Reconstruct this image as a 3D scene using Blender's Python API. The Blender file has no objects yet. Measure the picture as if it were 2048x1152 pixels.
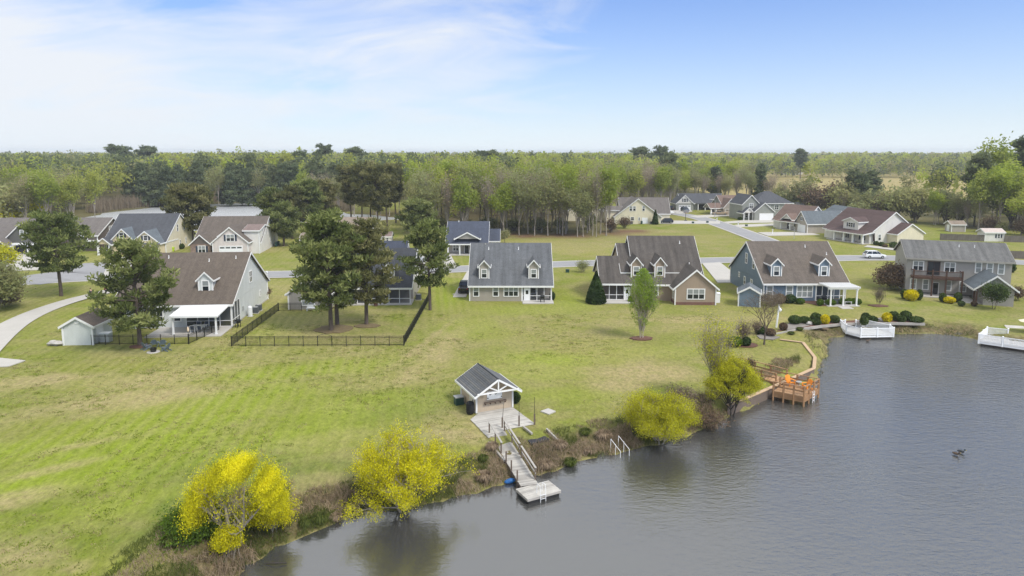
import bpy, math, random
import numpy as np
from mathutils import Vector, Matrix

C = bpy.context.scene.collection
SC = bpy.context.scene
R = math.radians

# ------------------------------------------------------------------ camera, sky, sun, exposure
cam_data = bpy.data.cameras.new('camera')
cam = bpy.data.objects.new('camera', cam_data)
C.objects.link(cam)
cam.location = (0, 0, 24.0)
cam.rotation_euler = (R(90 - 7.5), 0, 0)
cam_data.sensor_width = 36.0
cam_data.lens = 24.0
cam_data.shift_y = -0.04443
cam_data.clip_start = 0.5
cam_data.clip_end = 20000
SC.camera = cam

SUN_EL, SUN_AZ = R(50), R(130)          # azimuth clockwise from +Y
sun_data = bpy.data.lights.new('sun', 'SUN')
sun_data.energy = 1.15
sun_data.angle = R(16)
sun_data.color = (1.0, 0.95, 0.87)
sun = bpy.data.objects.new('sun', sun_data)
C.objects.link(sun)
sd = Vector((math.sin(SUN_AZ) * math.cos(SUN_EL), math.cos(SUN_AZ) * math.cos(SUN_EL), math.sin(SUN_EL)))
sun.rotation_euler = sd.to_track_quat('Z', 'Y').to_euler()

SC.view_settings.view_transform = 'Standard'
SC.view_settings.look = 'None'
SC.view_settings.exposure = 1.54
SC.view_settings.gamma = 1.0
SC.view_settings.use_curve_mapping = False

world = bpy.data.worlds.new('World')
SC.world = world
world.use_nodes = True


class NT:
    """tiny node-tree helper"""
    def __init__(self, tree):
        self.t = tree
        self.n = tree.nodes
        self.l = tree.links

    def new(self, typ, props=None, **ins):
        nd = self.n.new(typ)
        for k, v in (props or {}).items():
            setattr(nd, k, v)
        for k, v in ins.items():
            self.set(nd, k, v)
        return nd

    def set(self, nd, key, v):
        key = int(key[1:]) if key[0] == 'i' and key[1:].isdigit() else key.replace('_', ' ')
        s = nd.inputs[key]
        if isinstance(v, bpy.types.NodeSocket):
            self.l.new(v, s)
        else:
            s.default_value = v

    def math(self, op, a, b=0.0, clamp=False):
        nd = self.n.new('ShaderNodeMath')
        nd.operation = op
        nd.use_clamp = clamp
        self.set(nd, 'i0', a)
        self.set(nd, 'i1', b)
        return nd.outputs[0]

    def mix(self, fac, a, b, mode='MIX'):
        nd = self.n.new('ShaderNodeMix')
        nd.data_type = 'RGBA'
        nd.blend_type = mode
        nd.clamp_factor = True
        for idx, v in ((0, fac), (6, a), (7, b)):
            s = nd.inputs[idx]
            if isinstance(v, bpy.types.NodeSocket):
                self.l.new(v, s)
            elif idx == 0:
                s.default_value = v
            else:
                s.default_value = (*v[:3], 1)
        return nd.outputs[2]

    def noise(self, vec, scale, detail=4, rough=0.55, dist=0.0):
        nd = self.n.new('ShaderNodeTexNoise')
        nd.inputs['Scale'].default_value = scale
        nd.inputs['Detail'].default_value = detail
        nd.inputs['Roughness'].default_value = rough
        nd.inputs['Distortion'].default_value = dist
        if vec is not None:
            self.l.new(vec, nd.inputs['Vector'])
        return nd.outputs[0]

    def map(self, v, a, b, lo=0.0, hi=1.0):
        nd = self.n.new('ShaderNodeMapRange')
        self.set(nd, 'i0', v)
        for i, x in ((1, a), (2, b), (3, lo), (4, hi)):
            nd.inputs[i].default_value = x
        return nd.outputs[0]

    def vmap(self, vec, scale=(1, 1, 1), rot=(0, 0, 0), loc=(0, 0, 0)):
        nd = self.n.new('ShaderNodeMapping')
        self.l.new(vec, nd.inputs[0])
        nd.inputs['Location'].default_value = loc
        nd.inputs['Rotation'].default_value = rot
        nd.inputs['Scale'].default_value = scale
        return nd.outputs[0]


SKY_TINT = (0.235, 0.375, 0.62)
HORIZON = (3.35, 3.65, 3.8)
CLOUD = (3.0, 3.12, 3.3)
CL = (4.2, 2.1, 1.3, 5.2)


def build_world():
    t = NT(world.node_tree)
    t.n.clear()
    out = t.new('ShaderNodeOutputWorld')
    bg = t.new('ShaderNodeBackground')
    bg.inputs['Strength'].default_value = 0.1
    t.l.new(bg.outputs[0], out.inputs[0])
    sky = t.new('ShaderNodeTexSky', {'sky_type': 'NISHITA', 'sun_disc': False, 'sun_elevation': SUN_EL,
                                     'sun_rotation': SUN_AZ, 'altitude': 10.0, 'air_density': 1.0,
                                     'dust_density': 1.0, 'ozone_density': 2.0})
    tc = t.new('ShaderNodeTexCoord')
    sep = t.new('ShaderNodeSeparateXYZ')
    t.l.new(tc.outputs['Generated'], sep.inputs[0])
    z = t.math('MAXIMUM', sep.outputs[2], 0.0)
    zz = t.math('ADD', z, 0.26)
    cx = t.math('DIVIDE', sep.outputs[0], zz)
    cy = t.math('DIVIDE', sep.outputs[1], zz)
    comb = t.new('ShaderNodeCombineXYZ')
    t.l.new(cx, comb.inputs[0])
    t.l.new(cy, comb.inputs[1])
    big = t.noise(t.vmap(comb.outputs[0], scale=(0.62, 0.75, 1), rot=(0, 0, R(-20)), loc=(CL[0], CL[1], 0)), 1.0, 3, 0.5)
    wisp = t.noise(t.vmap(comb.outputs[0], scale=(0.95, 1.7, 1), rot=(0, 0, R(24)), loc=(CL[2], CL[3], 0)), 1.5, 9, 0.62, 0.9)
    side = t.map(cx, -1.6, 0.9, 0.20, -0.16)          # the cloud sheet thickens towards the west
    s = t.math('ADD', t.math('ADD', t.math('MULTIPLY', big, 0.95), t.math('MULTIPLY', wisp, 0.62)), side)
    s = t.math('ADD', s, t.map(z, 0.29, 0.46, 0.0, 0.36))    # closing into a bright sheet overhead
    cloud = t.map(s, 0.71, 1.0, 0.0, 0.95)
    cloud = t.math('MULTIPLY', cloud, t.map(z, 0.0, 0.06, 0.6, 1.0))
    hz = t.math('POWER', t.math('SUBTRACT', 1.0, z, True), 7.5)
    base = t.mix(1.0, sky.outputs[0], SKY_TINT, 'MULTIPLY')
    c = t.mix(t.math('MULTIPLY', hz, 0.93), base, HORIZON)
    lit = t.new('ShaderNodeVectorMath', {'operation': 'SCALE'})          # an overcast sheet is brightest overhead
    lit.inputs[0].default_value = CLOUD
    t.l.new(t.map(z, 0.25, 1.0, 1.0, 1.45), lit.inputs['Scale'])
    c = t.mix(cloud, c, lit.outputs[0])
    t.l.new(c, bg.inputs['Color'])


build_world()


# ------------------------------------------------------------------ materials
MATS = {}


def material(name):
    m = bpy.data.materials.new(name)
    m.use_nodes = True
    t = NT(m.node_tree)
    t.n.clear()
    out = t.new('ShaderNodeOutputMaterial')
    MATS[name] = m
    return m, t, out


def mat(name, col, rough=0.6, var=0.12, scale=3.0, metal=0.0, spec=0.4, bump=0.0, stretch=(1, 1, 1)):
    """plain surface with an uneven tone"""
    if name in MATS:
        return MATS[name]
    m, t, out = material(name)
    tc = t.new('ShaderNodeTexCoord')
    v = t.vmap(tc.outputs['Object'], scale=stretch)
    n = t.noise(v, scale, 5, 0.6)
    n2 = t.noise(tc.outputs['Object'], scale * 0.17, 2, 0.5)
    f = t.math('ADD', t.math('MULTIPLY', n, 0.6), t.math('MULTIPLY', n2, 0.4))
    k = t.map(f, 0.3, 0.7, 1 - var, 1 + var)
    cc = t.new('ShaderNodeVectorMath', {'operation': 'SCALE'})
    cc.inputs[0].default_value = col
    t.l.new(k, cc.inputs['Scale'])
    b = t.new('ShaderNodeBsdfPrincipled', Roughness=rough, Metallic=metal)
    b.inputs['Specular IOR Level'].default_value = spec
    t.l.new(cc.outputs[0], b.inputs['Base Color'])
    if bump:
        bp = t.new('ShaderNodeBump', Strength=bump, Distance=0.05)
        t.l.new(n, bp.inputs['Height'])
        t.l.new(bp.outputs[0], b.inputs['Normal'])
    t.l.new(b.outputs[0], out.inputs[0])
    return m


def siding(name, col, pitch=0.18, vertical=False):
    """lapped boards: fine relief lines plus a little soiling"""
    if name in MATS:
        return MATS[name]
    m, t, out = material(name)
    tc = t.new('ShaderNodeTexCoord')
    sep = t.new('ShaderNodeSeparateXYZ')
    t.l.new(tc.outputs['Object'], sep.inputs[0])
    if vertical:
        c = t.math('ADD', sep.outputs[0], sep.outputs[1])
    else:
        c = sep.outputs[2]
    saw = t.math('FRACT', t.math('DIVIDE', c, pitch))
    line = t.map(saw, 0.0, 0.12, 0.86, 1.0)
    n = t.map(t.noise(t.vmap(tc.outputs['Object'], scale=(1, 1, 0.35)), 1.2, 5, 0.65), 0.3, 0.7, 0.9, 1.06)
    k = t.math('MULTIPLY', line, n)
    cc = t.new('ShaderNodeVectorMath', {'operation': 'SCALE'})
    cc.inputs[0].default_value = col
    t.l.new(k, cc.inputs['Scale'])
    bp = t.new('ShaderNodeBump', Strength=0.5, Distance=0.02)
    t.l.new(saw, bp.inputs['Height'])
    b = t.new('ShaderNodeBsdfPrincipled', Roughness=0.55)
    t.l.new(cc.outputs[0], b.inputs['Base Color'])
    t.l.new(bp.outputs[0], b.inputs['Normal'])
    t.l.new(b.outputs[0], out.inputs[0])
    return m


def roofing(name, col, streak=0.2):
    """asphalt shingles: speckle, course lines, rain streaks"""
    if name in MATS:
        return MATS[name]
    m, t, out = material(name)
    tc = t.new('ShaderNodeTexCoord')
    ob = tc.outputs['Object']
    sep = t.new('ShaderNodeSeparateXYZ')
    t.l.new(ob, sep.inputs[0])
    sp = t.map(t.noise(ob, 5.5, 3, 0.8), 0.25, 0.75, 0.72, 1.28)
    sp2 = t.map(t.noise(ob, 1.3, 4, 0.6), 0.3, 0.7, 0.88, 1.12)
    st = t.map(t.noise(t.vmap(ob, scale=(1.6, 0.12, 0.12)), 1.0, 4, 0.6), 0.35, 0.7, 1 + streak * 0.5, 1 - streak)
    course = t.map(t.math('FRACT', t.math('DIVIDE', sep.outputs[2], 0.115)), 0.0, 0.25, 0.82, 1.0)
    k = t.math('MULTIPLY', t.math('MULTIPLY', sp, sp2), t.math('MULTIPLY', st, course))
    cc = t.new('ShaderNodeVectorMath', {'operation': 'SCALE'})
    cc.inputs[0].default_value = col
    t.l.new(k, cc.inputs['Scale'])
    b = t.new('ShaderNodeBsdfPrincipled', Roughness=0.85)
    b.inputs['Specular IOR Level'].default_value = 0.25
    t.l.new(cc.outputs[0], b.inputs['Base Color'])
    bp = t.new('ShaderNodeBump', Strength=0.5, Distance=0.03)
    t.l.new(sp, bp.inputs['Height'])
    t.l.new(bp.outputs[0], b.inputs['Normal'])
    t.l.new(b.outputs[0], out.inputs[0])
    return m


def leafy(name, cols, trans=0.3, spread=0.35):
    """foliage: tone varies per plant and from leaf to leaf"""
    if name in MATS:
        return MATS[name]
    m, t, out = material(name)
    oi = t.new('ShaderNodeObjectInfo')
    at = t.new('ShaderNodeAttribute', {'attribute_name': 'tone'})
    f = t.math('ADD', t.math('MULTIPLY', oi.outputs['Random'], 1 - spread), t.math('MULTIPLY', at.outputs['Fac'], spread))
    r = t.new('ShaderNodeValToRGB')
    el = r.color_ramp.elements
    while len(el) < len(cols):
        el.new(0.5)
    for i, c in enumerate(cols):
        el[i].position = i / max(1, len(cols) - 1)
        el[i].color = (*c, 1)
    t.l.new(f, r.inputs[0])
    k = t.map(at.outputs['Fac'], 0, 1, 0.72, 1.28)
    cc = t.new('ShaderNodeVectorMath', {'operation': 'SCALE'})
    t.l.new(r.outputs[0], cc.inputs[0])
    t.l.new(k, cc.inputs['Scale'])
    d = t.new('ShaderNodeBsdfDiffuse')
    tr = t.new('ShaderNodeBsdfTranslucent')
    t.l.new(cc.outputs[0], d.inputs[0])
    t.l.new(cc.outputs[0], tr.inputs[0])
    mx = t.new('ShaderNodeMixShader')
    mx.inputs[0].default_value = trans
    t.l.new(d.outputs[0], mx.inputs[1])
    t.l.new(tr.outputs[0], mx.inputs[2])
    t.l.new(mx.outputs[0], out.inputs[0])
    return m


def screen_mat(name, col, alpha):
    if name in MATS:
        return MATS[name]
    m, t, out = material(name)
    d = t.new('ShaderNodeBsdfDiffuse', Color=(*col, 1))
    tr = t.new('ShaderNodeBsdfTransparent')
    mx = t.new('ShaderNodeMixShader')
    mx.inputs[0].default_value = alpha
    t.l.new(tr.outputs[0], mx.inputs[1])
    t.l.new(d.outputs[0], mx.inputs[2])
    t.l.new(mx.outputs[0], out.inputs[0])
    return m


WHITE = mat('white_trim', (0.78, 0.78, 0.77), 0.45, 0.05, 2)
VINYL = mat('white_vinyl', (0.82, 0.83, 0.84), 0.35, 0.04, 2)
GLASS = mat('window_glass', (0.015, 0.02, 0.025), 0.06, 0.3, 0.6, spec=0.6)
BLIND = mat('glass_with_blind', (0.26, 0.28, 0.28), 0.12, 0.15, 0.8, spec=0.6)
BLACK = mat('black_metal', (0.012, 0.013, 0.012), 0.4, 0.2, 4)
CONC = mat('concrete', (0.44, 0.42, 0.39), 0.85, 0.10, 0.9, bump=0.1)
DARKDOOR = mat('dark_door', (0.03, 0.03, 0.035), 0.4, 0.2)
BROWNDOOR = mat('brown_garage_door', (0.06, 0.03, 0.022), 0.5, 0.15)
SHUT = mat('dark_shutter', (0.03, 0.045, 0.07), 0.5, 0.1)
DARKWOOD = mat('dark_stained_timber', (0.085, 0.045, 0.03), 0.7, 0.25, 6, stretch=(1, 1, 0.2))
ORANGEWOOD = mat('orange_stained_timber', (0.31, 0.175, 0.085), 0.6, 0.22, 5, stretch=(0.4, 0.4, 0.4))
GREYWOOD = mat('weathered_grey_timber', (0.36, 0.34, 0.31), 0.85, 0.22, 4, stretch=(0.3, 0.3, 1))
GREYWOOD_B = mat('weathered_pale_timber', (0.46, 0.44, 0.40), 0.85, 0.2, 4, stretch=(0.3, 0.3, 1))
BROWNPOST = mat('weathered_brown_timber', (0.15, 0.115, 0.09), 0.85, 0.25, 5)
TIMBERCAP = mat('tan_timber_cap', (0.48, 0.34, 0.21), 0.75, 0.15, 3)
PRIVACY = mat('grey_fence_boards', (0.16, 0.14, 0.12), 0.9, 0.3, 5, stretch=(1, 1, 0.1))
BARK = mat('brown_bark', (0.11, 0.085, 0.068), 0.95, 0.35, 5, bump=0.4, stretch=(1, 1, 0.3))
GREYBARK = mat('grey_bark', (0.30, 0.265, 0.225), 0.95, 0.3, 4, stretch=(1, 1, 0.3))
PALEBARK = mat('pale_birch_bark', (0.42, 0.37, 0.31), 0.9, 0.3, 4)
DARKBARK = mat('dark_wet_bark', (0.05, 0.042, 0.035), 0.9, 0.3, 4)
RUBBER = mat('black_rubber', (0.015, 0.015, 0.016), 0.8, 0.2)
ALLOY = mat('wheel_alloy', (0.45, 0.46, 0.48), 0.3, 0.1, metal=0.8)
ORANGE = mat('orange_chair_paint', (0.78, 0.27, 0.02), 0.5, 0.08)
CHAIRGREY = mat('blue_grey_chair_plastic', (0.13, 0.17, 0.21), 0.5, 0.1)
STONE = mat('garden_stone', (0.42, 0.40, 0.37), 0.9, 0.3, 2.5, bump=0.4)
PUTTY = mat('grey_utility_plastic', (0.35, 0.36, 0.36), 0.6, 0.1)
ACMET = mat('dark_grey_condenser', (0.10, 0.11, 0.12), 0.6, 0.2, 8)
BINGREEN = mat('dark_green_bin', (0.02, 0.06, 0.05), 0.5, 0.15)
BINLIME = mat('lime_bin', (0.45, 0.62, 0.03), 0.5, 0.1)
STEEL = mat('galvanised_steel', (0.5, 0.5, 0.5), 0.4, 0.1, metal=0.6)
SCREEN = screen_mat('insect_screen', (0.05, 0.055, 0.06), 0.55)
SHADEFAB = mat('dark_fabric_and_shade', (0.03, 0.03, 0.035), 0.9, 0.2)  # cloth, and also the painted shade inside porches


# ------------------------------------------------------------------ mesh helpers
class MB:
    def __init__(self):
        self.v = []
        self.f = []

    def poly(self, pts):
        i = len(self.v)
        self.v += [tuple(p) for p in pts]
        self.f.append(tuple(range(i, i + len(pts))))
        return self

    def hexa(self, p):
        """8 corners: 4 bottom ccw, 4 top ccw"""
        i = len(self.v)
        self.v += [tuple(q) for q in p]
        for f in ((3, 2, 1, 0), (4, 5, 6, 7), (0, 1, 5, 4), (1, 2, 6, 5), (2, 3, 7, 6), (3, 0, 4, 7)):
            self.f.append(tuple(i + k for k in f))
        return self

    def box(self, x0, x1, y0, y1, z0, z1):
        return self.hexa([(x0, y0, z0), (x1, y0, z0), (x1, y1, z0), (x0, y1, z0),
                          (x0, y0, z1), (x1, y0, z1), (x1, y1, z1), (x0, y1, z1)])

    def beam(self, a, b, w, h, up=(0, 0, 1)):
        """rectangular bar from a to b"""
        a, b = Vector(a), Vector(b)
        d = (b - a).normalized()
        s = d.cross(Vector(up))
        if s.length < 1e-4:
            s = Vector((1, 0, 0))
        s.normalize()
        u = s.cross(d)
        s, u = s * (w / 2), u * (h / 2)
        return self.hexa([a - s - u, a + s - u, b + s - u, b - s - u, a - s + u, a + s + u, b + s + u, b - s + u])

    def tube(self, a, b, r0, r1=None, n=6, cap=True):
        r1 = r0 if r1 is None else r1
        a, b = Vector(a), Vector(b)
        d = (b - a)
        if d.length < 1e-6:
            return self
        d.normalize()
        s = d.cross(Vector((0, 0, 1)))
        if s.length < 1e-3:
            s = Vector((1, 0, 0))
        s.normalize()
        u = s.cross(d)
        i = len(self.v)
        for k in range(n):
            q = 2 * math.pi * k / n
            o = s * math.cos(q) + u * math.sin(q)
            self.v.append(tuple(a + o * r0))
            self.v.append(tuple(b + o * r1))
        for k in range(n):
            k2 = (k + 1) % n
            self.f.append((i + 2 * k, i + 2 * k2, i + 2 * k2 + 1, i + 2 * k + 1))
        if cap:
            self.f.append(tuple(i + 2 * k for k in range(n))[::-1])
            self.f.append(tuple(i + 2 * k + 1 for k in range(n)))
        return self

    def pipe(self, pts, r, n=6):
        for a, b in zip(pts, pts[1:]):
            self.tube(a, b, r, r, n)
        return self

    def lathe(self, prof, n=14, cx=0, cy=0):
        """profile of (radius, z)"""
        i = len(self.v)
        for r, z in prof:
            for k in range(n):
                q = 2 * math.pi * k / n
                self.v.append((cx + r * math.cos(q), cy + r * math.sin(q), z))
        for j in range(len(prof) - 1):
            for k in range(n):
                k2 = (k + 1) % n
                self.f.append((i + j * n + k, i + j * n + k2, i + (j + 1) * n + k2, i + (j + 1) * n + k))
        self.f.append(tuple(i + k for k in range(n))[::-1])
        self.f.append(tuple(i + (len(prof) - 1) * n + k for k in range(n)))
        return self

    def prism(self, pts, z0, z1):
        i = len(self.v)
        n = len(pts)
        self.v += [(x, y, z0) for x, y in pts] + [(x, y, z1) for x, y in pts]
        self.f.append(tuple(i + k for k in range(n))[::-1])
        self.f.append(tuple(i + n + k for k in range(n)))
        for k in range(n):
            k2 = (k + 1) % n
            self.f.append((i + k, i + k2, i + n + k2, i + n + k))
        return self

    def blob(self, c, r, n=8, m=6, rng=None, jit=0.0):
        i = len(self.v)
        for j in range(m + 1):
            th = math.pi * j / m
            for k in range(n):
                ph = 2 * math.pi * k / n
                q = 1 + (rng.uniform(-jit, jit) if rng else 0)
                self.v.append((c[0] + r[0] * q * math.sin(th) * math.cos(ph), c[1] + r[1] * q * math.sin(th) * math.sin(ph),
                               c[2] + r[2] * q * math.cos(th)))
        for j in range(m):
            for k in range(n):
                k2 = (k + 1) % n
                self.f.append((i + j * n + k, i + (j + 1) * n + k, i + (j + 1) * n + k2, i + j * n + k2))
        return self

    def mesh(self, name, m=None):
        me = bpy.data.meshes.new(name)
        me.from_pydata(self.v, [], self.f)
        if m:
            me.materials.append(m)
        me.update()
        return me

    def obj(self, name, m, parent=None, smooth=False):
        me = self.mesh(name, m)
        if smooth:
            me.shade_smooth()
        return link(name, me, parent)


def link(name, me, parent=None, loc=(0, 0, 0), rz=0.0):
    o = bpy.data.objects.new(name, me)
    C.objects.link(o)
    o.location = loc
    o.rotation_euler = (0, 0, rz)
    if parent is not None:
        o.parent = parent
    return o


def tag(o, label=None, cat=None, group=None, kind=None):
    if label:
        o['label'] = label
    if cat:
        o['category'] = cat
    if group:
        o['group'] = group
    if kind:
        o['kind'] = kind
    return o


def thing(name, label, cat, loc=(0, 0, 0), rz=0.0, group=None):
    o = bpy.data.objects.new(name, None)
    o.empty_display_size = 0.5
    C.objects.link(o)
    o.location = loc
    o.rotation_euler = (0, 0, rz)
    return tag(o, label, cat, group)


def copy_tree(o, loc, rz, label=None, scale=None):
    c = o.copy()
    C.objects.link(c)
    c.location = loc
    c.rotation_euler = (0, 0, rz)
    if scale:
        c.scale = scale
    if label:
        c['label'] = label
    for ch in o.children:
        d = ch.copy()
        C.objects.link(d)
        d.parent = c
        for g in ch.children:
            e = g.copy()
            C.objects.link(e)
            e.parent = d
    return c


# ------------------------------------------------------------------ terrain
WATER_Z, REAR_Z = -1.0, -0.9
SHORE = [(-16.7, 36.2), (-16.2, 37.8), (-15.7, 39.5), (-14.8, 40.6), (-13.8, 41.5), (-12.7, 42.8), (-11.4, 43.7), (-9.9, 44.6), (-8.2, 45.2),
         (-6.2, 45.8), (-4.5, 46.7), (-2.7, 47.7), (-0.9, 48.9), (0.6, 49.9), (2.4, 50.7), (4.2, 51.7), (6.4, 53.1), (8.6, 54.3),
         (10.5, 55.3), (13.3, 56.5), (16.5, 58.6), (19.7, 61.9), (22.9, 64.4), (24.6, 66.1), (26.8, 67.6), (29.6, 69.7), (33.5, 72.7),
         (35.7, 76.6), (37.3, 80.0), (39.8, 83.6), (40.9, 87.0), (43.8, 90.4), (46.6, 91.7), (53.2, 92.4), (58.3, 92.7),
         (61.6, 91.4), (62.3, 89.4), (62.3, 87.0), (65.3, 83.6), (76.3, 73.1)]
POND = SHORE + [(140.0, 20.0), (60.0, -60.0), (-15.0, -40.0), (-22.0, 25.0)]
BULK = [(32.6, 87.2), (34.6, 85.8), (37.0, 84.4), (35.7, 78.0), (33.8, 73.9), (29.7, 70.3), (26.4, 67.4), (23.6, 65.0), (20.6, 62.6)]
REAR = [(-124.9, 196.9), (-110.1, 181.9), (-112.5, 196.9), (-104.3, 206.7), (-93.1, 232.4), (-82.8, 242.4), (-58.6, 246.0), (-35.9, 251.5), (-39.2, 261.2), (-66.3, 278.5), (-99.8, 320.7),
        (-128.2, 347.0), (-140.6, 340.0), (-148.2, 323.8), (-161.8, 317.7), (-167.2, 298.1), (-170.3, 283.2), (-167.2, 269.6), (-150.3, 239.0)]


def seg_dist(px, py, poly, closed=True):
    """distance from grid points to a polyline"""
    d = np.full(px.shape, 1e9)
    n = len(poly)
    for i in range(n if closed else n - 1):
        ax, ay = poly[i]
        bx, by = poly[(i + 1) % n]
        vx, vy = bx - ax, by - ay
        L = vx * vx + vy * vy + 1e-9
        t = np.clip(((px - ax) * vx + (py - ay) * vy) / L, 0, 1)
        d = np.minimum(d, np.hypot(px - ax - t * vx, py - ay - t * vy))
    return d


def inside(px, py, poly):
    r = np.zeros(px.shape, bool)
    n = len(poly)
    for i in range(n):
        ax, ay = poly[i]
        bx, by = poly[(i + 1) % n]
        if ay == by:
            continue
        c = ((ay > py) != (by > py)) & (px < (bx - ax) * (py - ay) / (by - ay) + ax)
        r ^= c
    return r


def sstep(x):
    x = np.clip(x, 0, 1)
    return x * x * (3 - 2 * x)


def vnoise(px, py, s, seed=0):
    """smooth value noise on a lattice"""
    rs = np.random.RandomState(seed)
    tab = rs.rand(256, 256)
    x, y = px / s, py / s
    xi, yi = np.floor(x).astype(int), np.floor(y).astype(int)
    fx, fy = sstep(x - xi), sstep(y - yi)
    a = tab[xi % 256, yi % 256]
    b = tab[(xi + 1) % 256, yi % 256]
    c = tab[xi % 256, (yi + 1) % 256]
    d = tab[(xi + 1) % 256, (yi + 1) % 256]
    return (a * (1 - fx) + b * fx) * (1 - fy) + (c * (1 - fx) + d * fx) * fy


def shore_sd(px, py):
    """signed distance to the pond edge, positive on land"""
    d = seg_dist(px, py, SHORE, False)
    wob = (vnoise(px, py, 1.6, 3) - 0.5) * 0.9 + (vnoise(px, py, 0.7, 4) - 0.5) * 0.4
    return np.where(inside(px, py, POND), -d, d) + wob


def ground_z(px, py):
    px, py = np.asarray(px, float), np.asarray(py, float)
    sd = shore_sd(px, py)
    db = seg_dist(px, py, BULK, False)
    wall = sstep((7.5 - db) / 4.5)
    width = 5.0 * (1 - wall) + 0.9 * wall
    z = -1.0 + 1.0 * sstep(sd / width) + np.where(sd < 0, np.maximum(sd * 0.35, -1.2), 0)
    dr = seg_dist(px, py, REAR)
    sr = np.where(inside(px, py, REAR), -dr, dr)
    z = np.minimum(z, np.where(sr < 4, -0.9 + 0.9 * np.clip(sr / 4, -1.2, 1), 9))
    z = z + (vnoise(px, py, 14, 7) - 0.5) * 0.12 * np.clip(sd / 6, 0, 1)
    rough = sstep(1 - np.abs(sd - 2.2) / 2.6) * (1 - wall)
    z = z + rough * ((vnoise(px, py, 1.1, 9) - 0.45) * 0.55 + (vnoise(px, py, 2.6, 10) - 0.45) * 0.5) * (sd > 0.3)
    return z


def ground_at(x, y):
    return float(ground_z(np.array([x]), np.array([y]))[0])


def axis(fine, far_lo, far_hi, step):
    a = list(np.arange(fine[0], fine[1], step))
    s = step
    v = fine[1]
    while v < far_hi:
        a.append(v)
        s = min(s * 1.09, 400)
        v += s
    a.append(far_hi)
    s = step
    v = fine[0] - step
    lo = []
    while v > far_lo:
        lo.append(v)
        s = min(s * 1.12, 400)
        v -= s
    lo.append(far_lo)
    return np.array(lo[::-1] + a)


def ellipse(px, py, cx, cy, rx, ry, rot=0.0):
    c, s = math.cos(rot), math.sin(rot)
    dx, dy = px - cx, py - cy
    return np.hypot((dx * c + dy * s) / rx, (-dx * s + dy * c) / ry)


# dry or bare ground, bright young grass and forest floor, each where the photograph has it
DRY = [((14.6, 72.6), 7.5, 4.2, 0.1, 1.0), ((10.8, 69.3), 6, 3, 0.0, .8), ((1.5, 74.4), 6, 4, 0, .45), ((-8.8, 81.3), 2.6, 11, -0.15, .9), ((-11.0, 72.6), 1.6, 5, -0.2, .9), ((16.3, 96.4), 8, 5, 0, .45),
       ((25.0, 96.4), 8, 2, 0.1, .9), ((27.0, 90.8), 9, 2.6, -0.15, .55), ((14.6, 118.2), 4, 9, 0, .6), ((17.6, 73.5), 5, 4, 0, .7), ((24.9, 77.2), 7, 4, 0.1, .55), ((-37.9, 64.2), 9, 3.2, 0.5, .95), ((-38.0, 70.1), 7, 3, 0.4, .8),
       ((-33.6, 73.5), 7, 1.6, 0.5, .6), ((-51.3, 70.1), 6, 1.5, 0.2, .9), ((-51.8, 68.6), 5, 2, 0, .8), ((-35.0, 44.8), 3.5, 1.6, 0.6, .9), ((-35.2, 49.4), 4, 0.8, 0.65, .8), ((-35.8, 53.8), 3.5, .7, .6, .7), ((-14.2, 47.8), 3, 1.2, .2, .6),
       ((-16.5, 45.9), 2.6, 1.2, .2, .85), ((-5.5, 58.0), 2.5, 3.5, 0.1, .6), ((-3.6, 55.9), 1.8, 3, .3, .8), ((-16.2, 54.8), 6, 1.8, .5, .4), ((-14.1, 70.1), 8, 4, .3, .35), ((-29.6, 38.3), 3.5, 1.8, 0, .9), ((-25.5, 37.0), .9, .9, 0, 1.0), ((-20.9, 85.8), 9, 4, 0, .6), ((-48.1, 80.2), 6, 2, 0, .5),
       ((-40.9, 118.2), 6, 8, 0, .45), ((45.3, 96.4), 14, 2, 0, .75), ((38.8, 96.4), 7, 3, 0, .5), ((13.3, 113.9), 4, 7, 0, .5), ((31.7, 199.2), 26, 9, 0, .5), ((42.4, 208.2), 14, 4, 0, .8), ((60.6, 97.9), 16, 4, -0.1, .35), ((-29.7, 106.2), 7, 5, 0, .4), ((-37.1, 85.8), 7, 2, .6, .5),
       ((80.7, 189.8), 10, 10, 0, .3), ((-60.2, 168.0), 10, 4, 0, .6), ((-31.0, 187.6), 14, 8, 0, .5), ((-37.1, 90.8), 6, 2.2, .6, .6), ((6.7, 83.5), 26, 24, 0, .30), ((21.5, 93.5), 24, 20, 0, .28), ((-27.0, 93.5), 10.5, 10, 0, .45), ((71.9, 109.9), 20, 14, 0, .25), ((-11.3, 83.5), .7, 13, -.22, 1.0), ((16.5, 177.3), 34, 16, 0, .5), ((38.2, 187.6), 24, 16, 0, .4), ((88.4, 135.9), 20, 18, 0, .3)]
LUSH = [((5.0, 77.6), 7, 3.2, 0.1, 1.0), ((2.0, 72.6), 6, 3, 0, .6), ((-31.5, 52.9), 9, 4, .5, .9), ((-34.2, 47.8), 8, 3, .4, .9), ((-28.4, 61.6), 14, 5, .6, .8), ((-23.6, 73.5), 12, 3, .3, .8), ((-19.5, 54.8), 9, 4, .5, .7), ((-39.2, 52.9), 6, 3, .4, .8),
        ((-25.2, 44.8), 8, 3, .4, .6), ((-5.8, 92.2), 5, 7, 0, .5), ((-15.2, 61.6), 10, 4, .4, .6), ((9.5, 109.9), 4, 10, 0, .6), ((-0.3, 102.8), 9, 4, 0, .5), ((-10.5, 113.9), 4, 12, 0, .8), ((-34.4, 90.8), 4, 6, .4, .5), ((3.8, 65.6), 7, 2.6, 0, .5), ((16.9, 81.3), 9, 3, 0, .4), ((-26.1, 50.2), 7, 3, .5, .8)]
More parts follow.
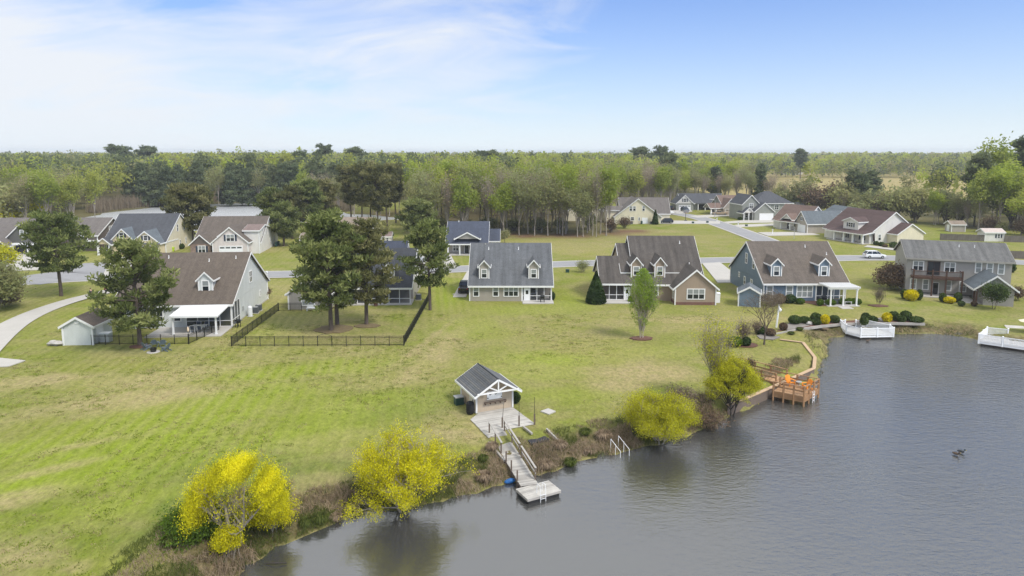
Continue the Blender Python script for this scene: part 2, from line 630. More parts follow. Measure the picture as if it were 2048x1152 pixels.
BARE = [((26.5, 204.2), 22, 3.0, 0, 1.0), ((6.0, 199.2), 26, 6, 0, .95), ((36.4, 209.5), 8, 2.2, 0, 1.0), ((-68.2, 199.2), 4, 4, 0, .3), ((-10.7, 172.5), 0.1, 0.1, 0, 0), ((-4.7, 264.1), 60, 26, 0, .9)]
DEEP = [((-48.7, 81.3), 7, 2.2, 0, .8), ((-30.7, 96.4), 6, 5, 0, .5), ((-17.2, 47.8), 6, 2.6, .4, .5), ((7.2, 56.9), 9, 2, .35, .6), ((-8.2, 61.6), 6, 3, .3, .35), ((-22.2, 50.2), 6, 3, .4, .45), ((-20.7, 44.1), 5, 2.2, .3, .8), ((-21.6, 41.0), 4, 2, .3, .8), ((-3.2, 65.6), 6, 5, 0, .35)]  # dark grass; the first patch is the left pine's soft shadow painted in


def build_ground():
    xs = axis((-80, 100), -2900, 2900, 0.6)
    ys = axis((26, 128), -300, 9000, 0.6)
    X, Y = np.meshgrid(xs, ys)
    px, py = X.ravel(), Y.ravel()
    z = ground_z(px, py)
    nx, ny = len(xs), len(ys)
    co = np.stack([px, py, z], 1).astype(np.float32)
    idx = np.arange(nx * ny).reshape(ny, nx)
    q = np.stack([idx[:-1, :-1], idx[:-1, 1:], idx[1:, 1:], idx[1:, :-1]], -1).reshape(-1, 4)
    me = quads_mesh('ground', co, q)
    wob = vnoise(px, py, 3.5, 21) * 0.7 + vnoise(px, py, 1.2, 22) * 0.3
    def field(lst, soft=0.55):
        f = np.zeros(px.shape)
        for (c, rx, ry, rot, w) in lst:
            e = ellipse(px, py, c[0], c[1], rx, ry, rot)
            f = np.maximum(f, w * sstep((1.0 + 0.9 * (wob - 0.5) - e) / soft * 0.5 + 0.4))
        return f
    sd = shore_sd(px, py)
    db = seg_dist(px, py, BULK, False)
    bank = sstep(1.25 - np.abs(sd - 1.6) / 2.6 + (wob - 0.5) * 0.9) * (sd > -0.5) * (1 - sstep((6.5 - db) / 4) * (sd > 0.5))
    scum = sstep(1.0 - np.abs(sd - 0.05) / 0.65)
    wood = np.maximum.reduce([sstep((py - 196 - 10 * wob) / 8) * (np.abs(px) < 33), sstep((py - 318 + 10 * wob) / 15) * (px > 20) * (px < 118),
                              sstep((py - 340) / 30) * (px < 20), sstep((py - 200) / 15) * (px < -128), sstep((px - 140) / 6) * sstep((py - 214 + (px - 140) * .45) / 6) * (py < 330)])
    crop = sstep((py - 345) / 20) * (px > 118)
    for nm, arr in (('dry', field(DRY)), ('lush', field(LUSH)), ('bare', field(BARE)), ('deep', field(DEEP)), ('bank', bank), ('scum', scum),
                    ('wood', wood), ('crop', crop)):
        a = me.attributes.new(nm, 'FLOAT', 'POINT')
        a.data.foreach_set('value', arr.astype(np.float32))
    me.shade_smooth()
    me.materials.append(ground_material())
    o = link('ground', me)
    tag(o, kind='structure')
    o['label'] = 'patchy spring lawn sloping to the pond, with dry and bare spots'
    return o


def quads_mesh(name, co, q):
    me = bpy.data.meshes.new(name)
    me.vertices.add(len(co))
    me.vertices.foreach_set('co', np.ascontiguousarray(co, np.float32).ravel())
    k = q.shape[1]
    me.loops.add(q.size)
    me.loops.foreach_set('vertex_index', np.ascontiguousarray(q, np.int32).ravel())
    me.polygons.add(len(q))
    me.polygons.foreach_set('loop_start', np.arange(0, q.size, k, dtype=np.int32))
    me.update(calc_edges=True)
    return me


MOW = -7


def ground_material():
    m, t, out = material('lawn')
    tc = t.new('ShaderNodeTexCoord')
    ob = tc.outputs['Object']
    A = {k: t.new('ShaderNodeAttribute', {'attribute_name': k}).outputs['Fac'] for k in ('dry', 'lush', 'bare', 'deep', 'bank', 'scum', 'wood', 'crop')}
    n_big = t.noise(ob, 0.035, 4, 0.6)
    n_mid = t.noise(ob, 0.22, 5, 0.65)
    n_fine = t.noise(t.vmap(ob, scale=(1.0, 0.6, 1), rot=(0, 0, R(35))), 2.6, 6, 0.85)
    n_tuft = t.noise(ob, 1.0, 3, 0.7)
    # mower passes, only faintly
    mow = t.new('ShaderNodeTexWave', {'wave_type': 'BANDS', 'bands_direction': 'X'})
    t.l.new(t.vmap(ob, rot=(0, 0, R(MOW))), mow.inputs['Vector'])
    mow.inputs['Scale'].default_value = 0.24
    mow.inputs['Distortion'].default_value = 1.3
    mow.inputs['Detail'].default_value = 3
    mow.inputs['Detail Scale'].default_value = 0.4
    c = t.mix(t.map(n_big, 0.35, 0.65), (0.150, 0.188, 0.022), (0.218, 0.222, 0.046))
    c = t.mix(t.math('MULTIPLY', t.map(n_mid, 0.40, 0.66), 0.7), c, (0.265, 0.230, 0.105))
    c = t.mix(t.math('MULTIPLY', t.map(n_tuft, 0.55, 0.72), 0.45), c, (0.085, 0.135, 0.022))
    lush = t.math('MULTIPLY', A['lush'], t.map(n_mid, 0.25, 0.6, 0.35, 0.95))
    c = t.mix(lush, c, (0.200, 0.268, 0.012))
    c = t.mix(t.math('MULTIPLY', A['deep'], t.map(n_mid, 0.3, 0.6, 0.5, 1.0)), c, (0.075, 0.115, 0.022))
    dry = t.math('MULTIPLY', A['dry'], t.map(n_tuft, 0.25, 0.65, 1.0, 0.45))
    c = t.mix(t.math('MULTIPLY', dry, 0.95), c, (0.36, 0.285, 0.155))
    c = t.mix(t.math('MULTIPLY', t.math('MULTIPLY', mow.outputs['Fac'], t.map(n_big, 0.38, 0.58, 0.2, 1.0)), t.map(t.new('ShaderNodeSeparateXYZ', Vector=ob).outputs[0], -12.0, -4.0, 0.46, 0.10)), c, (0.30, 0.285, 0.105))
    c = t.mix(t.math('MULTIPLY', A['bare'], t.map(n_mid, 0.25, 0.5, 0.75, 1.0)), c, (0.155, 0.085, 0.055))
    c = t.mix(t.math('MULTIPLY', A['wood'], 0.85), c, (0.105, 0.09, 0.045))
    c = t.mix(t.math('MULTIPLY', A['crop'], 0.85), c, (0.34, 0.27, 0.12))
    bank = t.mix(t.map(n_tuft, 0.35, 0.65), (0.135, 0.095, 0.060), (0.085, 0.090, 0.030))
    bank = t.mix(t.map(n_fine, 0.45, 0.7), bank, (0.21, 0.155, 0.10))
    c = t.mix(t.math('MULTIPLY', A['bank'], 0.9), c, bank)
    c = t.mix(t.math('MULTIPLY', A['scum'], t.map(n_mid, 0.35, 0.6, 0.2, 0.9)), c, (0.26, 0.24, 0.09))
    k = t.map(n_fine, 0.3, 0.7, 0.58, 1.42)
    cc = t.new('ShaderNodeVectorMath', {'operation': 'SCALE'})
    t.l.new(c, cc.inputs[0])
    t.l.new(k, cc.inputs['Scale'])
    b = t.new('ShaderNodeBsdfPrincipled', Roughness=0.95)
    b.inputs['Specular IOR Level'].default_value = 0.1
    t.l.new(cc.outputs[0], b.inputs['Base Color'])
    bp = t.new('ShaderNodeBump', Strength=0.6, Distance=0.12)
    t.l.new(t.math('ADD', n_fine, t.math('MULTIPLY', n_tuft, 0.7)), bp.inputs['Height'])
    t.l.new(bp.outputs[0], b.inputs['Normal'])
    t.l.new(b.outputs[0], out.inputs[0])
    return m


def water_material(name='pond_water', rough=0.06, dist=0.16, silt_sheen=(0.050, 0.051, 0.050)):
    m, t, out = material(name)
    tc = t.new('ShaderNodeTexCoord')
    ob = tc.outputs['Object']
    r1 = t.noise(t.vmap(ob, scale=(0.8, 1.7, 1), rot=(0, 0, R(-28))), 1.5, 3, 0.55, 0.3)
    r2 = t.noise(t.vmap(ob, scale=(1.0, 2.0, 1), rot=(0, 0, R(18))), 3.6, 3, 0.6, 0.2)
    calm = t.map(t.noise(ob, 0.06, 3, 0.5), 0.35, 0.65, 0.55, 1.1)
    h = t.math('ADD', t.math('MULTIPLY', r1, 0.7), t.math('MULTIPLY', r2, 0.42))
    sep = t.new('ShaderNodeSeparateXYZ')
    t.l.new(ob, sep.inputs[0])
    lee = t.map(t.math('ADD', sep.outputs[0], t.math('MULTIPLY', sep.outputs[1], 0.25)), 12.0, 62.0, 0.32, 1.8)   # the bank shelters its side, wind roughens the rest
    h = t.math('MULTIPLY', t.math('MULTIPLY', h, calm), lee)
    bp = t.new('ShaderNodeBump', Strength=0.58, Distance=dist)
    t.l.new(h, bp.inputs['Height'])
    d = t.new('ShaderNodeBsdfDiffuse', Color=(*silt_sheen, 1))       # silty water body; for the rear pond, sky sheen put into the colour
    g = t.new('ShaderNodeBsdfGlossy', Roughness=rough)
    g.inputs['Color'].default_value = (1.0, 0.985, 0.95, 1)
    f = t.new('ShaderNodeFresnel', IOR=2.7)
    for nd in (d, g, f):
        t.l.new(bp.outputs[0], nd.inputs['Normal'])
    mx = t.new('ShaderNodeMixShader')
    t.l.new(f.outputs[0], mx.inputs[0])
    t.l.new(d.outputs[0], mx.inputs[1])
    t.l.new(g.outputs[0], mx.inputs[2])
    t.l.new(mx.outputs[0], out.inputs[0])
    return m


build_ground()
WATER = water_material()


def sheet(name, pts, z, m, label=None):
    mb = MB()
    mb.poly([(x, y, z) for x, y in pts])
    o = mb.obj(name, m)
    tag(o, kind='structure')
    if label:
        o['label'] = label
    return o


sheet('pond_water', [(-40, -80), (400, -80), (400, 90), (140, 112), (40, 112), (-10, 80), (-40, 60)], WATER_Z, WATER, 'rippled grey pond with dark tree reflections')
sheet('rear_pond_water', [(-330, 150), (-20, 215), (-20, 330), (-330, 350)], REAR_Z, water_material('ruffled_water_sky_sheen', 0.45, 4.0, (0.30, 0.315, 0.335)), 'far pond glinting behind the left houses')  # pale diffuse colour stands in for bright sky reflected by the ripples


# ------------------------------------------------------------------ roads, driveways, paths
def ribbon(pts, widths):
    """left and right edges of a band that follows a centre line, smoothed"""
    P = [Vector((p[0], p[1])) for p in pts]
    W = list(widths) if hasattr(widths, '__len__') else [widths] * len(P)
    fine, fw = [], []
    for i in range(len(P) - 1):
        p0, p1, p2, p3 = P[max(i - 1, 0)], P[i], P[i + 1], P[min(i + 2, len(P) - 1)]
        for k in range(6):
            s = k / 6
            fine.append(0.5 * ((2 * p1) + (p2 - p0) * s + (2 * p0 - 5 * p1 + 4 * p2 - p3) * s * s + (3 * p1 - p0 - 3 * p2 + p3) * s ** 3))
            fw.append(W[i] + (W[i + 1] - W[i]) * s)
    fine.append(P[-1])
    fw.append(W[-1])
    L, Rr = [], []
    for i, p in enumerate(fine):
        d = fine[min(i + 1, len(fine) - 1)] - fine[max(i - 1, 0)]
        n = Vector((-d.y, d.x)).normalized() * (fw[i] / 2)
        L.append(p + n)
        Rr.append(p - n)
    return L, Rr


def road(name, pts, w, z, m, label, extra=0.0):
    L, Rr = ribbon(pts, w)
    mb = MB()
    for i in range(len(L) - 1):
        mb.poly([(*Rr[i], z), (*Rr[i + 1], z), (*L[i + 1], z), (*L[i], z)])
    o = mb.obj(name, m)
    tag(o, kind='structure')
    o['label'] = label
    return o


ASPH = mat('pale_asphalt', (0.27, 0.27, 0.275), 0.9, 0.12, 0.6, bump=0.1)
DRIVE = mat('driveway_concrete', (0.44, 0.42, 0.385), 0.85, 0.08, 0.5)
GZ = 0.075
STREET = [(-100.6, 124.7), (-90.5, 126.2), (-81.5, 129.8), (-68.1, 131.9), (-46.1, 133.6), (-27.8, 136.5), (-9.8, 140.1), (12.6, 146.5), (45.6, 151.4), (67.8, 153.5), (82.2, 155.0), (99.2, 152.8), (111.9, 148.5), (128.8, 135.9)]
road('kerb', STREET, 8.0, GZ, CONC, 'pale concrete gutter strip along the main street')
road('street', STREET, 6.6, GZ + 0.012, ASPH, 'pale asphalt street crossing behind the front houses')
road('cul_de_sac', [(-90.7, 123.7), (-89.2, 129.8), (-85.7, 135.9), (-89.1, 148.5)], [9, 13, 13, 9], GZ + 0.018, ASPH, 'wide asphalt turning area at the left end of the street')
SIDE = [(69.4, 152.1), (69.1, 174.4), (69.9, 199.2), (70.1, 228.7), (68.8, 255.8), (61.9, 275.2), (51.4, 284.8), (37.1, 287.4)]
road('kerb', SIDE, 7.6, GZ + 0.004, CONC, 'pale concrete gutter strip along the side street')
road('side_street', SIDE, 6.2, GZ + 0.02, ASPH, 'pale side street running back between far houses')


def disc(cx, cy, rx, ry, n=18, seed=0):
    rg = random.Random(seed)
    return [(cx + rx * rg.uniform(.85, 1.1) * math.cos(2 * math.pi * k / n), cy + ry * rg.uniform(.85, 1.1) * math.sin(2 * math.pi * k / n)) for k in range(n)]


def slab(name, pts, m, label, z=GZ, t=0.12):
    mb = MB()
    mb.prism(pts, z - t, z)
    o = mb.obj(name, m)
    tag(o, kind='structure')
    o['label'] = label
    return o


slab('driveway', [(41.4, 146.5), (45.8, 148.5), (44.6, 135.9), (41.0, 124.7), (38.2, 124.7)], DRIVE, 'white concrete driveway between the brown and the blue house', GZ + 0.03)
slab('driveway', [(52.4, 242.4), (73.1, 238.8), (70.5, 230.4), (49.9, 230.4)], DRIVE, 'thin concrete driveway in front of the dark car by the cream house', GZ + 0.03)
slab('driveway', [(66.8, 289.9), (76.7, 295.2), (74.2, 279.9), (66.3, 268.4), (61.7, 272.9)], DRIVE, 'concrete driveway in front of the farthest left garage', GZ + 0.03)
slab('driveway', [(67.2, 259.8), (91.1, 270.6), (90.8, 264.1), (68.7, 251.8)], DRIVE, 'concrete driveway leading to the tan garage', GZ + 0.03)
slab('driveway', [(74.0, 237.1), (82.2, 242.4), (96.6, 244.2), (92.8, 235.4), (73.6, 232.0)], DRIVE, 'concrete driveway leading to the white double garage', GZ + 0.03)
slab('driveway', [(74.3, 227.1), (90.9, 232.0), (89.4, 225.6), (73.4, 219.5)], DRIVE, 'concrete driveway beside the red roofed house', GZ + 0.03)
slab('driveway', [(74.4, 205.5), (89.7, 206.8), (90.5, 199.2), (74.2, 196.8)], DRIVE, 'concrete driveway leading to the slate roofed garage', GZ + 0.03)
slab('driveway', [(-9.9, 111.9), (-7.7, 111.9), (-7.0, 135.9), (-9.1, 137.6)], DRIVE, 'narrow concrete driveway left of the centre house', GZ + 0.03)
slab('driveway', [(-26.5, 159.7), (-14.8, 161.3), (-11.4, 141.3), (-21.0, 138.8)], DRIVE, 'wide concrete driveway behind the rightmost pine', GZ + 0.03)
slab('driveway', [(-92.2, 155.8), (-78.4, 155.8), (-68.1, 131.9), (-80.3, 131.9)], DRIVE, 'concrete driveway of the cream house with slate roof', GZ + 0.03)
slab('driveway', [(-67.1, 155.0), (-58.7, 153.5), (-55.2, 134.2), (-63.7, 135.3)], DRIVE, 'concrete driveway of the white gabled house', GZ + 0.03)
slab('driveway', [(-131.4, 163.7), (-116.8, 165.4), (-97.3, 138.8), (-109.4, 135.9)], DRIVE, 'concrete driveway of the dark grey house', GZ + 0.03)
slab('front_walk', [(92.7, 176.3), (97.5, 169.8), (102.7, 168.0), (101.1, 165.4), (94.7, 167.1), (90.3, 173.5)], DRIVE, 'curved front walk of the white house with brown roof', GZ + 0.03)
road('footpath', [(-60.8, 72.6), (-68.3, 88.7), (-71.4, 98.9), (-72.0, 107.7), (-70.9, 113.9), (-69.6, 119.1), (-67.2, 124.7)], [4.6, 4.2, 3.6, 3.2, 3.0, 3.0, 3.0], GZ + 0.03, DRIVE, 'pale curved concrete path on the left lawn')
slab('concrete_pad', [(-62.7, 78.0), (-60.2, 77.8), (-56.5, 76.8), (-56.8, 74.6), (-59.7, 74.1)], DRIVE, 'corner of a pale concrete pad at the left edge of the lawn', GZ + 0.03)


def bed(name, pts, m, label, z=0.06):
    mb = MB()
    mb.prism(pts, z - 0.3, z)
    o = mb.obj(name, m)
    tag(o, kind='structure')
    o['label'] = label
    return o


MULCH = mat('red_brown_mulch', (0.13, 0.065, 0.045), 0.95, 0.3, 3, bump=0.5)
GRAVEL = mat('pale_gravel', (0.22, 0.20, 0.18), 0.95, 0.35, 6, bump=0.6)
bed('mulch_bed', disc(*(16.9, 86.5), 1.5, 1.0, seed=1), MULCH, 'dark mulch ring under the birch', .09)
bed('mulch_bed', disc(*(57.8, 105.5), 1.5, 0.9, seed=2), MULCH, 'red mulch ring under the small bare tree', .1)
bed('mulch_bed', disc(*(29.0, 83.5), 2.0, 1.2, seed=3), MULCH, 'mulch bed under the round shrubs by the timber wall', .09)
bed('mulch_bed', disc(*(-46.4, 82.8), 1.3, 0.9, seed=4), MULCH, 'bare reddish needle litter under the left pine', .07)
bed('mulch_bed', disc(*(-24.5, 91.3), 2.6, 2.3, seed=5), mat('needle_litter', (0.16, 0.12, 0.06), 0.95, .3, 2), 'needle litter under the twin trunked pine', .07)
bed('mulch_bed', disc(*(-20.2, 93.0), 1.8, 1.2, seed=6), MATS['needle_litter'], 'needle litter under the pine in the fenced yard', .075)
bed('garden_bed', [(35.8, 90.0), (39.0, 93.5), (48.6, 95.8), (53.9, 97.6), (59.4, 96.4), (58.3, 94.7), (53.7, 94.7), (47.9, 94.4), (40.6, 92.2)], MULCH, 'long mulched garden bed above the pond wall', .08)
bed('gravel_bed', [(37.8, 92.4), (39.5, 94.7), (41.2, 94.1), (41.6, 93.0), (37.4, 90.3)], GRAVEL, 'pale gravel at the left end of the garden bed', .1)
bed('garden_bed', [(46.7, 108.4), (50.8, 111.5), (57.2, 109.9), (55.8, 107.0), (52.4, 105.2), (48.6, 105.5)], MULCH, 'dark planting bed along the pergola terrace', .08)
bed('gravel_bed', [(32.3, 87.7), (33.8, 88.7), (35.1, 87.0), (33.7, 85.8), (32.2, 86.3)], GRAVEL, 'stony patch by the bare tree', .09)


# ------------------------------------------------------------------ houses
ROT = {'S': 0.0, 'E': R(90), 'N': R(180), 'W': R(-90)}
CACHE = {}


def cached(key, build, m):
    k = (key, m.name)
    if k not in CACHE:
        mb = MB()
        build(mb)
        CACHE[k] = mb.mesh(key if isinstance(key, str) else key[0], m)
    return CACHE[k]


class House:
    def __init__(self, name, label, loc, rz, wall, roof, trim=WHITE, cat='house', z=0.0, group=None):
        self.o = thing(name, label, cat, (loc[0], loc[1], z), R(rz), group)
        self.wall, self.roof, self.trim = wall, roof, trim

    def add(self, name, mb, m, smooth=False):
        return mb.obj(name, m, self.o, smooth)

    def box(self, name, x0, x1, y0, y1, z0, z1, m):
        return self.add(name, MB().box(x0, x1, y0, y1, z0, z1), m)

    def block(self, x0, x1, y0, y1, eave, rise, ax='x', z0=-0.2, oh=0.4, gov=0.3, rp=0.5, wall=None, roof=None, walls=True,
              ends=(True, True), corners='', wname='wall', rname='roof', t=0.16, lean=False, gable=None):
        """gabled volume; ax is the ridge direction, rp where the ridge sits between the eaves"""
        wall, roof = wall or self.wall, roof or self.roof
        if ax == 'x':
            T = lambda u, v, z: (u, v, z)
            u0, u1, v0, v1 = x0, x1, y0, y1
        else:
            T = lambda u, v, z: (v, u, z)
            u0, u1, v0, v1 = y0, y1, x0, x1
        vr = v0 + (v1 - v0) * rp
        if walls:
            mb = MB()
            mb.poly([T(u0, v0, z0), T(u1, v0, z0), T(u1, v0, eave), T(u0, v0, eave)])
            mb.poly([T(u0, v1, z0), T(u1, v1, z0), T(u1, v1, eave), T(u0, v1, eave)])
            for u in (u0, u1):
                mb.poly([T(u, v0, z0), T(u, v1, z0), T(u, v1, eave), T(u, vr, eave + rise), T(u, v0, eave)])
            self.add(wname, mb, wall)
        elif gable:
            for u in (u0, u1):
                mb = MB().poly([T(u, v0, eave), T(u, v1, eave), T(u, vr, eave + rise)])
                self.add('gable_wall', mb, gable)
        a0, a1 = u0 - (gov if ends[0] else 0), u1 + (gov if ends[1] else 0)
        mb = MB()
        fa = MB()
        for v, sgn in ((v0, -1), (v1, 1)):
            half = abs(vr - v)
            if half < 0.05:
                continue
            sl = rise / half
            ve, ze = v + sgn * oh, eave - oh * sl
            lo, hi = 0.02, t
            mb.hexa([T(a0, vr, eave + rise + lo), T(a1, vr, eave + rise + lo), T(a1, ve, ze + lo), T(a0, ve, ze + lo),
                     T(a0, vr, eave + rise + lo + hi), T(a1, vr, eave + rise + lo + hi), T(a1, ve, ze + lo + hi), T(a0, ve, ze + lo + hi)])
            fa.hexa([T(a0, ve, ze - 0.12), T(a1, ve, ze - 0.12), T(a1, ve + sgn * 0.07, ze - 0.12), T(a0, ve + sgn * 0.07, ze - 0.12),
                     T(a0, ve, ze + lo + hi - .02), T(a1, ve, ze + lo + hi - .02), T(a1, ve + sgn * 0.07, ze + lo + hi - .02), T(a0, ve + sgn * 0.07, ze + lo + hi - .02)])
            # flat soffit
            fa.poly([T(a0 + .02, ve, ze - 0.1), T(a1 - .02, ve, ze - 0.1), T(a1 - .02, v, ze - 0.1), T(a0 + .02, v, ze - 0.1)])
            for u, s2, on in ((a0, -1, ends[0]), (a1, 1, ends[1])):
                if not on:
                    continue
                w = 0.05 * s2
                fa.hexa([T(u, vr, eave + rise - .14), T(u + w, vr, eave + rise - .14), T(u + w, ve, ze - .14), T(u, ve, ze - .14),
                         T(u, vr, eave + rise + hi), T(u + w, vr, eave + rise + hi), T(u + w, ve, ze + hi), T(u, ve, ze + hi)])
        self.add(rname, mb, roof)
        self.add('fascia', fa, self.trim)
        for c in corners:
            cx = {'a': (x0, y0), 'b': (x1, y0), 'c': (x1, y1), 'd': (x0, y1)}[c]
            me = cached(('corner_board', round(eave - z0, 2)), lambda m_: m_.box(-.09, .09, -.09, .09, 0, eave - z0), self.trim)
            link('corner_board', me, self.o, (cx[0], cx[1], z0))

    def hip(self, x0, x1, y0, y1, eave, rise, inset=None, walls=True, z0=-.2, oh=.4, wall=None, roof=None):
        if walls:
            self.add('wall', MB().box(x0, x1, y0, y1, z0, eave), wall or self.wall)
        a, b, c, d = x0 - oh, x1 + oh, y0 - oh, y1 + oh
        i = inset if inset is not None else min(b - a, d - c) / 2
        ym = (c + d) / 2
        mb = MB()
        if b - a >= d - c:
            r0, r1 = (a + i, ym, eave + rise), (b - i, ym, eave + rise)
        else:
            xm = (a + b) / 2
            r0, r1 = (xm, c + i, eave + rise), (xm, d - i, eave + rise)
        p = [(a, c, eave), (b, c, eave), (b, d, eave), (a, d, eave)]
        if b - a >= d - c:
            mb.poly([p[0], p[1], r1, r0]).poly([p[1], p[2], r1]).poly([p[2], p[3], r0, r1]).poly([p[3], p[0], r0])
        else:
            mb.poly([p[0], p[1], r0]).poly([p[1], p[2], r1, r0]).poly([p[2], p[3], r1]).poly([p[3], p[0], r0, r1])
        self.add('roof', mb, roof or self.roof)
        fa = MB()
        fa.box(a, b, c - .06, c, eave - .2, eave + .02).box(a, b, d, d + .06, eave - .2, eave + .02)
        fa.box(a - .06, a, c, d, eave - .2, eave + .02).box(b, b + .06, c, d, eave - .2, eave + .02)
        self.add('fascia', fa, self.trim)

    def win(self, x, y, z, w, h, face='S', n=1, blind=0, shutter=None, far=False, frame=None, rail=True):
        """window unit centred at x,y with its sill at z; n sash units side by side"""
        fm = frame or self.trim
        uw = w / n
        fr = 0.10

        def fb(mb):
            for k in range(n + 1):
                xx = -w / 2 + k * uw
                mb.box(xx - fr / 2 - (fr / 2 if k == 0 else 0), xx + fr / 2 + (fr / 2 if k == n else 0), -.07, .02, -fr, h + fr)
            mb.box(-w / 2 - fr, w / 2 + fr, -.075, .015, h, h + fr + .03)
            mb.box(-w / 2 - fr, w / 2 + fr, -.085, .015, -fr - .02, 0)
            if rail:
                mb.box(-w / 2, w / 2, -.055, .01, h * .5 - .035, h * .5 + .035)
        f = link('window', cached(('window', round(w, 2), round(h, 2), n, rail), fb, fm), self.o, (x, y, z), ROT[face])
        for k in range(n):
            xx = -w / 2 + (k + .5) * uw
            if far or not rail:
                me = cached(('pane', round(uw, 2), round(h, 2), 0), lambda mb: mb.box(-uw / 2, uw / 2, -.03, -.01, 0, h), GLASS)
                link('pane', me, f, (xx, 0, 0))
            else:
                for j in (0, 1):
                    g = BLIND if (blind == 2 or (blind == 1 and j == 1)) else GLASS
                    me = cached(('pane', round(uw, 2), round(h, 2), 1), lambda mb: mb.box(-uw / 2, uw / 2, -.03, -.01, 0, h / 2), g)
                    link('pane', me, f, (xx, 0, j * h / 2))
        if shutter:
            me = cached(('shutter', round(h, 2)), lambda mb: [mb.box(-.2, .2, -.06, .01, 0, h)] + [mb.box(-.15, .15, -.075, -.055, h * q, h * (q + .08)) for q in (.08, .25, .42, .59, .76)], shutter)
            for s in (-1, 1):
                ca, sa = math.cos(ROT[face]), math.sin(ROT[face])
                off = s * (w / 2 + .36)
                link('shutter', me, self.o, (x + off * ca, y + off * sa, z), ROT[face])
        return f

    def door(self, x, y, z, w, h, face='S', m=DARKDOOR, lite=True):
        def fb(mb):
            mb.box(-w / 2 - .1, -w / 2, -.06, .02, 0, h).box(w / 2, w / 2 + .1, -.06, .02, 0, h).box(-w / 2 - .1, w / 2 + .1, -.06, .02, h, h + .1)
        f = link('door_frame', cached(('door_frame', w, h), fb, self.trim), self.o, (x, y, z), ROT[face])

        def db(mb):
            mb.box(-w / 2, w / 2, -.03, .02, 0, h)
            mb.box(-w / 2 + .06, -w / 2 + .1, -.08, -.03, h * .46, h * .5)
            for q in (.06, .52):
                mb.box(-w / 2 + .14, w / 2 - .14, -.045, -.03, h * q, h * (q + .36))
        d = link('door', cached(('door', w, h), db, m), f)
        if lite:
            link('pane', cached(('door_pane', w, h), lambda mb: mb.box(-w * .25, w * .25, -.055, -.046, h * .55, h * .86), GLASS), f)
        return f

    def garage(self, x, y, z, w, h, face='S', m=None, lites=True):
        m = m or VINYL

        def fb(mb):
            mb.box(-w / 2 - .12, -w / 2, -.06, .02, 0, h).box(w / 2, w / 2 + .12, -.06, .02, 0, h).box(-w / 2 - .12, w / 2 + .12, -.06, .02, h, h + .14)

        def gb(mb):
            mb.box(-w / 2, w / 2, -.01, .02, 0, h)
            nc = max(4, int(w / .62))
            for r in range(4):
                for c in range(nc):
                    a = -w / 2 + c * w / nc
                    mb.box(a + .05, a + w / nc - .05, -.03, -.01, r * h / 4 + .05, (r + 1) * h / 4 - .05)
        f = link('garage_frame', cached(('garage_frame', w, h), fb, self.trim), self.o, (x, y, z), ROT[face])
        link('garage_door', cached(('garage_door', w, h), gb, m), f)
        if lites:
            def lb(mb):
                for c in range(4):
                    a = -w / 2 + (c + .5) * w / 4
                    mb.box(a - w / 10, a + w / 10, -.045, -.031, h * .79, h * .93)
            link('pane', cached(('garage_pane', w, h), lb, GLASS), f)
        return f

    def dormer(self, x, yf, yb, z0, w, eave, rise, ww=.75, wh=1.15, blind=1, wall=None, roof=None, face='S'):
        self.block(x - w / 2, x + w / 2, yf, yb, eave, rise, 'y', z0=z0, oh=.28, gov=.25, ends=(True, False), wname='dormer_wall', rname='dormer_roof',
                   t=.1, wall=wall, roof=roof)
        for s in (-1, 1):
            self.box('dormer_trim', x + s * (w / 2) - .08, x + s * (w / 2) + .08, yf - .04, yf + .08, z0, eave, self.trim)
        self.win(x, yf, z0 + .42, ww, wh, 'S', 1, blind)

    def post(self, x, y, z0, z1, s=.2, m=None, name='porch_post'):
        me = cached((name, round(s, 2), round(z1 - z0, 2)), lambda mb: mb.box(-s / 2, s / 2, -s / 2, s / 2, 0, z1 - z0)
                    .box(-s / 2 - .04, s / 2 + .04, -s / 2 - .04, s / 2 + .04, 0, .12).box(-s / 2 - .04, s / 2 + .04, -s / 2 - .04, s / 2 + .04, z1 - z0 - .12, z1 - z0), m or self.trim)
        link(name, me, self.o, (x, y, z0))

    def pier(self, x, y, z0, z1, m=None):
        """craftsman post: square base, tapered shaft"""
        def b(mb):
            mb.box(-.32, .32, -.32, .32, 0, .9)
            h = z1 - z0
            mb.hexa([(-.26, -.26, .9), (.26, -.26, .9), (.26, .26, .9), (-.26, .26, .9), (-.15, -.15, h), (.15, -.15, h), (.15, .15, h), (-.15, .15, h)])
        link('porch_post', cached(('porch_pier', round(z1 - z0, 2)), b, m or self.trim), self.o, (x, y, z0))

    def pipe(self, x, y, z, h=.45):
        link('vent_pipe', cached('vent_pipe', lambda mb: mb.tube((0, 0, -.3), (0, 0, .45), .07, .07, 7).lathe([(.16, -.02), (.08, .08)], 8), WHITE), self.o, (x, y, z))

    def step_lines(self):
        pass


def screen_bay(h, x0, x1, y, z0, z1, n, face='S', rail=.85):
    """white framed insect screen between posts"""
    mb = MB()
    for k in range(n + 1):
        xx = x0 + (x1 - x0) * k / n
        mb.box(xx - .05, xx + .05, y - .05, y + .05, z0, z1)
    mb.box(x0, x1, y - .045, y + .045, z1 - .1, z1 - .005)
    mb.box(x0, x1, y - .045, y + .045, z0 + .005, z0 + .1)
    mb.box(x0, x1, y - .04, y + .04, z0 + rail - .04, z0 + rail + .04)
    f = h.add('screen_frame', mb, h.trim)
    s = MB().poly([(x0, y, z0 + .05), (x1, y, z0 + .05), (x1, y, z1 - .05), (x0, y, z1 - .05)])
    s.obj('screen', SCREEN, f)


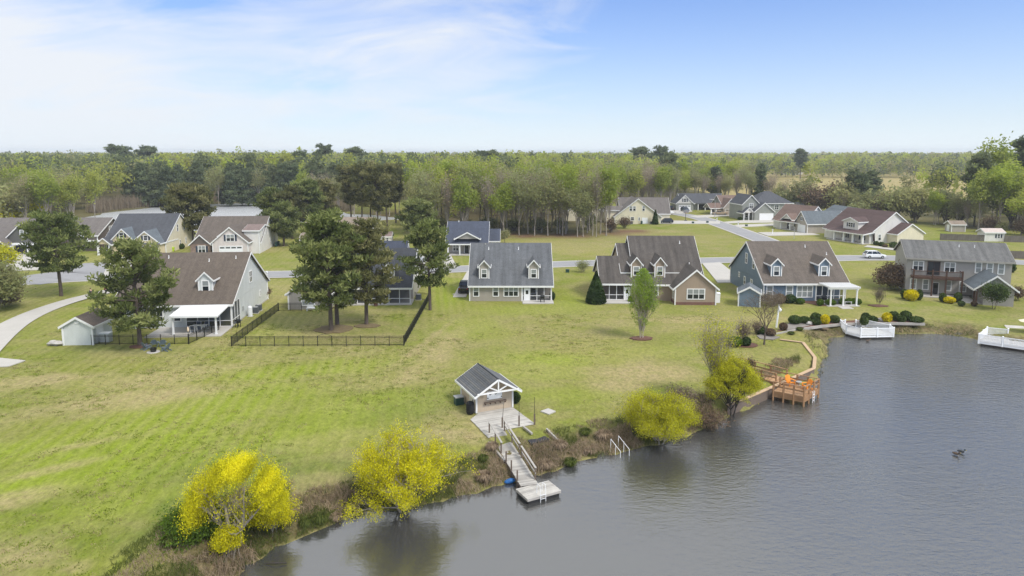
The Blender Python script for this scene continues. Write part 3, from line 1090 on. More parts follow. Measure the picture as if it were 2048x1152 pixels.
SD_TAUPE = siding('taupe_siding', (0.36, 0.325, 0.28))
SD_TAN = siding('tan_siding', (0.33, 0.255, 0.19))
SD_BLUE = siding('blue_siding', (0.145, 0.205, 0.275))
SD_GREY = siding('warm_grey_siding', (0.34, 0.32, 0.295))
SD_PALE = siding('pale_green_grey_siding', (0.62, 0.645, 0.635))
SD_DKGREY = siding('dark_grey_siding', (0.105, 0.105, 0.095))
SD_BROWN = siding('brown_grey_siding', (0.13, 0.105, 0.09))
SD_CREAM = siding('cream_siding', (0.66, 0.56, 0.36))
SD_CREAM2 = siding('pale_cream_siding', (0.70, 0.64, 0.48))
SD_WHITE = siding('white_siding', (0.70, 0.68, 0.64))
SD_PINK = siding('pale_pinkish_siding', (0.62, 0.56, 0.53))
SD_GRN = siding('grey_green_siding', (0.27, 0.28, 0.25))
SD_SHED = siding('board_and_batten_tan', (0.52, 0.42, 0.31), 0.2, True)
SD_STONEY = mat('stone_veneer', (0.22, 0.16, 0.13), 0.9, 0.45, 2.2, bump=0.5)
BRICK = mat('brown_brick', (0.17, 0.09, 0.07), 0.9, 0.3, 4, bump=0.3)
RF_GREY = roofing('grey_shingles', (0.112, 0.118, 0.126), .25)
RF_GTAUPE = roofing('grey_taupe_shingles', (0.150, 0.135, 0.125), .15)
RF_ROSE = roofing('rose_taupe_shingles', (0.205, 0.155, 0.14), .1)
RF_LGREY = roofing('mid_grey_shingles', (0.135, 0.135, 0.132), .3)
RF_BROWN = roofing('brown_shingles', (0.120, 0.098, 0.080), .14)
RF_DKBRN = roofing('dark_brown_shingles', (0.088, 0.078, 0.07), .35)
RF_TAUPE = roofing('taupe_shingles', (0.124, 0.104, 0.088), .15)
RF_SLATE = roofing('slate_blue_shingles', (0.078, 0.082, 0.092), .12)
RF_BLUE = roofing('dark_blue_shingles', (0.062, 0.072, 0.10), .12)
RF_RED = roofing('red_brown_shingles', (0.170, 0.120, 0.100), .12)
RF_PLUM = roofing('plum_brown_shingles', (0.10, 0.068, 0.064), .2)
RF_TAN = roofing('tan_shingles', (0.24, 0.195, 0.155), .15)
RF_MIST = roofing('blue_grey_shingles', (0.125, 0.145, 0.16), .12)
RF_DARK = roofing('charcoal_shingles', (0.05, 0.054, 0.062), .15)


def grill(loc, rz, label):
    g = thing('grill', label, 'grill', loc, rz)
    MB().box(-.32, .32, -.25, .25, .62, .9).tube((-.32, 0, .92), (.32, 0, .92), .25, .25, 10).obj('firebox', BLACK, g)
    for sx in (-.28, .28):
        for sy in (-.2, .2):
            link('leg', cached('grill_leg', lambda mb: mb.box(-.03, .03, -.03, .03, 0, .62), BLACK), g, (sx, sy, 0))
    MB().box(-.75, -.36, -.22, .22, .84, .88).box(.36, .75, -.22, .22, .84, .88).obj('side_shelf', ACMET, g)
    return g


def condenser(loc, rz, label, group=None):
    g = thing('air_conditioner', label, 'air conditioner', loc, rz, group)
    mb = MB().box(-.4, .4, -.4, .4, .06, .9)
    for k in range(7):
        z = .16 + k * .1
        mb.box(-.42, .42, -.42, .42, z, z + .03)
    mb.obj('case', ACMET, g)
    MB().lathe([(.34, .9), (.34, .94), (.1, .95)], 12).obj('fan_guard', STEEL, g)
    MB().box(-.5, .5, -.5, .5, -.1, .06).obj('pad', CONC, g)
    return g


def bin_(loc, rz, label, m, group=None):
    g = thing('wheeled_bin', label, 'bin', loc, rz, group)
    MB().hexa([(-.24, -.26, .08), (.24, -.26, .08), (.24, .26, .08), (-.24, .26, .08), (-.3, -.34, 1.0), (.3, -.34, 1.0), (.3, .34, 1.0), (-.3, .34, 1.0)]).obj('body', m, g)
    MB().hexa([(-.32, -.38, 1.0), (.32, -.38, 1.0), (.32, .36, 1.0), (-.32, .36, 1.0), (-.28, -.3, 1.09), (.28, -.3, 1.09), (.28, .34, 1.12), (-.28, .34, 1.12)]).obj('lid', m, g)
    for s in (-1, 1):
        link('wheel', cached('bin_wheel', lambda mb: mb.tube((-.04, 0, 0), (.04, 0, 0), .12, .12, 10), RUBBER), g, (s * .27, .3, .12))
    return g


# --- H3: the grey roofed house in the centre
h = House('house', 'taupe house with a plain grey roof and two small dormers, in the centre', (-6.9, 109.2), 0, SD_TAUPE, RF_GREY)
h.block(0, 13.4, 0, 16, 2.75, 5.6, 'x', walls=False, gable=SD_TAUPE, oh=.45, gov=.25)
h.box('wall', 0, 8.5, 0, 16, -.2, 2.72, SD_TAUPE)
h.box('porch_wall', 8.5, 13.4, 3.2, 15.99, -.2, 2.72, SD_TAUPE)
h.box('porch_ceiling', 8.5, 13.4, .05, 3.2, 2.6, 2.7, WHITE)
for cx in (0, 8.5):
    h.box('corner_board', cx - .09, cx + .09, -.06, .1, -.2, 2.7, WHITE)
h.win(1.05, 0, .85, .85, 1.45, 'S', 1, 1)
h.win(4.25, 0, .85, .85, 1.45, 'S', 1, 1)
h.win(6.75, 0, .85, 2.3, 1.55, 'S', 3, 1)
h.win(10.4, 3.2, .7, .9, 1.5, 'S', 1, 1)
h.dormer(2.35, .9, 6, 3.3, 1.55, 5.7, .85, .85, 1.3)
h.dormer(10.45, .9, 6, 3.3, 1.55, 5.75, .85, .85, 1.3)
screen_bay(h, 8.62, 13.3, .05, 0.02, 2.62, 4)
h.door(9.35, .0, 0.05, .85, 2.0, 'S', VINYL)
h.box('corner_post', 13.2, 13.4, -.06, .14, 0, 2.62, WHITE)
h.box('patio', 8.6, 13.6, -2.1, 3.2, -.2, .1, CONC)
for px, py in ((2.9, 6.7), (8.0, 6.7)):
    h.pipe(px, py, 2.75 + py * .7 + .1)
h.box('chimney_cap', 2.2, 2.4, 7.6, 7.8, 8.0, 8.5, STEEL)
grill((4.9, 107.9, .1), .1, 'black patio grill in front of the centre house screened porch')

# --- H1: pale house at the left with the white patio cover
h = House('house', 'pale siding house with a brown roof, one dormer and a white patio cover', (-38.9, 92.6), 4.5, SD_PALE, RF_BROWN)
h.block(-15.5, 0, 0, 18, 3.35, 5.7, 'x', walls=False, gable=SD_PALE, oh=.4, gov=.35)
h.box('wall', -15.5, -6.2, 0, 17.99, -.2, 3.32, SD_PALE)
h.box('wall', -6.2, 0, 3.6, 18, -.2, 3.33, SD_PALE)
h.box('porch_ceiling', -6.2, 0, .05, 3.6, 3.2, 3.3, WHITE)
h.box('corner_board', -.1, .1, 17.9, 18.1, -.2, 3.3, WHITE)
h.box('corner_post', -.1, .1, -.1, .12, -.2, 3.3, WHITE)
h.box('base_course', -.02, .03, 0, 18, -.2, .18, CONC)
mbs = MB()
for yy in (.15, 1.3, 2.5, 3.55):
    mbs.box(-.05, .05, yy - .05, yy + .05, 0, 3.2)
mbs.box(-.04, .04, .1, 3.6, .85, .93)
f = h.add('screen_frame', mbs, WHITE)
MB().poly([(0, .1, .1), (0, 3.6, .1), (0, 3.6, 3.2), (0, .1, 3.2)]).obj('screen', SCREEN, f)
screen_bay(h, -6.1, -.1, 0.0, .05, 3.2, 4)
h.box('patio', -9.6, .15, -5.1, 0, -.2, .1, CONC)
cov = MB().hexa([(-6.6, -4.5, 2.5), (-.3, -4.5, 2.5), (-.3, .25, 2.95), (-6.6, .25, 2.95), (-6.6, -4.5, 2.68), (-.3, -4.5, 2.68), (-.3, .25, 3.1), (-6.6, .25, 3.1)])
h.add('patio_cover', cov, VINYL)
h.box('gutter', -6.65, -.25, -4.62, -4.5, 2.46, 2.7, VINYL)
for px in (-6.2, -.7):
    h.post(px, -4.2, .1, 2.52, .2)
h.win(-7.3, 0, 1.0, .9, 1.3, 'S', 1)
h.win(-10.0, 0, 1.0, 1.6, 1.3, 'S', 2)
h.win(-4.2, 3.6, .9, .9, 1.5, 'S', 1)
h.dormer(-4.0, 2.0, 8.5, 4.3, 1.9, 6.45, .95, .9, 1.4)
h.win(0, 9.3, 4.6, 1.3, 1.6, 'E', 2)
h.win(0, 13.7, 1.5, .45, .8, 'E', 1, far=True)
for px, py in ((-11.2, 8.0), (-5.2, 7.3), (-1.5, 7.8)):
    h.pipe(px, py, 3.35 + py * .633 + .1)
h.box('meter_box', .02, .14, 4.7, 5.1, 1.2, 1.8, PUTTY)


def wpt(hh, x, y, z=0.0):
    a = hh.o.rotation_euler[2]
    l = hh.o.location
    return (l[0] + x * math.cos(a) - y * math.sin(a), l[1] + x * math.sin(a) + y * math.cos(a), l[2] + z)


condenser(wpt(h, .9, 8.0, .05), .1, 'nearer of two dark condensers by the pale house wall')
condenser(wpt(h, .9, 9.6, .05), .1, 'farther of two dark condensers by the pale house wall')
g = thing('gas_tank', 'white upright tank against the pale house wall', 'tank', wpt(h, .7, 6.0), 0)
MB().lathe([(.3, .06), (.32, .2), (.32, 1.35), (.24, 1.52), (.06, 1.6)], 12).obj('cylinder', VINYL, g)
MB().box(-.42, .42, -.42, .42, -.1, .06).obj('pad', CONC, g)
grill(wpt(h, .9, -.4, 0), 1.2, 'black covered grill at the corner of the pale house patio')


def patio_chair(loc, rz, label, group=None, m=WHITE, sling=None):
    c = thing('patio_chair', label, 'chair', loc, rz, group)
    MB().box(-.26, .26, -.26, .24, .4, .45).obj('seat', sling or SHUT, c)
    MB().hexa([(-.26, .2, .45), (.26, .2, .45), (.26, .26, .45), (-.26, .26, .45), (-.26, .32, 1.0), (.26, .32, 1.0), (.26, .37, 1.0), (-.26, .37, 1.0)]).obj('backrest', sling or SHUT, c)
    MB().box(-.3, -.25, -.28, .3, 0, .06).box(.25, .3, -.28, .3, 0, .06).box(-.3, -.25, -.28, -.22, 0, .64).box(.25, .3, -.28, -.22, 0, .64).box(-.3, -.25, -.28, .3, .6, .65).box(.25, .3, -.28, .3, .6, .65).beam((-.28, .24, 0), (-.28, .36, 1.02), .05, .05).beam((.28, .24, 0), (.28, .36, 1.02), .05, .05).box(-.3, .3, .33, .38, .97, 1.03).obj('frame', m, c)
    return c


p0 = wpt(h, -3.6, -2.2, .1)
tb = thing('patio_table', 'pale patio table under the white cover', 'table', p0, .08)
MB().box(-.9, .9, -.5, .5, .7, .75).obj('tabletop', WHITE, tb)
for sx in (-.8, .8):
    for sy in (-.42, .42):
        link('leg', cached('table_leg', lambda mb: mb.box(-.035, .035, -.035, .035, 0, .7), WHITE), tb, (sx, sy, 0))
ch = patio_chair(wpt(h, -4.1, -3.05, .1), R(184), 'left chair on the near side of the covered patio table')
copy_tree(ch, wpt(h, -3.2, -3.05, .1), R(186), 'right chair on the near side of the covered patio table')
copy_tree(ch, wpt(h, -4.1, -1.3, .1), R(4), 'left chair on the house side of the covered patio table')
copy_tree(ch, wpt(h, -3.1, -1.3, .1), R(-4), 'right chair on the house side of the covered patio table')

# --- H2: house behind the pines
h = House('house', 'house with a charcoal roof half hidden behind the fenced yard pines', (-16.2, 107.0), 1, SD_GREY, RF_DARK)
h.block(-12, 0, 0, 15, 2.85, 5.0, 'x', walls=False, gable=SD_WHITE, oh=.45, gov=.3)
h.box('wall', -12, 0, 3.4, 14.99, -.2, 2.82, SD_GREY)
h.box('porch_ceiling', -12, 0, .05, 3.4, 2.65, 2.8, WHITE)
screen_bay(h, -8.5, -.1, .1, .05, 2.65, 5)
h.box('corner_board', -.1, .1, 14.9, 15.1, -.2, 2.8, WHITE)
h.block(-18.3, -12, -3.6, 9, 2.6, 2.3, 'y', wall=SD_GREY, roof=RF_BROWN, corners='ab', ends=(True, False))
h.win(-15.3, -3.6, .7, 1.9, 1.3, 'S', 2, 2)
h.dormer(-9.3, 1.4, 6, 3.7, 1.7, 5.6, .8, .8, 1.2)
h.dormer(-3.6, 1.4, 6, 3.7, 1.7, 5.6, .8, .8, 1.2)
h.box('patio', -11.5, .2, -.9, 3.4, -.2, .12, CONC)
h.block(-13.5, -2.5, 11, 19, 2.9, 5.2, 'x', wall=SD_WHITE, roof=RF_BLUE)
condenser(wpt(h, .9, 3, .05), 0, 'grey condenser on the right side of the half hidden house')
g = thing('garden_bench', 'white plastic bench outside the half hidden house window', 'bench', wpt(h, -14.6, -4.5), 0)
MB().box(-.7, .7, -.25, .2, .4, .46).obj('seat', WHITE, g)
MB().box(-.7, .7, .18, .25, .46, .9).obj('backrest', WHITE, g)
for sx in (-.6, .6):
    link('leg', cached('bench_leg', lambda mb: mb.box(-.05, .05, -.22, .22, 0, .4), WHITE), g, (sx, 0, 0))
g = thing('stone_urn', 'small reddish planter on the lawn below the half hidden porch', 'planter', (*(-21.5, 105.5), 0), 0)
MB().lathe([(.25, 0), (.32, .3), (.42, .55), (.38, .58)], 10).obj('pot', BRICK, g)
MB().blob((0, 0, .62), (.35, .35, .25), 8, 5, random.Random(2), .25).obj('plant', MULCH, g)

# --- H4: stepped dark roof
h = House('house', 'tan house with stepped dark roofs and a tan gable wing facing the pond', (14.6, 109.6), -1.5, SD_TAN, RF_DKBRN)
h.block(0, 6, 0, 12, 3.0, 3.4, 'x', walls=False, gable=SD_TAUPE, oh=.45, rp=.46, gov=.3, ends=(True, False))
h.box('wall', 4.9, 6, 0.02, 12, -.2, 2.95, SD_TAN)
h.box('porch_wall', 0, 4.9, 3.3, 12, -.2, 2.95, SD_TAN)
h.box('porch_ceiling', 0, 4.9, .05, 3.3, 2.8, 2.95, WHITE)
screen_bay(h, .1, 4.9, .1, .1, 2.8, 4)
h.door(4.2, .04, .1, .85, 2.0, 'S', VINYL)
h.box('patio', -.2, 7.0, -2.4, 3.3, -.2, .12, CONC)
h.block(3.6, 16.3, 2.0, 16, 4.4, 3.75, 'x', wall=SD_TAN, oh=.3, gov=.28, rp=.5)
h.block(5.6, 16.6, 0.05, 18, 2.95, 6.5, 'x', wall=SD_TAN, oh=.45, gov=.28, rp=.5)
h.block(11.4, 17.8, -2.9, 8, 2.85, 2.75, 'y', wall=SD_TAN, corners='ab', ends=(True, False), oh=.45)
h.box('brick_skirt', 11.35, 17.85, -2.96, 0, -.2, .45, BRICK)
h.win(14.65, -2.9, 1.0, 2.7, 1.5, 'S', 3, 1)
h.win(8.3, 0, .9, 1.8, 1.5, 'S', 2, 1)
h.win(11.4, -1.6, .9, .7, 1.5, 'W', 1, 1)
h.dormer(5.75, .9, 6.5, 3.7, 1.6, 6.05, 1.0, .9, 1.3)
h.dormer(9.6, .9, 6.5, 3.7, 1.6, 6.05, 1.0, .9, 1.3)
h.pipe(14.1, 7.5, 2.95 + 7.5 * .722 + .1)
h.pipe(14.6, 2.0, 5.6)
g = thing('utility_cabinet', 'small white cabinet at the right corner of the tan house', 'cabinet', wpt(h, 18.6, -1.0), 0)
MB().box(-.35, .35, -.3, .3, 0, 1.5).obj('body', VINYL, g)
MB().hexa([(-.4, -.36, 1.5), (.4, -.36, 1.5), (.4, .36, 1.5), (-.4, .36, 1.5), (-.36, -.3, 1.6), (.36, -.3, 1.6), (.36, .3, 1.66), (-.36, .3, 1.66)]).obj('lid', VINYL, g)

# --- H5: blue house with pergola
h = House('house', 'blue house with a brown roof, two dormers and a white pergola', (40.9, 108.9), 0.5, SD_BLUE, RF_TAUPE)
h.block(0, 13.5, 0, 16.5, 3.15, 5.5, 'x', walls=False, gable=SD_BLUE, oh=.45, gov=.3)
h.box('wall', 0, 8.5, 0, 16.49, -.2, 3.12, SD_BLUE)
h.box('porch_wall', 8.5, 13.45, 2.2, 16.5, -.2, 3.12, SD_BLUE)
h.box('corner_board', -.1, .1, -.06, .1, -.2, 3.1, WHITE)
h.box('corner_board', 8.4, 8.6, -.06, .1, -.2, 3.1, WHITE)
h.box('corner_board', -.1, .1, 16.4, 16.6, -.2, 3.1, WHITE)
h.win(.95, 0, .75, .95, 1.75, 'S', 1, 2)
h.win(4.15, 0, .75, 1.0, 1.75, 'S', 1, 2)
h.win(6.65, 0, .75, 2.5, 1.75, 'S', 3, 2)
h.dormer(2.3, 1.0, 6.6, 3.7, 1.65, 6.05, .85, .9, 1.4)
h.dormer(10.1, 1.0, 6.6, 3.7, 1.65, 6.1, .85, .9, 1.4)
for yy, zz in ((8.5, 5.0), (5.0, 4.6)):
    h.win(0, yy, zz, .9, 1.6, 'W', 1, 1)
h.win(0, 8.9, 1.2, .7, 1.2, 'W', 1, 1)
h.win(0, 5.6, 1.0, .8, 1.5, 'W', 1, 1)
h.win(0, 11.8, 2.0, .5, .7, 'W', 1, far=True)
for px, py in ((9.4, 7.0), (12.4, 5.4)):
    h.pipe(px, py, 3.15 + py * .667 + .1)
screen_bay(h, 8.6, 13.4, .1, .05, 2.6, 5)
h.box('pergola_beam', 8.7, 13.6, -3.75, -3.6, 2.7, 2.95, WHITE)
h.box('pergola_beam', 8.7, 13.6, -.35, -.2, 2.7, 2.95, WHITE)
for k in range(15):
    link('pergola_slat', cached('pergola_slat', lambda mb: mb.box(-.04, .04, -4.3, .1, 2.95, 3.15), WHITE), h.o, (8.8 + k * .335, 0, 0))
for k in range(9):
    link('pergola_lath', cached('pergola_lath', lambda mb: mb.box(8.7, 13.6, -.03, .03, 3.15, 3.2), WHITE), h.o, (0, -4.0 + k * .48, 0))
for px in (9.2, 11.2, 13.3):
    h.post(px, -3.68, .1, 2.7, .2)
h.box('patio', 8.7, 13.8, -4.0, 0, -.2, .1, CONC)
h.box('patio_step', 10.2, 12.0, -5.6, -4.0, -.2, .06, CONC)
# garden shed leaning on its left flank
s = House('garden_shed', 'blue garden shed with a white rimmed roof beside the blue house', (*(35.7, 105.5), ), -18, SD_BLUE, RF_MIST, cat='shed')
s.block(0, 3.2, 0, 3.4, 2.2, .9, 'y', corners='abd', oh=.2, gov=.2)
s.door(0, 1.2, .1, .8, 1.8, 'W', VINYL)
s.door(0, 2.2, .1, .8, 1.8, 'W', VINYL)
sofa = thing('patio_sofa', 'grey outdoor sofa with white cushions under the pergola', 'sofa', wpt(h, 10.4, -2.2, .1), R(170))
MB().box(-.9, .9, -.4, .4, .12, .38).obj('base', ACMET, sofa)
MB().box(-.85, .85, -.38, .28, .38, .5).obj('seat_cushion', VINYL, sofa)
MB().box(-.9, .9, .28, .42, .38, .85).obj('backrest', ACMET, sofa)
tbl = thing('coffee_table', 'white low table under the pergola', 'table', wpt(h, 12.4, -2.6, .1), 0)
MB().box(-.6, .6, -.35, .35, .4, .46).obj('tabletop', WHITE, tbl)
for sx in (-.5, .5):
    for sy in (-.28, .28):
        link('leg', cached('low_leg', lambda mb: mb.box(-.04, .04, -.04, .04, 0, .4), WHITE), tbl, (sx, sy, 0))
grill(wpt(h, 9.2, -1.4, .1), 0, 'dark grill at the left end of the pergola terrace')

# --- H6: two storey grey house at the right
h = House('house', 'two storey grey house with a dark timber balcony at the right', (67.7, 115.6), -20, SD_GREY, RF_LGREY, trim=SD_GREY)
h.block(0, 15.2, 0, 10.6, 6.3, 2.25, 'x', wall=SD_GREY, oh=.5, gov=.3)
h.trim = WHITE
for x, n in ((1.85, 2), (10.1, 0),):
    pass
h.win(1.75, 0, 4.1, 1.5, 1.5, 'S', 2, 1)
h.win(6.4, 0, 4.1, 1.5, 1.5, 'S', 2, 1)
for x in (10.5, 12.1, 13.7):
    h.win(x, 0, 4.2, .8, 1.6, 'S', 1, 2)
h.box('patio_door_frame', 3.1, 5.0, -.07, .02, 3.45, 5.75, DARKWOOD)
h.box('patio_door', 3.2, 4.05, -.09, .0, 3.5, 5.65, GLASS)
h.box('patio_door', 4.1, 4.9, -.08, .0, 3.5, 5.65, SHADEFAB)
for x in (1.2, 3.05, 6.4):
    h.win(x, 0, .9, .8, 1.6, 'S', 1, 2)
h.win(8.5, 0, .9, .9, 1.6, 'S', 1, 2)
h.door(4.55, 0, .1, .8, 2.0, 'S', DARKDOOR)
# balcony
h.box('balcony_floor', .7, 8.0, -2.0, 0, 2.95, 3.25, DARKWOOD)
for x in (.8, 3.6, 5.6, 7.9):
    h.box('balcony_post', x - .11, x + .11, -2.0, -1.78, 0, 4.55, DARKWOOD)
rl = MB().box(.8, 7.9, -1.95, -1.85, 4.25, 4.35).box(.8, 7.9, -1.95, -1.85, 3.4, 3.48)
h.add('balcony_rail', rl, DARKWOOD)
bl = MB()
for k in range(58):
    x = .95 + k * .12
    bl.box(x - .012, x + .012, -1.915, -1.89, 3.48, 4.25)
b = h.add('baluster', bl, BLACK)
b['kind'] = 'stuff'
for x in (.8, 7.9):
    h.box('side_rail', x - .05, x + .05, -1.8, 0, 4.24, 4.34, DARKWOOD)
    for k in range(5):
        h.box('baluster', x - .012, x + .012, -1.6 + k * .34, -1.576 + k * .34, 3.25, 4.24, BLACK)
h.box('patio', -.4, 9.4, -2.6, 0, -.2, .12, CONC)
h.box('patio', 7.4, 9.9, -5.6, -2.6, -.2, .08, CONC)
h.box('brick_skirt', -.03, 15.23, -.03, .05, -.2, .35, SD_DKGREY)
# garage wing with porch
h.block(8.9, 14.0, -6.2, -.1, 2.75, 1.95, 'y', walls=False, gable=SD_GRN, roof=RF_MIST, oh=.5, gov=.35)
h.box('wall', 9.9, 14.0, -6.16, -.1, -.2, 2.72, SD_GREY)
for y in (-6.0, -4.8):
    h.box('porch_post', 8.9, 9.1, y - .1, y + .1, 0, 2.7, DARKWOOD)
for px, py in ((8.3, 3.5), (10.6, 3.6)):
    h.pipe(px, py, 6.3 + py * .425 + .1)

# --- back row, left
h = House('house', 'dark grey house with three white edged gables at the far left', (-101.6, 166.0), 2, SD_DKGREY, RF_GTAUPE)
h.block(-27, 0, 0, 14, 4.0, 3.5, 'x', wall=SD_BROWN, corners='b', oh=.4, gov=.4)
h.block(-19, -10.5, -4.4, 6, 3.6, 3.9, 'y', wall=SD_DKGREY, ends=(True, False), oh=.5)
h.block(-24.5, -17.2, -7.0, 4, 2.5, 3.2, 'y', wall=SD_DKGREY, ends=(True, False), oh=.5)
h.block(-34, -22, 1, 12, 3.0, 4.2, 'y', wall=SD_DKGREY, roof=RF_GTAUPE, ends=(True, False))
h.win(-14.6, -4.4, 4.2, 1.6, 1.5, 'S', 2, 1)
h.win(-20.9, -7.0, 3.1, .8, 1.1, 'S', 1)
h.garage(-20.6, -7.0, 0, 4.9, 2.1, 'S')
h.box('porch_beam', -17.0, -10.6, -5.4, -4.4, 2.3, 2.7, WHITE)
h.box('porch_shade_panel', -16.6, -14.8, -4.43, -4.38, 0, 2.2, SHADEFAB)  # flat dark panel painted as the shade inside the porch opening
for x in (-16.9, -13.4):
    h.post(x, -5.2, 0, 2.3, .3)
h.win(0, 6.3, 4.0, 1.7, 1.5, 'E', 2, 1)
h.win(-3.2, 0, 3.0, 1.7, 1.5, 'S', 2, 1)
h.box('porch_roof', -4.0, 1.2, -1.4, 0, 2.5, 2.75, WHITE)

h = House('house', 'cream house with a steep dark slate roof and a brown garage door', (-97.0, 161.0), 3, SD_CREAM, RF_SLATE)
h.block(0, 14.2, 0, 17, 2.9, 5.9, 'x', wall=SD_CREAM2, corners='b', oh=.35, gov=.3)
h.block(1.8, 7.2, -.4, 8, 3.3, 2.7, 'y', wall=SD_CREAM, roof=RF_MIST, ends=(True, False), oh=.35)
h.block(7.3, 13.9, -2.2, 7, 2.9, 2.7, 'y', wall=SD_CREAM, roof=RF_MIST, ends=(True, False), oh=.3)
h.box('garage_eyebrow', 7.1, 14.1, -2.9, -2.2, 2.65, 2.9, RF_MIST)
h.block(-.6, 2.6, -2.2, 4, 2.7, 1.35, 'y', walls=False, gable=SD_CREAM, ends=(True, False), oh=.3)
for x in (-.4, 2.2):
    h.post(x, -2.0, 0, 2.7, .38)
h.win(4.3, -.4, 4.0, .95, 1.1, 'S', 1, 0, SHUT)
h.win(10.7, -2.2, 3.6, .9, 1.0, 'S', 1, 0, SHUT)
h.win(4.9, -.4, .7, 1.9, 1.6, 'S', 3, 1, SHUT)
h.garage(10.9, -2.2, 0, 4.9, 2.1, 'S', BROWNDOOR, False)
h.door(1.0, 0, .1, .95, 2.1, 'S', DARKDOOR)
h.box('stone_skirt', 2.6, 7.25, -.47, -.38, -.2, .6, SD_STONEY)
h.win(14.2, 7.0, 4.7, .7, 1.6, 'E', 1)
h.win(14.2, 10.9, 4.7, .7, 1.6, 'E', 1)
h.win(14.2, 8.0, 1.0, .55, 1.3, 'E', 1, far=True)
h.win(14.2, 11.5, 1.1, .7, 1.4, 'E', 1, 2)
bin_((*(-83.6, 165.4), 0), 0, 'dark green wheeled bin beside a lime one near the slate roofed house', BINGREEN)
bin_((*(-83.0, 165.4), 0), 0, 'lime yellow wheeled bin beside the slate roofed cream house', BINLIME)

h = House('house', 'white pink house with a brown roof and a white double garage door', (-76.2, 162.3), 5, SD_PINK, RF_TAUPE)
h.block(0, 15.4, 0, 16.5, 2.6, 5.4, 'x', wall=SD_WHITE, oh=.35, gov=.3)
h.block(5.6, 13.6, -4.0, 8, 3.2, 3.4, 'y', wall=SD_PINK, ends=(True, False), oh=.4, corners='ab')
h.block(12.0, 15.5, -1.2, 8, 5.5, .9, 'x', wall=SD_WHITE, roof=RF_ROSE, oh=.3, corners='b')
h.block(0, 4.6, -2.6, 6, 2.6, 2.1, 'y', wall=SD_STONEY, gable=SD_BROWN, ends=(True, False), oh=.35)
h.add('gable_panel', MB().poly([(.1, -2.63, 2.62), (4.5, -2.63, 2.62), (2.3, -2.63, 4.6)]), SD_BROWN)
h.block(5.2, 9.4, 1.6, 7, 4.0, 1.5, 'y', walls=False, gable=SD_DKGREY, ends=(True, False), oh=.3)
h.win(9.7, -4.0, 3.4, 1.8, 1.5, 'S', 2, 1, SHUT)
h.garage(9.7, -4.0, 0, 5.2, 2.1, 'S')
h.win(2.6, -2.6, .6, 1.6, 1.5, 'S', 2, 1, SHUT)
h.box('porch_wall', 4.65, 5.55, -1.0, -.9, 0, 2.4, SD_GRN)
for y in (2.0, 5.0):
    h.win(15.5, y, 4.0, .6, 1.5, 'E', 1)
h.win(15.4, 9.0, 1.6, .5, .9, 'E', 1, far=True)
h.win(15.4, 13.0, 1.2, .5, 1.5, 'E', 1, far=True)
b1 = bin_(wpt(h, 16.4, 10.5), .3, 'nearest dark bin of three along the white pink house', BINGREEN)
copy_tree(b1, wpt(h, 16.4, 11.8), .3, 'middle dark bin of three along the white pink house')
copy_tree(b1, wpt(h, 16.4, 13.1), .3, 'farthest dark bin of three along the white pink house')

h = House('house', 'house with a plain tan roof behind the twin trunked pine', (-52.5, 168.0), 0, SD_WHITE, RF_TAN)
h.block(0, 16.5, 0, 16, 2.7, 4.6, 'x', wall=SD_WHITE, oh=.4, gov=.35)
h.block(2, 9, -3, 8, 2.8, 3.0, 'y', wall=SD_WHITE, roof=RF_TAN, ends=(True, False))
h.win(5.5, -3, .8, 1.8, 1.5, 'S', 2, 1)
h.win(12.5, 0, .8, 1.8, 1.5, 'S', 2, 1)
s = House('garden_shed', 'tiny white shed with a pink roof behind the middle pines', (*(-35.2, 179.3),), 0, SD_WHITE, RF_RED, cat='shed')
s.block(0, 3.2, 0, 3, 2.0, 1.0, 'x', oh=.2, gov=.2, roof=RF_ROSE)
s.win(2.2, 0, .9, .6, .7, 'S', 1, far=True)

h = House('house', 'small house with a dark blue roof and a front pediment', (-15.4, 159.4), 0, SD_TAUPE, RF_BLUE)
h.block(0, 9.6, 0, 14, 2.9, 4.3, 'x', walls=False, gable=SD_TAUPE, oh=.5, gov=.3)
h.box('wall', 0, 9.6, 1.9, 14, -.2, 2.85, SD_TAUPE)
h.block(2.0, 7.8, -.3, 4, 3.9, 1.5, 'y', walls=False, gable=SD_GREY, roof=RF_BLUE, ends=(True, False), oh=.2)
h.box('porch_beam', -.2, 9.8, -.35, -.05, 2.45, 2.85, WHITE)
for x in (.3, 3.1, 6.3, 9.3):
    h.post(x, -.2, 0, 2.5, .28)
h.door(4.6, 1.9, .2, .95, 2.1, 'S', DARKDOOR)
h.win(7.4, 1.9, .8, 1.7, 1.4, 'S', 2, 1)
h.win(2.0, 1.9, .8, 1.3, 1.4, 'S', 2, 1)
h.box('porch_floor', -.2, 9.8, -.6, 1.9, -.2, .18, CONC)
h.block(9.6, 12.2, 6, 12, 2.7, 2.4, 'x', wall=SD_TAUPE, ends=(False, True), oh=.3)
h.win(10.9, 6, 1.1, 1.0, 1.0, 'S', 1)
h.pipe(2.4, 6.8, 7.2)

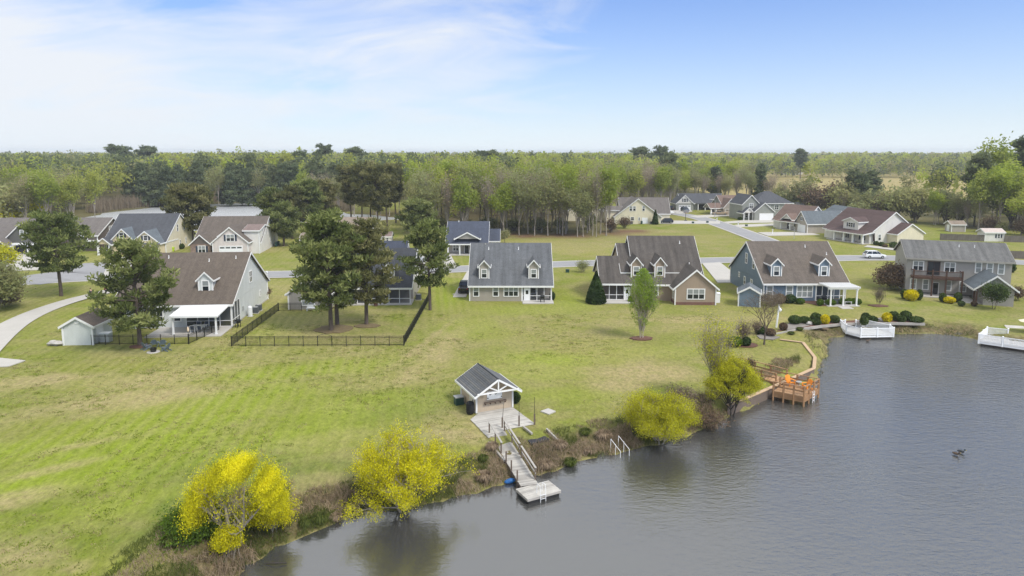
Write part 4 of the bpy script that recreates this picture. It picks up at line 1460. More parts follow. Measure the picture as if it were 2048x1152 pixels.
# --- far cluster on the right
h = House('house', 'small cream house with a blue grey roof half hidden by forest trees', (*(24.6, 240.6),), 0, SD_CREAM2, RF_SLATE)
h.block(-6, 8.2, 0, 12, 3.0, 4.2, 'y', wall=SD_CREAM2, ends=(True, True), oh=.4)
h.win(4.5, 0, 1.4, .7, .9, 'S', 1, far=True)
h.win(-2.5, 0, 3.8, 1.2, 1.4, 'S', 1, far=True)
h = House('house', 'large cream house whose gable faces the vacant lot', (*(34.8, 230.4),), 0, SD_CREAM2, RF_GTAUPE)
h.block(0, 15.6, 0, 13, 2.6, 5.9, 'y', wall=SD_CREAM2, oh=.4, gov=.35, corners='ab')
h.block(3, 20, 6.0, 15, 3.2, 5.0, 'x', wall=SD_CREAM2, roof=RF_GTAUPE, oh=.35)
h.block(-2.5, 3, 3, 9, 4.4, 1.1, 'x', wall=SD_CREAM2, oh=.3)
h.win(5.4, 0, 4.5, .9, 1.5, 'S', 1, 1)
h.win(6.6, 0, 4.5, .9, 1.5, 'S', 1, 1)
h.win(9.7, 0, 4.5, .8, 1.5, 'S', 1, 1)
h.win(6.0, 0, 1.3, 1.1, 1.0, 'S', 1, far=True)
h.win(8.3, 0, 1.2, .45, 1.0, 'S', 1, far=True)
h.door(10.2, 0, .1, 1.8, 2.0, 'S', VINYL, False)
condenser(wpt(h, 5.6, -.7), 0, 'left condenser under the cream gable window')
condenser(wpt(h, 12.4, -.7), 0, 'right condenser along the cream gable wall')
bin_(wpt(h, 9.0, -.8), 0, 'dark green bin beside the white double door of the cream gable', BINGREEN)

h = House('house', 'farthest left grey house with a dark roof and white garage door', (*(68.6, 284.8),), 0, SD_GRN, RF_SLATE)
h.block(0, 7.2, 0, 10, 3.0, 3.4, 'y', wall=SD_GRN, gable=SD_WHITE, ends=(True, False), oh=.35)
h.add('gable_panel', MB().poly([(.1, -.04, 3.05), (7.1, -.04, 3.05), (3.6, -.04, 6.3)]), SD_WHITE)
h.block(3, 21, 3, 15, 2.9, 3.6, 'x', wall=SD_GRN, oh=.4)
h.block(17, 21.2, 1.5, 9, 3.0, 2.8, 'y', wall=SD_GRN, ends=(True, False))
h.garage(3.6, 0, 0, 4.8, 2.1, 'S')
h.win(3.6, -.04, 3.6, 1.3, 1.4, 'S', 2, 0, SHUT)
h.box('porch_shade_panel', 9.6, 15.5, 2.92, 3.02, 0, 2.4, SHADEFAB)  # dark sheet on the wall stands in for shade under the porch roof
for x in (9.6, 12.6, 15.5):
    h.post(x, 1.6, 0, 2.7, .3)
h.box('porch_roof', 8.8, 16.4, 1.3, 3.2, 2.7, 2.95, RF_SLATE)

h = House('house', 'tan house with a red brown roof and a windowed garage door', (*(82.1, 264.1),), 8, SD_GRN, RF_RED)
h.block(0, 5.8, 0, 10, 3.0, 3.2, 'y', wall=SD_TAUPE, ends=(True, False), oh=.35)
h.block(1, 15, 2.5, 14, 3.0, 4.0, 'x', wall=SD_GRN, roof=RF_RED, oh=.4)
h.garage(3.0, 0, 0, 4.4, 2.2, 'S', mat('beige_garage_door', (0.45, 0.40, 0.34), .5, .05))
h.win(2.9, 0, 3.8, .5, 1.0, 'S', 1, far=True)
h.block(-4.5, 0.2, 2, 8, 2.6, 1.6, 'x', walls=False, gable=SD_TAUPE, roof=RF_RED)
for x in (-4.2, -2.2):
    h.pier(x, 2.0, 0, 2.6)
h.win(-2.0, 6.0, .8, 1.2, 1.4, 'S', 1)

h = House('house', 'two storey grey house with a dark hipped roof and white garage', (*(84.7, 242.4),), 6, SD_GRN, RF_SLATE)
h.block(1.8, 9.0, 0, 8, 3.2, 3.0, 'y', wall=SD_GRN, ends=(True, False), oh=.3)
h.hip(5.0, 19.0, 6, 18, 5.6, 4.2)
h.block(-1.5, 5, 3, 14, 5.6, 3.2, 'y', wall=SD_GRN, ends=(True, False), oh=.3)
h.garage(6.2, 0, 0, 5.0, 2.4, 'S', lites=False)
h.block(-1.8, 2.0, 1, 6, 2.7, 1.7, 'y', walls=False, gable=SD_WHITE, ends=(True, False))
for x in (-1.6, .2, 1.7):
    h.post(x, 1.2, 0, 2.7, .28)
h.win(13.0, 6, 3.4, 1.5, 1.5, 'S', 2)
h.win(10.0, 6, 3.6, .8, 1.2, 'S', 1)
h.win(1.8, 3, 4.2, 1.4, 1.6, 'S', 2, 1)
h.win(.2, 3, .8, .9, 1.5, 'S', 1)
h.box('bay_roof', 15.4, 18.4, 5.2, 6, 2.5, 2.8, RF_SLATE)
h.box('bay_wall', 15.6, 18.2, 5.3, 6, 0, 2.5, SD_GRN)
bin_(wpt(h, 11.4, 4.8), 0, 'white lidded left bin by the two storey grey far house', BINGREEN)
bin_(wpt(h, 12.6, 4.9), 0, 'right bin by the two storey grey far house', BINGREEN)
s = House('garden_shed', 'grey shed with a pale roof behind the two storey far house', (*(114.2, 277.6),), 0, SD_GRN, mat('pale_metal_roof', (0.5, 0.5, 0.5), .6, .1), cat='shed')
s.block(0, 4.6, 0, 4.6, 2.6, 1.2, 'x', oh=.25)
s.win(2.6, 0, 1.0, .7, .9, 'S', 1, far=True)

h = House('house', 'white house with a red brown roof and columned front porch', (*(92.9, 210.9),), 26, SD_WHITE, RF_RED)
h.block(-3.2, 7.6, 0, 12.0, 2.7, 4.6, 'y', wall=SD_WHITE, ends=(True, True), oh=.4, gov=.4, rp=.5)
h.block(-5.6, -2.8, -.4, 9, 2.5, .5, 'y', walls=False, rp=.98, gable=SD_WHITE, oh=.2)
for y in (-.2, 3.4, 7.0):
    h.post(-5.3, y, 0, 2.5, .35)
h.block(-4.8, -1, 3.4, 7, 3.4, 1.5, 'x', walls=False, gable=SD_WHITE, roof=RF_RED, ends=(True, False))
h.box('porch_floor', -5.6, -3.2, -.4, 9, -.1, .15, CONC)
h.win(-3.2, 3.0, .8, 1.4, 1.5, 'W', 2)
h.door(-3.2, 6.0, .15, .9, 2.0, 'W', DARKDOOR)
h.win(1.8, 0, 4.0, .7, 1.0, 'S', 1)
h.win(2.9, 0, 4.0, .7, 1.0, 'S', 1)

h = House('house', 'tan house with a blue grey roof, garage wing and white porch posts', (*(88.3, 202.9),), 4, SD_TAUPE, RF_MIST)
h.block(0, 12, 0, 7.5, 3.0, 3.3, 'x', wall=SD_TAUPE, corners='ab', oh=.35)
h.garage(0, 3.6, 0, 4.6, 2.2, 'W', lites=False)
h.win(0, 3.6, 3.6, .9, 1.0, 'W', 1, 0, SHUT)
h.block(9.0, 22.0, -1.2, 14.5, 2.9, 4.4, 'y', wall=SD_TAUPE, ends=(True, True), oh=.4, rp=.55, gov=.4)
h.block(8.4, 14.8, -3.6, 2, 2.7, .9, 'x', walls=False, gable=SD_TAUPE, oh=.25)
for x in (8.8, 11.4, 14.4):
    h.pier(x, -3.4, 0, 2.6)
h.win(12.8, -1.2, .8, 1.5, 1.4, 'S', 2, 0, SHUT)
h.box('bay_wall', 16.2, 18.6, -2.0, -1.2, 0, 2.5, SD_TAUPE)
h.box('bay_roof', 16.0, 18.8, -2.2, -1.2, 2.5, 2.75, RF_MIST)
g = thing('ac_unit', 'white condenser with its screen beside the blue grey roofed house', 'air conditioner', wpt(h, 21.0, -1.9), 0)
MB().box(-.5, .5, -.4, .4, 0, 1.2).box(-.55, .55, -.45, .45, 1.2, 1.26).obj('case', VINYL, g)

h = House('house', 'white house with a long plum brown roof and shuttered dormer', (*(95.1, 180.3),), 18, SD_WHITE, RF_PLUM)
h.block(-1.0, 15.2, -1.0, 15, 2.8, 5.4, 'y', wall=SD_WHITE, ends=(True, True), oh=.45, gov=.4)
h.block(-3.6, 0, -1.4, 11.5, 2.6, .55, 'y', walls=False, rp=.98, gable=SD_WHITE, oh=.25)
for y in (-1.0, 2.2, 5.4, 8.8):
    h.post(-3.3, y, 0, 2.6, .45)
h.box('porch_floor', -3.6, -1, -1.4, 11.5, -.1, .2, CONC)
h.block(-.6, 6, 3.4, 8.6, 5.4, 1.0, 'x', wall=SD_WHITE, roof=RF_PLUM, ends=(True, False), oh=.3)
h.win(-.6, 6.0, 3.9, 1.6, 1.1, 'W', 2, 0, SHUT)
h.win(-1.0, 7.2, .8, 1.3, 1.5, 'W', 2, 0, SHUT)
h.win(-1.0, 1.4, .8, 1.0, 1.5, 'W', 1, 0, SHUT)
h.door(-1.0, 4.2, .2, .95, 2.1, 'W', PUTTY)
h.block(5.0, 14.0, -4.2, 2, 2.8, 2.5, 'y', wall=SD_CREAM2, roof=RF_PLUM, ends=(True, False), oh=.35)
h.win(2.4, -1.0, .9, .9, 1.5, 'S', 1, 1)

s = House('garden_shed', 'grey tan shed with a white door near the right tree line', (*(133.9, 206.8),), -4, SD_TAUPE, RF_TAN, cat='shed')
s.block(0, 4.0, 0, 3.6, 2.3, .9, 'x', oh=.25, corners='ab')
s.door(0, 1.8, .1, 1.2, 1.9, 'W', VINYL, False)
s = House('garden_shed', 'white shed standing in the dark board fence at the right', (*(128.7, 184.4),), -3, SD_WHITE, mat('pale_pink_roof', (0.5, 0.42, 0.38), .7, .1), cat='shed')
s.block(0, 5.0, 0, 3.4, 2.5, .8, 'x', oh=.25, corners='ab')
s.win(3.6, 0, 1.0, .7, 1.0, 'S', 1, far=True, shutter=SHUT)
h = House('farmhouse', 'tiny distant farmhouse at the edge of the crop field', (300, 760), 0, SD_WHITE, RF_TAN, cat='house')
h.block(0, 22, 0, 12, 3.5, 4, 'x')
s = House('garden_shed', 'pale siding shed with a brown roof on the left lawn', (*(-56.4, 83.5),), 3, SD_PALE, RF_BROWN, cat='shed')
s.block(0, 3.6, 0, 4.6, 2.45, 1.05, 'y', corners='ab', oh=.35, gov=.25)
s.door(3.6, 1.6, .1, 1.5, 1.9, 'E', VINYL, False)
s.box('gable_vent', 1.55, 2.05, -.05, .02, 2.7, 3.0, WHITE)


# ------------------------------------------------------------------ pond shed, docks, decks
def clip_line(poly, n, d, t):
    """span along t of the polygon cut by the line dot(p, n) = d"""
    hits = []
    for i in range(len(poly)):
        a, b = Vector(poly[i]), Vector(poly[(i + 1) % len(poly)])
        da, db = a.dot(n) - d, b.dot(n) - d
        if (da < 0) != (db < 0):
            s = da / (da - db)
            hits.append((a + (b - a) * s).dot(t))
    return (min(hits), max(hits)) if len(hits) >= 2 else None


def planks(parent, poly, t, width, zf, mats, thick=.04, gap=.012, name='plank', seed=0, origin=(0, 0)):
    rg = random.Random(seed)
    t = Vector(t).normalized()
    n = Vector((-t.y, t.x))
    P = [Vector((p[0] - origin[0], p[1] - origin[1])) for p in poly]
    lo, hi = min(p.dot(n) for p in P), max(p.dot(n) for p in P)
    k = int((hi - lo) / width)
    w = (hi - lo) / max(1, k)
    for i in range(k):
        c = lo + (i + .5) * w
        sp = clip_line(P, n, c, t)
        if not sp or sp[1] - sp[0] < .15:
            continue
        a = t * (sp[0] + rg.uniform(-.015, .015)) + n * c
        b = t * (sp[1] + rg.uniform(-.015, .015)) + n * c
        o = n * (w / 2 - gap)
        za, zb = zf(a.x + origin[0], a.y + origin[1]), zf(b.x + origin[0], b.y + origin[1])
        dz = rg.uniform(-.004, .006)
        mb = MB()
        q = [(a - o, za), (b - o, zb), (b + o, zb), (a + o, za)]
        mb.hexa([(p.x, p.y, z - thick + dz) for p, z in q] + [(p.x, p.y, z + dz) for p, z in q])
        mb.obj(name, rg.choice(mats), parent)


shed = House('boat_shed', 'tan board shed with a grey gable roof and white truss above the pond deck', (-3.3, 60.6), 24, SD_SHED, RF_GREY, cat='shed')
shed.o.location.z = .1
W_, D_ = 3.65, 4.0
shed.box('base', -.05, W_ + .05, -.05, D_ + .05, -.4, .02, CONC)
mb = MB()
mb.poly([(0, 0, 0), (0, D_, 0), (0, D_, 2.1), (0, 0, 2.1)]).poly([(W_, 0, 0), (W_, D_, 0), (W_, D_, 2.1), (W_, 0, 2.1)])
for y in (0, D_):
    mb.poly([(0, y, 0), (W_, y, 0), (W_, y, 2.1), (W_ / 2, y, 3.2), (0, y, 2.1)])
shed.add('wall', mb, SD_SHED)
sl = 1.1 / (W_ / 2)
for sgn in (-1, 1):
    nm = W_ / 2
    for k in range(14):                      # overlapping shingle courses
        d0, d1 = k * 2.32 / 14, (k + 1) * 2.32 / 14 + .02
        x0, x1 = nm + sgn * d0, nm + sgn * d1
        z0, z1 = 3.26 - d0 * sl, 3.26 - d1 * sl
        m_ = MB()
        m_.hexa([(x0, -.95, z0 - .01), (x0, D_ + .35, z0 - .01), (x1, D_ + .35, z1 - .01), (x1, -.95, z1 - .01),
                 (x0, -.95, z0 + .012), (x0, D_ + .35, z0 + .012), (x1, D_ + .35, z1 + .05), (x1, -.95, z1 + .05)])
        shed.add('shingle_course', m_, RF_GREY if k % 3 else RF_LGREY)
    e = nm + sgn * 2.34
    shed.add('fascia', MB().hexa([(e, -.97, 3.26 - 2.34 * sl - .14), (e + sgn * .05, -.97, 3.26 - 2.34 * sl - .14), (e + sgn * .05, D_ + .37, 3.26 - 2.34 * sl - .14), (e, D_ + .37, 3.26 - 2.34 * sl - .14),
                              (e, -.97, 3.26 - 2.34 * sl + .06), (e + sgn * .05, -.97, 3.26 - 2.34 * sl + .06), (e + sgn * .05, D_ + .37, 3.26 - 2.34 * sl + .06), (e, D_ + .37, 3.26 - 2.34 * sl + .06)]), WHITE)
    for y in (-.98, D_ + .34):
        shed.add('rake_board', MB().beam((nm, y, 3.2), (nm + sgn * 2.36, y, 3.2 - 2.36 * sl), .05, .17), WHITE)
shed.add('ridge_cap', MB().tube((W_ / 2, -.9, 3.27), (W_ / 2, D_ + .3, 3.27), .07, .07, 6), RF_DARK)
yt = -.93
shed.add('truss_chord', MB().box(W_ / 2 - 2.05, W_ / 2 + 2.05, yt - .05, yt + .05, 2.0, 2.14), WHITE)
shed.add('truss_post', MB().box(W_ / 2 - .055, W_ / 2 + .055, yt - .045, yt + .045, 2.14, 3.15), WHITE)
for s in (-1, 1):
    shed.add('truss_brace', MB().beam((W_ / 2 + s * .08, yt, 2.2), (W_ / 2 + s * .95, yt, 2.62), .08, .1), WHITE)
for cx, cy in ((0, 0), (W_, 0), (0, D_)):
    shed.box('corner_board', cx - .08, cx + .08, cy - .08, cy + .08, .02, 2.08, WHITE)
shed.box('door_frame', -.05, .01, .55, 1.75, 0.02, 1.98, WHITE)
shed.box('door', -.07, -.02, .62, 1.68, 0.04, 1.9, siding('shed_door', (.60, .55, .46), .25, True))
shed.box('door_handle', -.11, -.07, .72, .76, .9, 1.05, BLACK)
shed.win(0, 2.9, 1.35, .6, .45, 'W', 2, rail=False)
shed.box('sign_board', 1.05, 2.55, -.09, -.02, 1.12, 1.92, VINYL)
for k in range(2):
    x = 1.35 + k * .55
    pts = [(x - .25 + .5 * s / 8, -.12, 1.86 - .32 * math.sin(math.pi * s / 8)) for s in range(9)]
    shed.add('fish_net', MB().poly(pts), mat('grey_netting', (.2, .21, .22), .9, .2))
for k in range(5):
    x = .8 + k * .62
    pts = [(x - .3 + .6 * s / 6, -.5, 1.98 - .16 * math.sin(math.pi * s / 6)) for s in range(7)]
    shed.add('bunting', MB().poly(pts), mat('blue_white_bunting', (.35, .38, .42), .8, .3, 6))
for x in (1.12, 2.48):
    shed.box('porthole', x - .05, x + .05, -.11, -.09, 1.22, 1.32, BLACK)
shed.box('shelf', .75, 2.95, -.3, 0, .86, .92, BROWNPOST)
for k in range(5):
    x = .85 + k * .5
    shed.box('bracket', x - .04, x + .04, -.24, 0, .7, .86, DARKWOOD)


def lp(hh, x, y, z=0):
    return wpt(hh, x, y, z)


g = thing('rain_barrel', 'black barrel at the front left corner of the pond shed', 'barrel', lp(shed, -.55, .15), 0)
MB().lathe([(.30, 0), (.36, .12), (.37, .45), (.37, .9), (.33, 1.08), (.2, 1.14)], 14).obj('body', RUBBER, g, True)
MB().lathe([(.385, .3), (.385, .34)], 14).obj('hoop', BLACK, g)
MB().lathe([(.385, .78), (.385, .82)], 14).obj('hoop', BLACK, g)
g = thing('storage_box', 'dark green box with a grey lid beside the pond shed', 'box', lp(shed, -.65, 3.0, -.1), R(24))
MB().box(-.4, .4, -.35, .35, 0, .75).obj('body', BINGREEN, g)
MB().box(-.44, .44, -.39, .39, .75, .83).obj('lid', PUTTY, g)

deck = thing('deck', 'weathered grey plank deck in front of the pond shed', 'deck', (-1.2, 58.6, 0))
DP = [(-3.75, 59.0), (-3.1, 60.45), (0.1, 61.95), (2.05, 58.0), (-.45, 56.95), (-.75, 56.35), (-2.0, 55.0)]
planks(deck, [(x + 1.2, y - 58.6) for x, y in DP], (.9, .42), .16, lambda x, y: .13, [GREYWOOD, GREYWOOD_B, GREYWOOD_B], seed=3)
MB().prism([(x + 1.2, y - 58.6) for x, y in [(-3.7, 59.0), (-3.05, 60.4), (0.1, 61.9), (2.0, 58.03), (-.48, 57.0), (-.8, 56.4), (-2.0, 55.08)]], -.5, .08).obj('frame', BROWNPOST, deck)

pier = thing('walkway', 'sloping grey plank walkway with rails down to the floating dock', 'walkway', (0, 52.5, 0))
wd = Vector((2.55, -8.2)).normalized()
wn = Vector((-wd.y, wd.x))
A0 = Vector((-1.36, 56.5))
A1 = A0 + wd * 8.95
hz = lambda s: .13 - .62 * max(0, min(1, s / 8.95))
zw = lambda x, y: hz((Vector((x, y)) - A0 + Vector((0, 52.5))).dot(wd))
off = Vector((0, 52.5))
WP = [A0 + wn * .68, A0 - wn * .68, A1 - wn * .68, A1 + wn * .68]
planks(pier, [tuple(p - off) for p in WP], tuple(wn), .15, zw, [GREYWOOD, GREYWOOD_B, GREYWOOD], seed=5)
for s in (-.62, .62):
    a, b = A0 + wn * s - off, A1 + wn * s - off
    MB().beam((a.x, a.y, hz(0) - .16), (b.x, b.y, hz(8.95) - .16), .08, .22).obj('stringer', BROWNPOST, pier)


def wp(s, side, z):
    p = A0 + wd * s + wn * (side * .68) - off
    return (p.x, p.y, hz(s) + z)


for side, (s0, s1), posts in ((-1, (0.1, 4.0), (0.2, 2.1, 3.8)), (1, (0.1, 4.5), (0.2, 2.4, 4.4)), (1, (4.9, 8.4), (5.0, 8.3))):
    for s in posts:
        a = wp(s, side, 0)
        MB().box(a[0] - .06, a[0] + .06, a[1] - .06, a[1] + .06, a[2] - 1.0, a[2] + .95).obj('post', BROWNPOST, pier)
    MB().beam(wp(s0, side, .95), wp(s1, side, .95), .15, .05).obj('handrail', GREYWOOD, pier)
    if side == 1:
        MB().beam(wp(s0, side, .5), wp(s1, side, .5), .05, .12).obj('rail', GREYWOOD, pier)
for s in (5.2, 6.6, 8.1):
    a = wp(s, -1, 0)
    MB().box(a[0] - .06, a[0] + .06, a[1] - .06, a[1] + .06, a[2] - .8, a[2] + .8).obj('post', BROWNPOST, pier)

fl = thing('floating_dock', 'square grey plank float at the end of the walkway', 'dock', (1.9, 47.4, -.55))
FP = [(0.28, 47.48), (2.76, 48.80), (3.60, 47.26), (1.12, 45.94)]
planks(fl, [(x - 1.9, y - 47.4) for x, y in FP], (FP[1][0] - FP[0][0], FP[1][1] - FP[0][1]), .145, lambda x, y: 0, [GREYWOOD, GREYWOOD_B, GREYWOOD_B], seed=8)
MB().prism([(x - 1.9, y - 47.4) for x, y in FP], -.2, -.045).obj('rim', GREYWOOD, fl)
MB().prism([((x - 1.9) * .92, (y - 47.4) * .92) for x, y in FP], -.5, -.2).obj('float', RUBBER, fl)
lad = thing('swim_ladder', 'white tubular swim ladder on the floating dock', 'ladder', (2.2, 46.52, -.55), R(28))
for s in (-.22, .22):
    MB().pipe([(s, .45, 0), (s, .4, .75), (s, 0, .8), (s, -.1, .3), (s, -.12, -.7)], .02).obj('rail', VINYL, lad)
for z in (-.5, -.2, .1):
    link('rung', cached('rung', lambda mb: mb.tube((-.22, 0, 0), (.22, 0, 0), .018, .018, 6), VINYL), lad, (0, -.12, z))
for i, (x, y, l) in enumerate(((-.85, 57.15, 'leftmost thin rod on a short timber post at the deck corner'), (.62, 57.5, 'middle thin rod on a timber post along the deck edge'), (2.0, 58.0, 'rightmost thin rod on a timber post at the deck corner'))):
    g = thing('light_pole', l, 'pole', (x, y, -.4), 0)
    MB().box(-.07, .07, -.07, .07, 0, 1.45).obj('post', BROWNPOST, g)
    MB().tube((0, .03, 1.0), (.12 if i == 0 else 0, .03, 3.0 if i == 2 else 2.7), .025, .015, 6).obj('rod', BLACK, g)
for i, (a, b, l) in enumerate((((8.3, 54.7), (8.95, 53.6), 'left white pipe handrail in the bank brush'), ((9.05, 55.35), (9.75, 54.0), 'right white pipe handrail in the bank brush'))):
    g = thing('pipe_handrail', l, 'handrail', (*a, 0))
    za, zb = ground_at(*a), -1.1
    dx, dy = b[0] - a[0], b[1] - a[1]
    MB().pipe([(0, 0, za - .2), (0, 0, .15), (dx, dy, -.45), (dx, dy, zb)], .022).obj('pipe', VINYL, g)
    MB().tube((dx * .5, dy * .5, -1), (dx * .5, dy * .5, -.05), .02, .02).obj('pipe', VINYL, g)
tag(MB().prism(disc(3.4, 61.0, .75, .7, 4, 3), -.02, .14).obj('paving_slab', CONC), 'lone square paving slab on the lawn right of the deck', 'slab')
fab = bed('weed_cloth', [(1.0, 55.8), (2.4, 56.4), (3.2, 55.2), (1.6, 54.2)], SHADEFAB, 'dark weed cloth on the bank beside the walkway', -.05)
for a, b, l in (((1.0, 57.0), (1.7, 55.6), 'left old timber lying on the bank by the walkway'), ((3.0, 56.6), (4.1, 54.9), 'right old timber lying on the bank by the weed cloth'), ((-1.9, 53.9), (-.6, 51.4), 'pale pole lying in the reeds left of the walkway')):
    za, zb = ground_at(*a) + .2, ground_at(*b) + .2
    tag(MB().beam((*a, za), (*b, zb), .16, .16).obj('timber', GREYWOOD), l, 'timber')
kb = thing('blue_float', 'small blue float lying under the walkway edge', 'float', (-.15, 49.3, -.85), .5)
MB().blob((0, 0, 0), (.5, .25, .18), 10, 6).obj('hull', mat('blue_plastic', (.02, .12, .35), .4, .1), kb)

# orange stained deck on the bulkhead
od = thing('viewing_deck', 'orange stained timber deck standing over the water', 'deck', (29.0, 67.6, 0))
OP = [(26.55, 66.8), (28.95, 65.1), (31.5, 67.6), (29.0, 69.6)]
OPl = [(x - 29.0, y - 67.6) for x, y in OP]
planks(od, OPl, (OP[1][0] - OP[0][0], OP[1][1] - OP[0][1]), .16, lambda x, y: .0, [ORANGEWOOD, mat('pale_orange_timber', (.44, .27, .14), .65, .2, 5)], seed=11)
for i in range(4):
    a, b = OPl[i], OPl[(i + 1) % 4]
    MB().beam((*a, -.18), (*b, -.18), .07, .26).obj('joist', ORANGEWOOD, od)
    MB().beam((*a, -.47), (*b, -.47), .06, .26).obj('skirt_board', ORANGEWOOD, od)
for i, n in ((0, 3), (1, 3), (2, 3), (3, 2)):
    a, b = Vector(OPl[i]), Vector(OPl[(i + 1) % 4])
    for k in range(n):
        p = a + (b - a) * (k / n)
        MB().box(p.x - .075, p.x + .075, p.y - .075, p.y + .075, -1.9, 1.0).obj('post', ORANGEWOOD, od)
    if i in (0, 1, 2):
        c0 = (b - a) * (0.62 if i == 1 else 0)
        seg = [(a, b)] if i != 1 else [(a, a + (b - a) * .34), (a + (b - a) * .66, b)]
        for p, q in seg:
            MB().beam((p.x, p.y, 1.0), (q.x, q.y, 1.0), .16, .05).obj('handrail', ORANGEWOOD, od)
            for z in (.52,):
                MB().beam((p.x, p.y, z), (q.x, q.y, z), .05, .12).obj('rail', ORANGEWOOD, od)
g = thing('swim_ladder', 'white ladder under the gap in the orange deck rail', 'ladder', (30.35, 66.35, .1), R(-45))
for s in (-.2, .2):
    MB().pipe([(0, s, 0), (.12, s, 0), (.12, s, -1.6)], .03).obj('rail', VINYL, g)
for z in (-.3, -.6, -.9):
    MB().tube((.12, -.2, z), (.12, .2, z), .025, .025, 6).obj('rung', VINYL, g)
ow = thing('walkway', 'orange stained ramp with rails leading to the viewing deck', 'walkway', (26.5, 70.6, 0))
Q = [(24.3, 72.7), (25.6, 74.4), (29.3, 70.3), (27.6, 68.9)]
Ql = [(x - 26.5, y - 70.6) for x, y in Q]
planks(ow, Ql, (Q[1][0] - Q[0][0], Q[1][1] - Q[0][1]), .16, lambda x, y: .16, [ORANGEWOOD, MATS['pale_orange_timber']], seed=13)
for a, b in ((Ql[0], Ql[3]), (Ql[1], Ql[2])):
    MB().beam((*a, .03), (*b, .03), .07, .2).obj('joist', ORANGEWOOD, ow)
    for k in range(4):
        t_ = k / 3
        x, y = a[0] + (b[0] - a[0]) * t_, a[1] + (b[1] - a[1]) * t_
        MB().box(x - .07, x + .07, y - .07, y + .07, -.9, 1.1).obj('post', ORANGEWOOD, ow)
    MB().beam((*a, 1.12), (*b, 1.12), .15, .05).obj('handrail', ORANGEWOOD, ow)
    MB().beam((*a, .62), (*b, .62), .05, .12).obj('rail', ORANGEWOOD, ow)


def adirondack(loc, rz, label, m, group):
    c = thing('garden_chair', label, 'chair', loc, rz, group)
    for k in range(5):
        x = -.24 + k * .12
        w = .052
        top = 1.02 - abs(k - 2) * .05
        MB().hexa([(x - w, .12, .28), (x + w, .12, .28), (x + w, .16, .28), (x - w, .16, .28), (x - w * 1.1, .42, top), (x + w * 1.1, .42, top), (x + w * 1.1, .46, top), (x - w * 1.1, .46, top)]).obj('back_slat', m, c)
    for k in range(4):
        y = -.34 + k * .125
        z = .40 - k * .035
        link('seat_slat', cached('seat_slat', lambda mb: mb.box(-.28, .28, -.055, .055, -.015, .015), m), c, (0, y, z))
    for s in (-1, 1):
        MB().box(s * .36 - .08, s * .36 + .08, -.42, .34, .56, .59).obj('armrest', m, c)
        MB().box(s * .33 - .02, s * .33 + .02, -.38, -.28, 0, .56).obj('leg', m, c)
        MB().beam((s * .31, -.36, .34), (s * .31, .5, .02), .035, .12).obj('leg', m, c)
    return c


adirondack((28.9, 68.5, .01), R(20), 'orange slatted chair at the back of the viewing deck', ORANGE, 'orange chairs on the viewing deck')
adirondack((30.2, 67.3, .01), R(-70), 'orange slatted chair by the water end of the viewing deck', ORANGE, 'orange chairs on the viewing deck')
fb = thing('side_table', 'small grey table between the orange chairs', 'table', (29.75, 68.3, .01), 0)
MB().lathe([(.3, .42), (.3, .46)], 12).obj('tabletop', PUTTY, fb)
MB().lathe([(.18, 0), (.05, .05), (.05, .42)], 10).obj('leg', PUTTY, fb)

# timber bulkhead round the little lawn
bw = thing('retaining_wall', 'timber bulkhead with a tan cap round the little striped lawn', 'wall', (0, 0, 0))
pts = BULK[1:]
for i in range(len(pts) - 1):
    a, b = pts[i], pts[i + 1]
    MB().beam((*a, .09), (*b, .09), .38, .08).obj('cap', TIMBERCAP, bw)
    MB().beam((*a, -.62), (*b, -.62), .09, 1.36).obj('boards', BROWNPOST, bw)
    L = math.hypot(b[0] - a[0], b[1] - a[1])
    n = max(1, int(L / 1.6))
    for k in range(n):
        x, y = a[0] + (b[0] - a[0]) * (k + .5) / n, a[1] + (b[1] - a[1]) * (k + .5) / n
        dx, dy = (b[1] - a[1]) / L, -(b[0] - a[0]) / L
        link('pile', cached('pile', lambda mb: mb.tube((0, 0, -1.8), (0, 0, .02), .1, .1, 7), BROWNPOST), bw, (x + dx * .16, y + dy * .16, 0))
# low wall of the garden bed
gw = thing('garden_edging', 'low grey edging curving below the round clipped shrubs', 'wall', (0, 0, 0))
E_ = [(34.9, 88.5), (35.9, 89.0), (39.4, 91.1), (42.9, 92.7), (47.0, 94.1), (50.7, 94.4), (54.3, 94.4), (58.3, 94.1)]
for a, b in zip(E_, E_[1:]):
    MB().beam((*a, -.02), (*b, -.02), .2, .36).obj('course', GREYWOOD, gw)

# white docks
def rail_section(parent, a, b, z0, h=.95, step=.13, m=VINYL):
    a, b = Vector(a), Vector(b)
    L = (b - a).length
    d = (b - a) / L
    mb = MB().beam((a.x, a.y, z0 + h), (b.x, b.y, z0 + h), .1, .07).beam((a.x, a.y, z0 + .1), (b.x, b.y, z0 + .1), .05, .08)
    n = int(L / step)
    for k in range(1, n):
        p = a + d * (L * k / n)
        mb.box(p.x - .025, p.x + .025, p.y - .025, p.y + .025, z0 + .12, z0 + h - .03)
    return mb.obj('rail_section', m, parent)


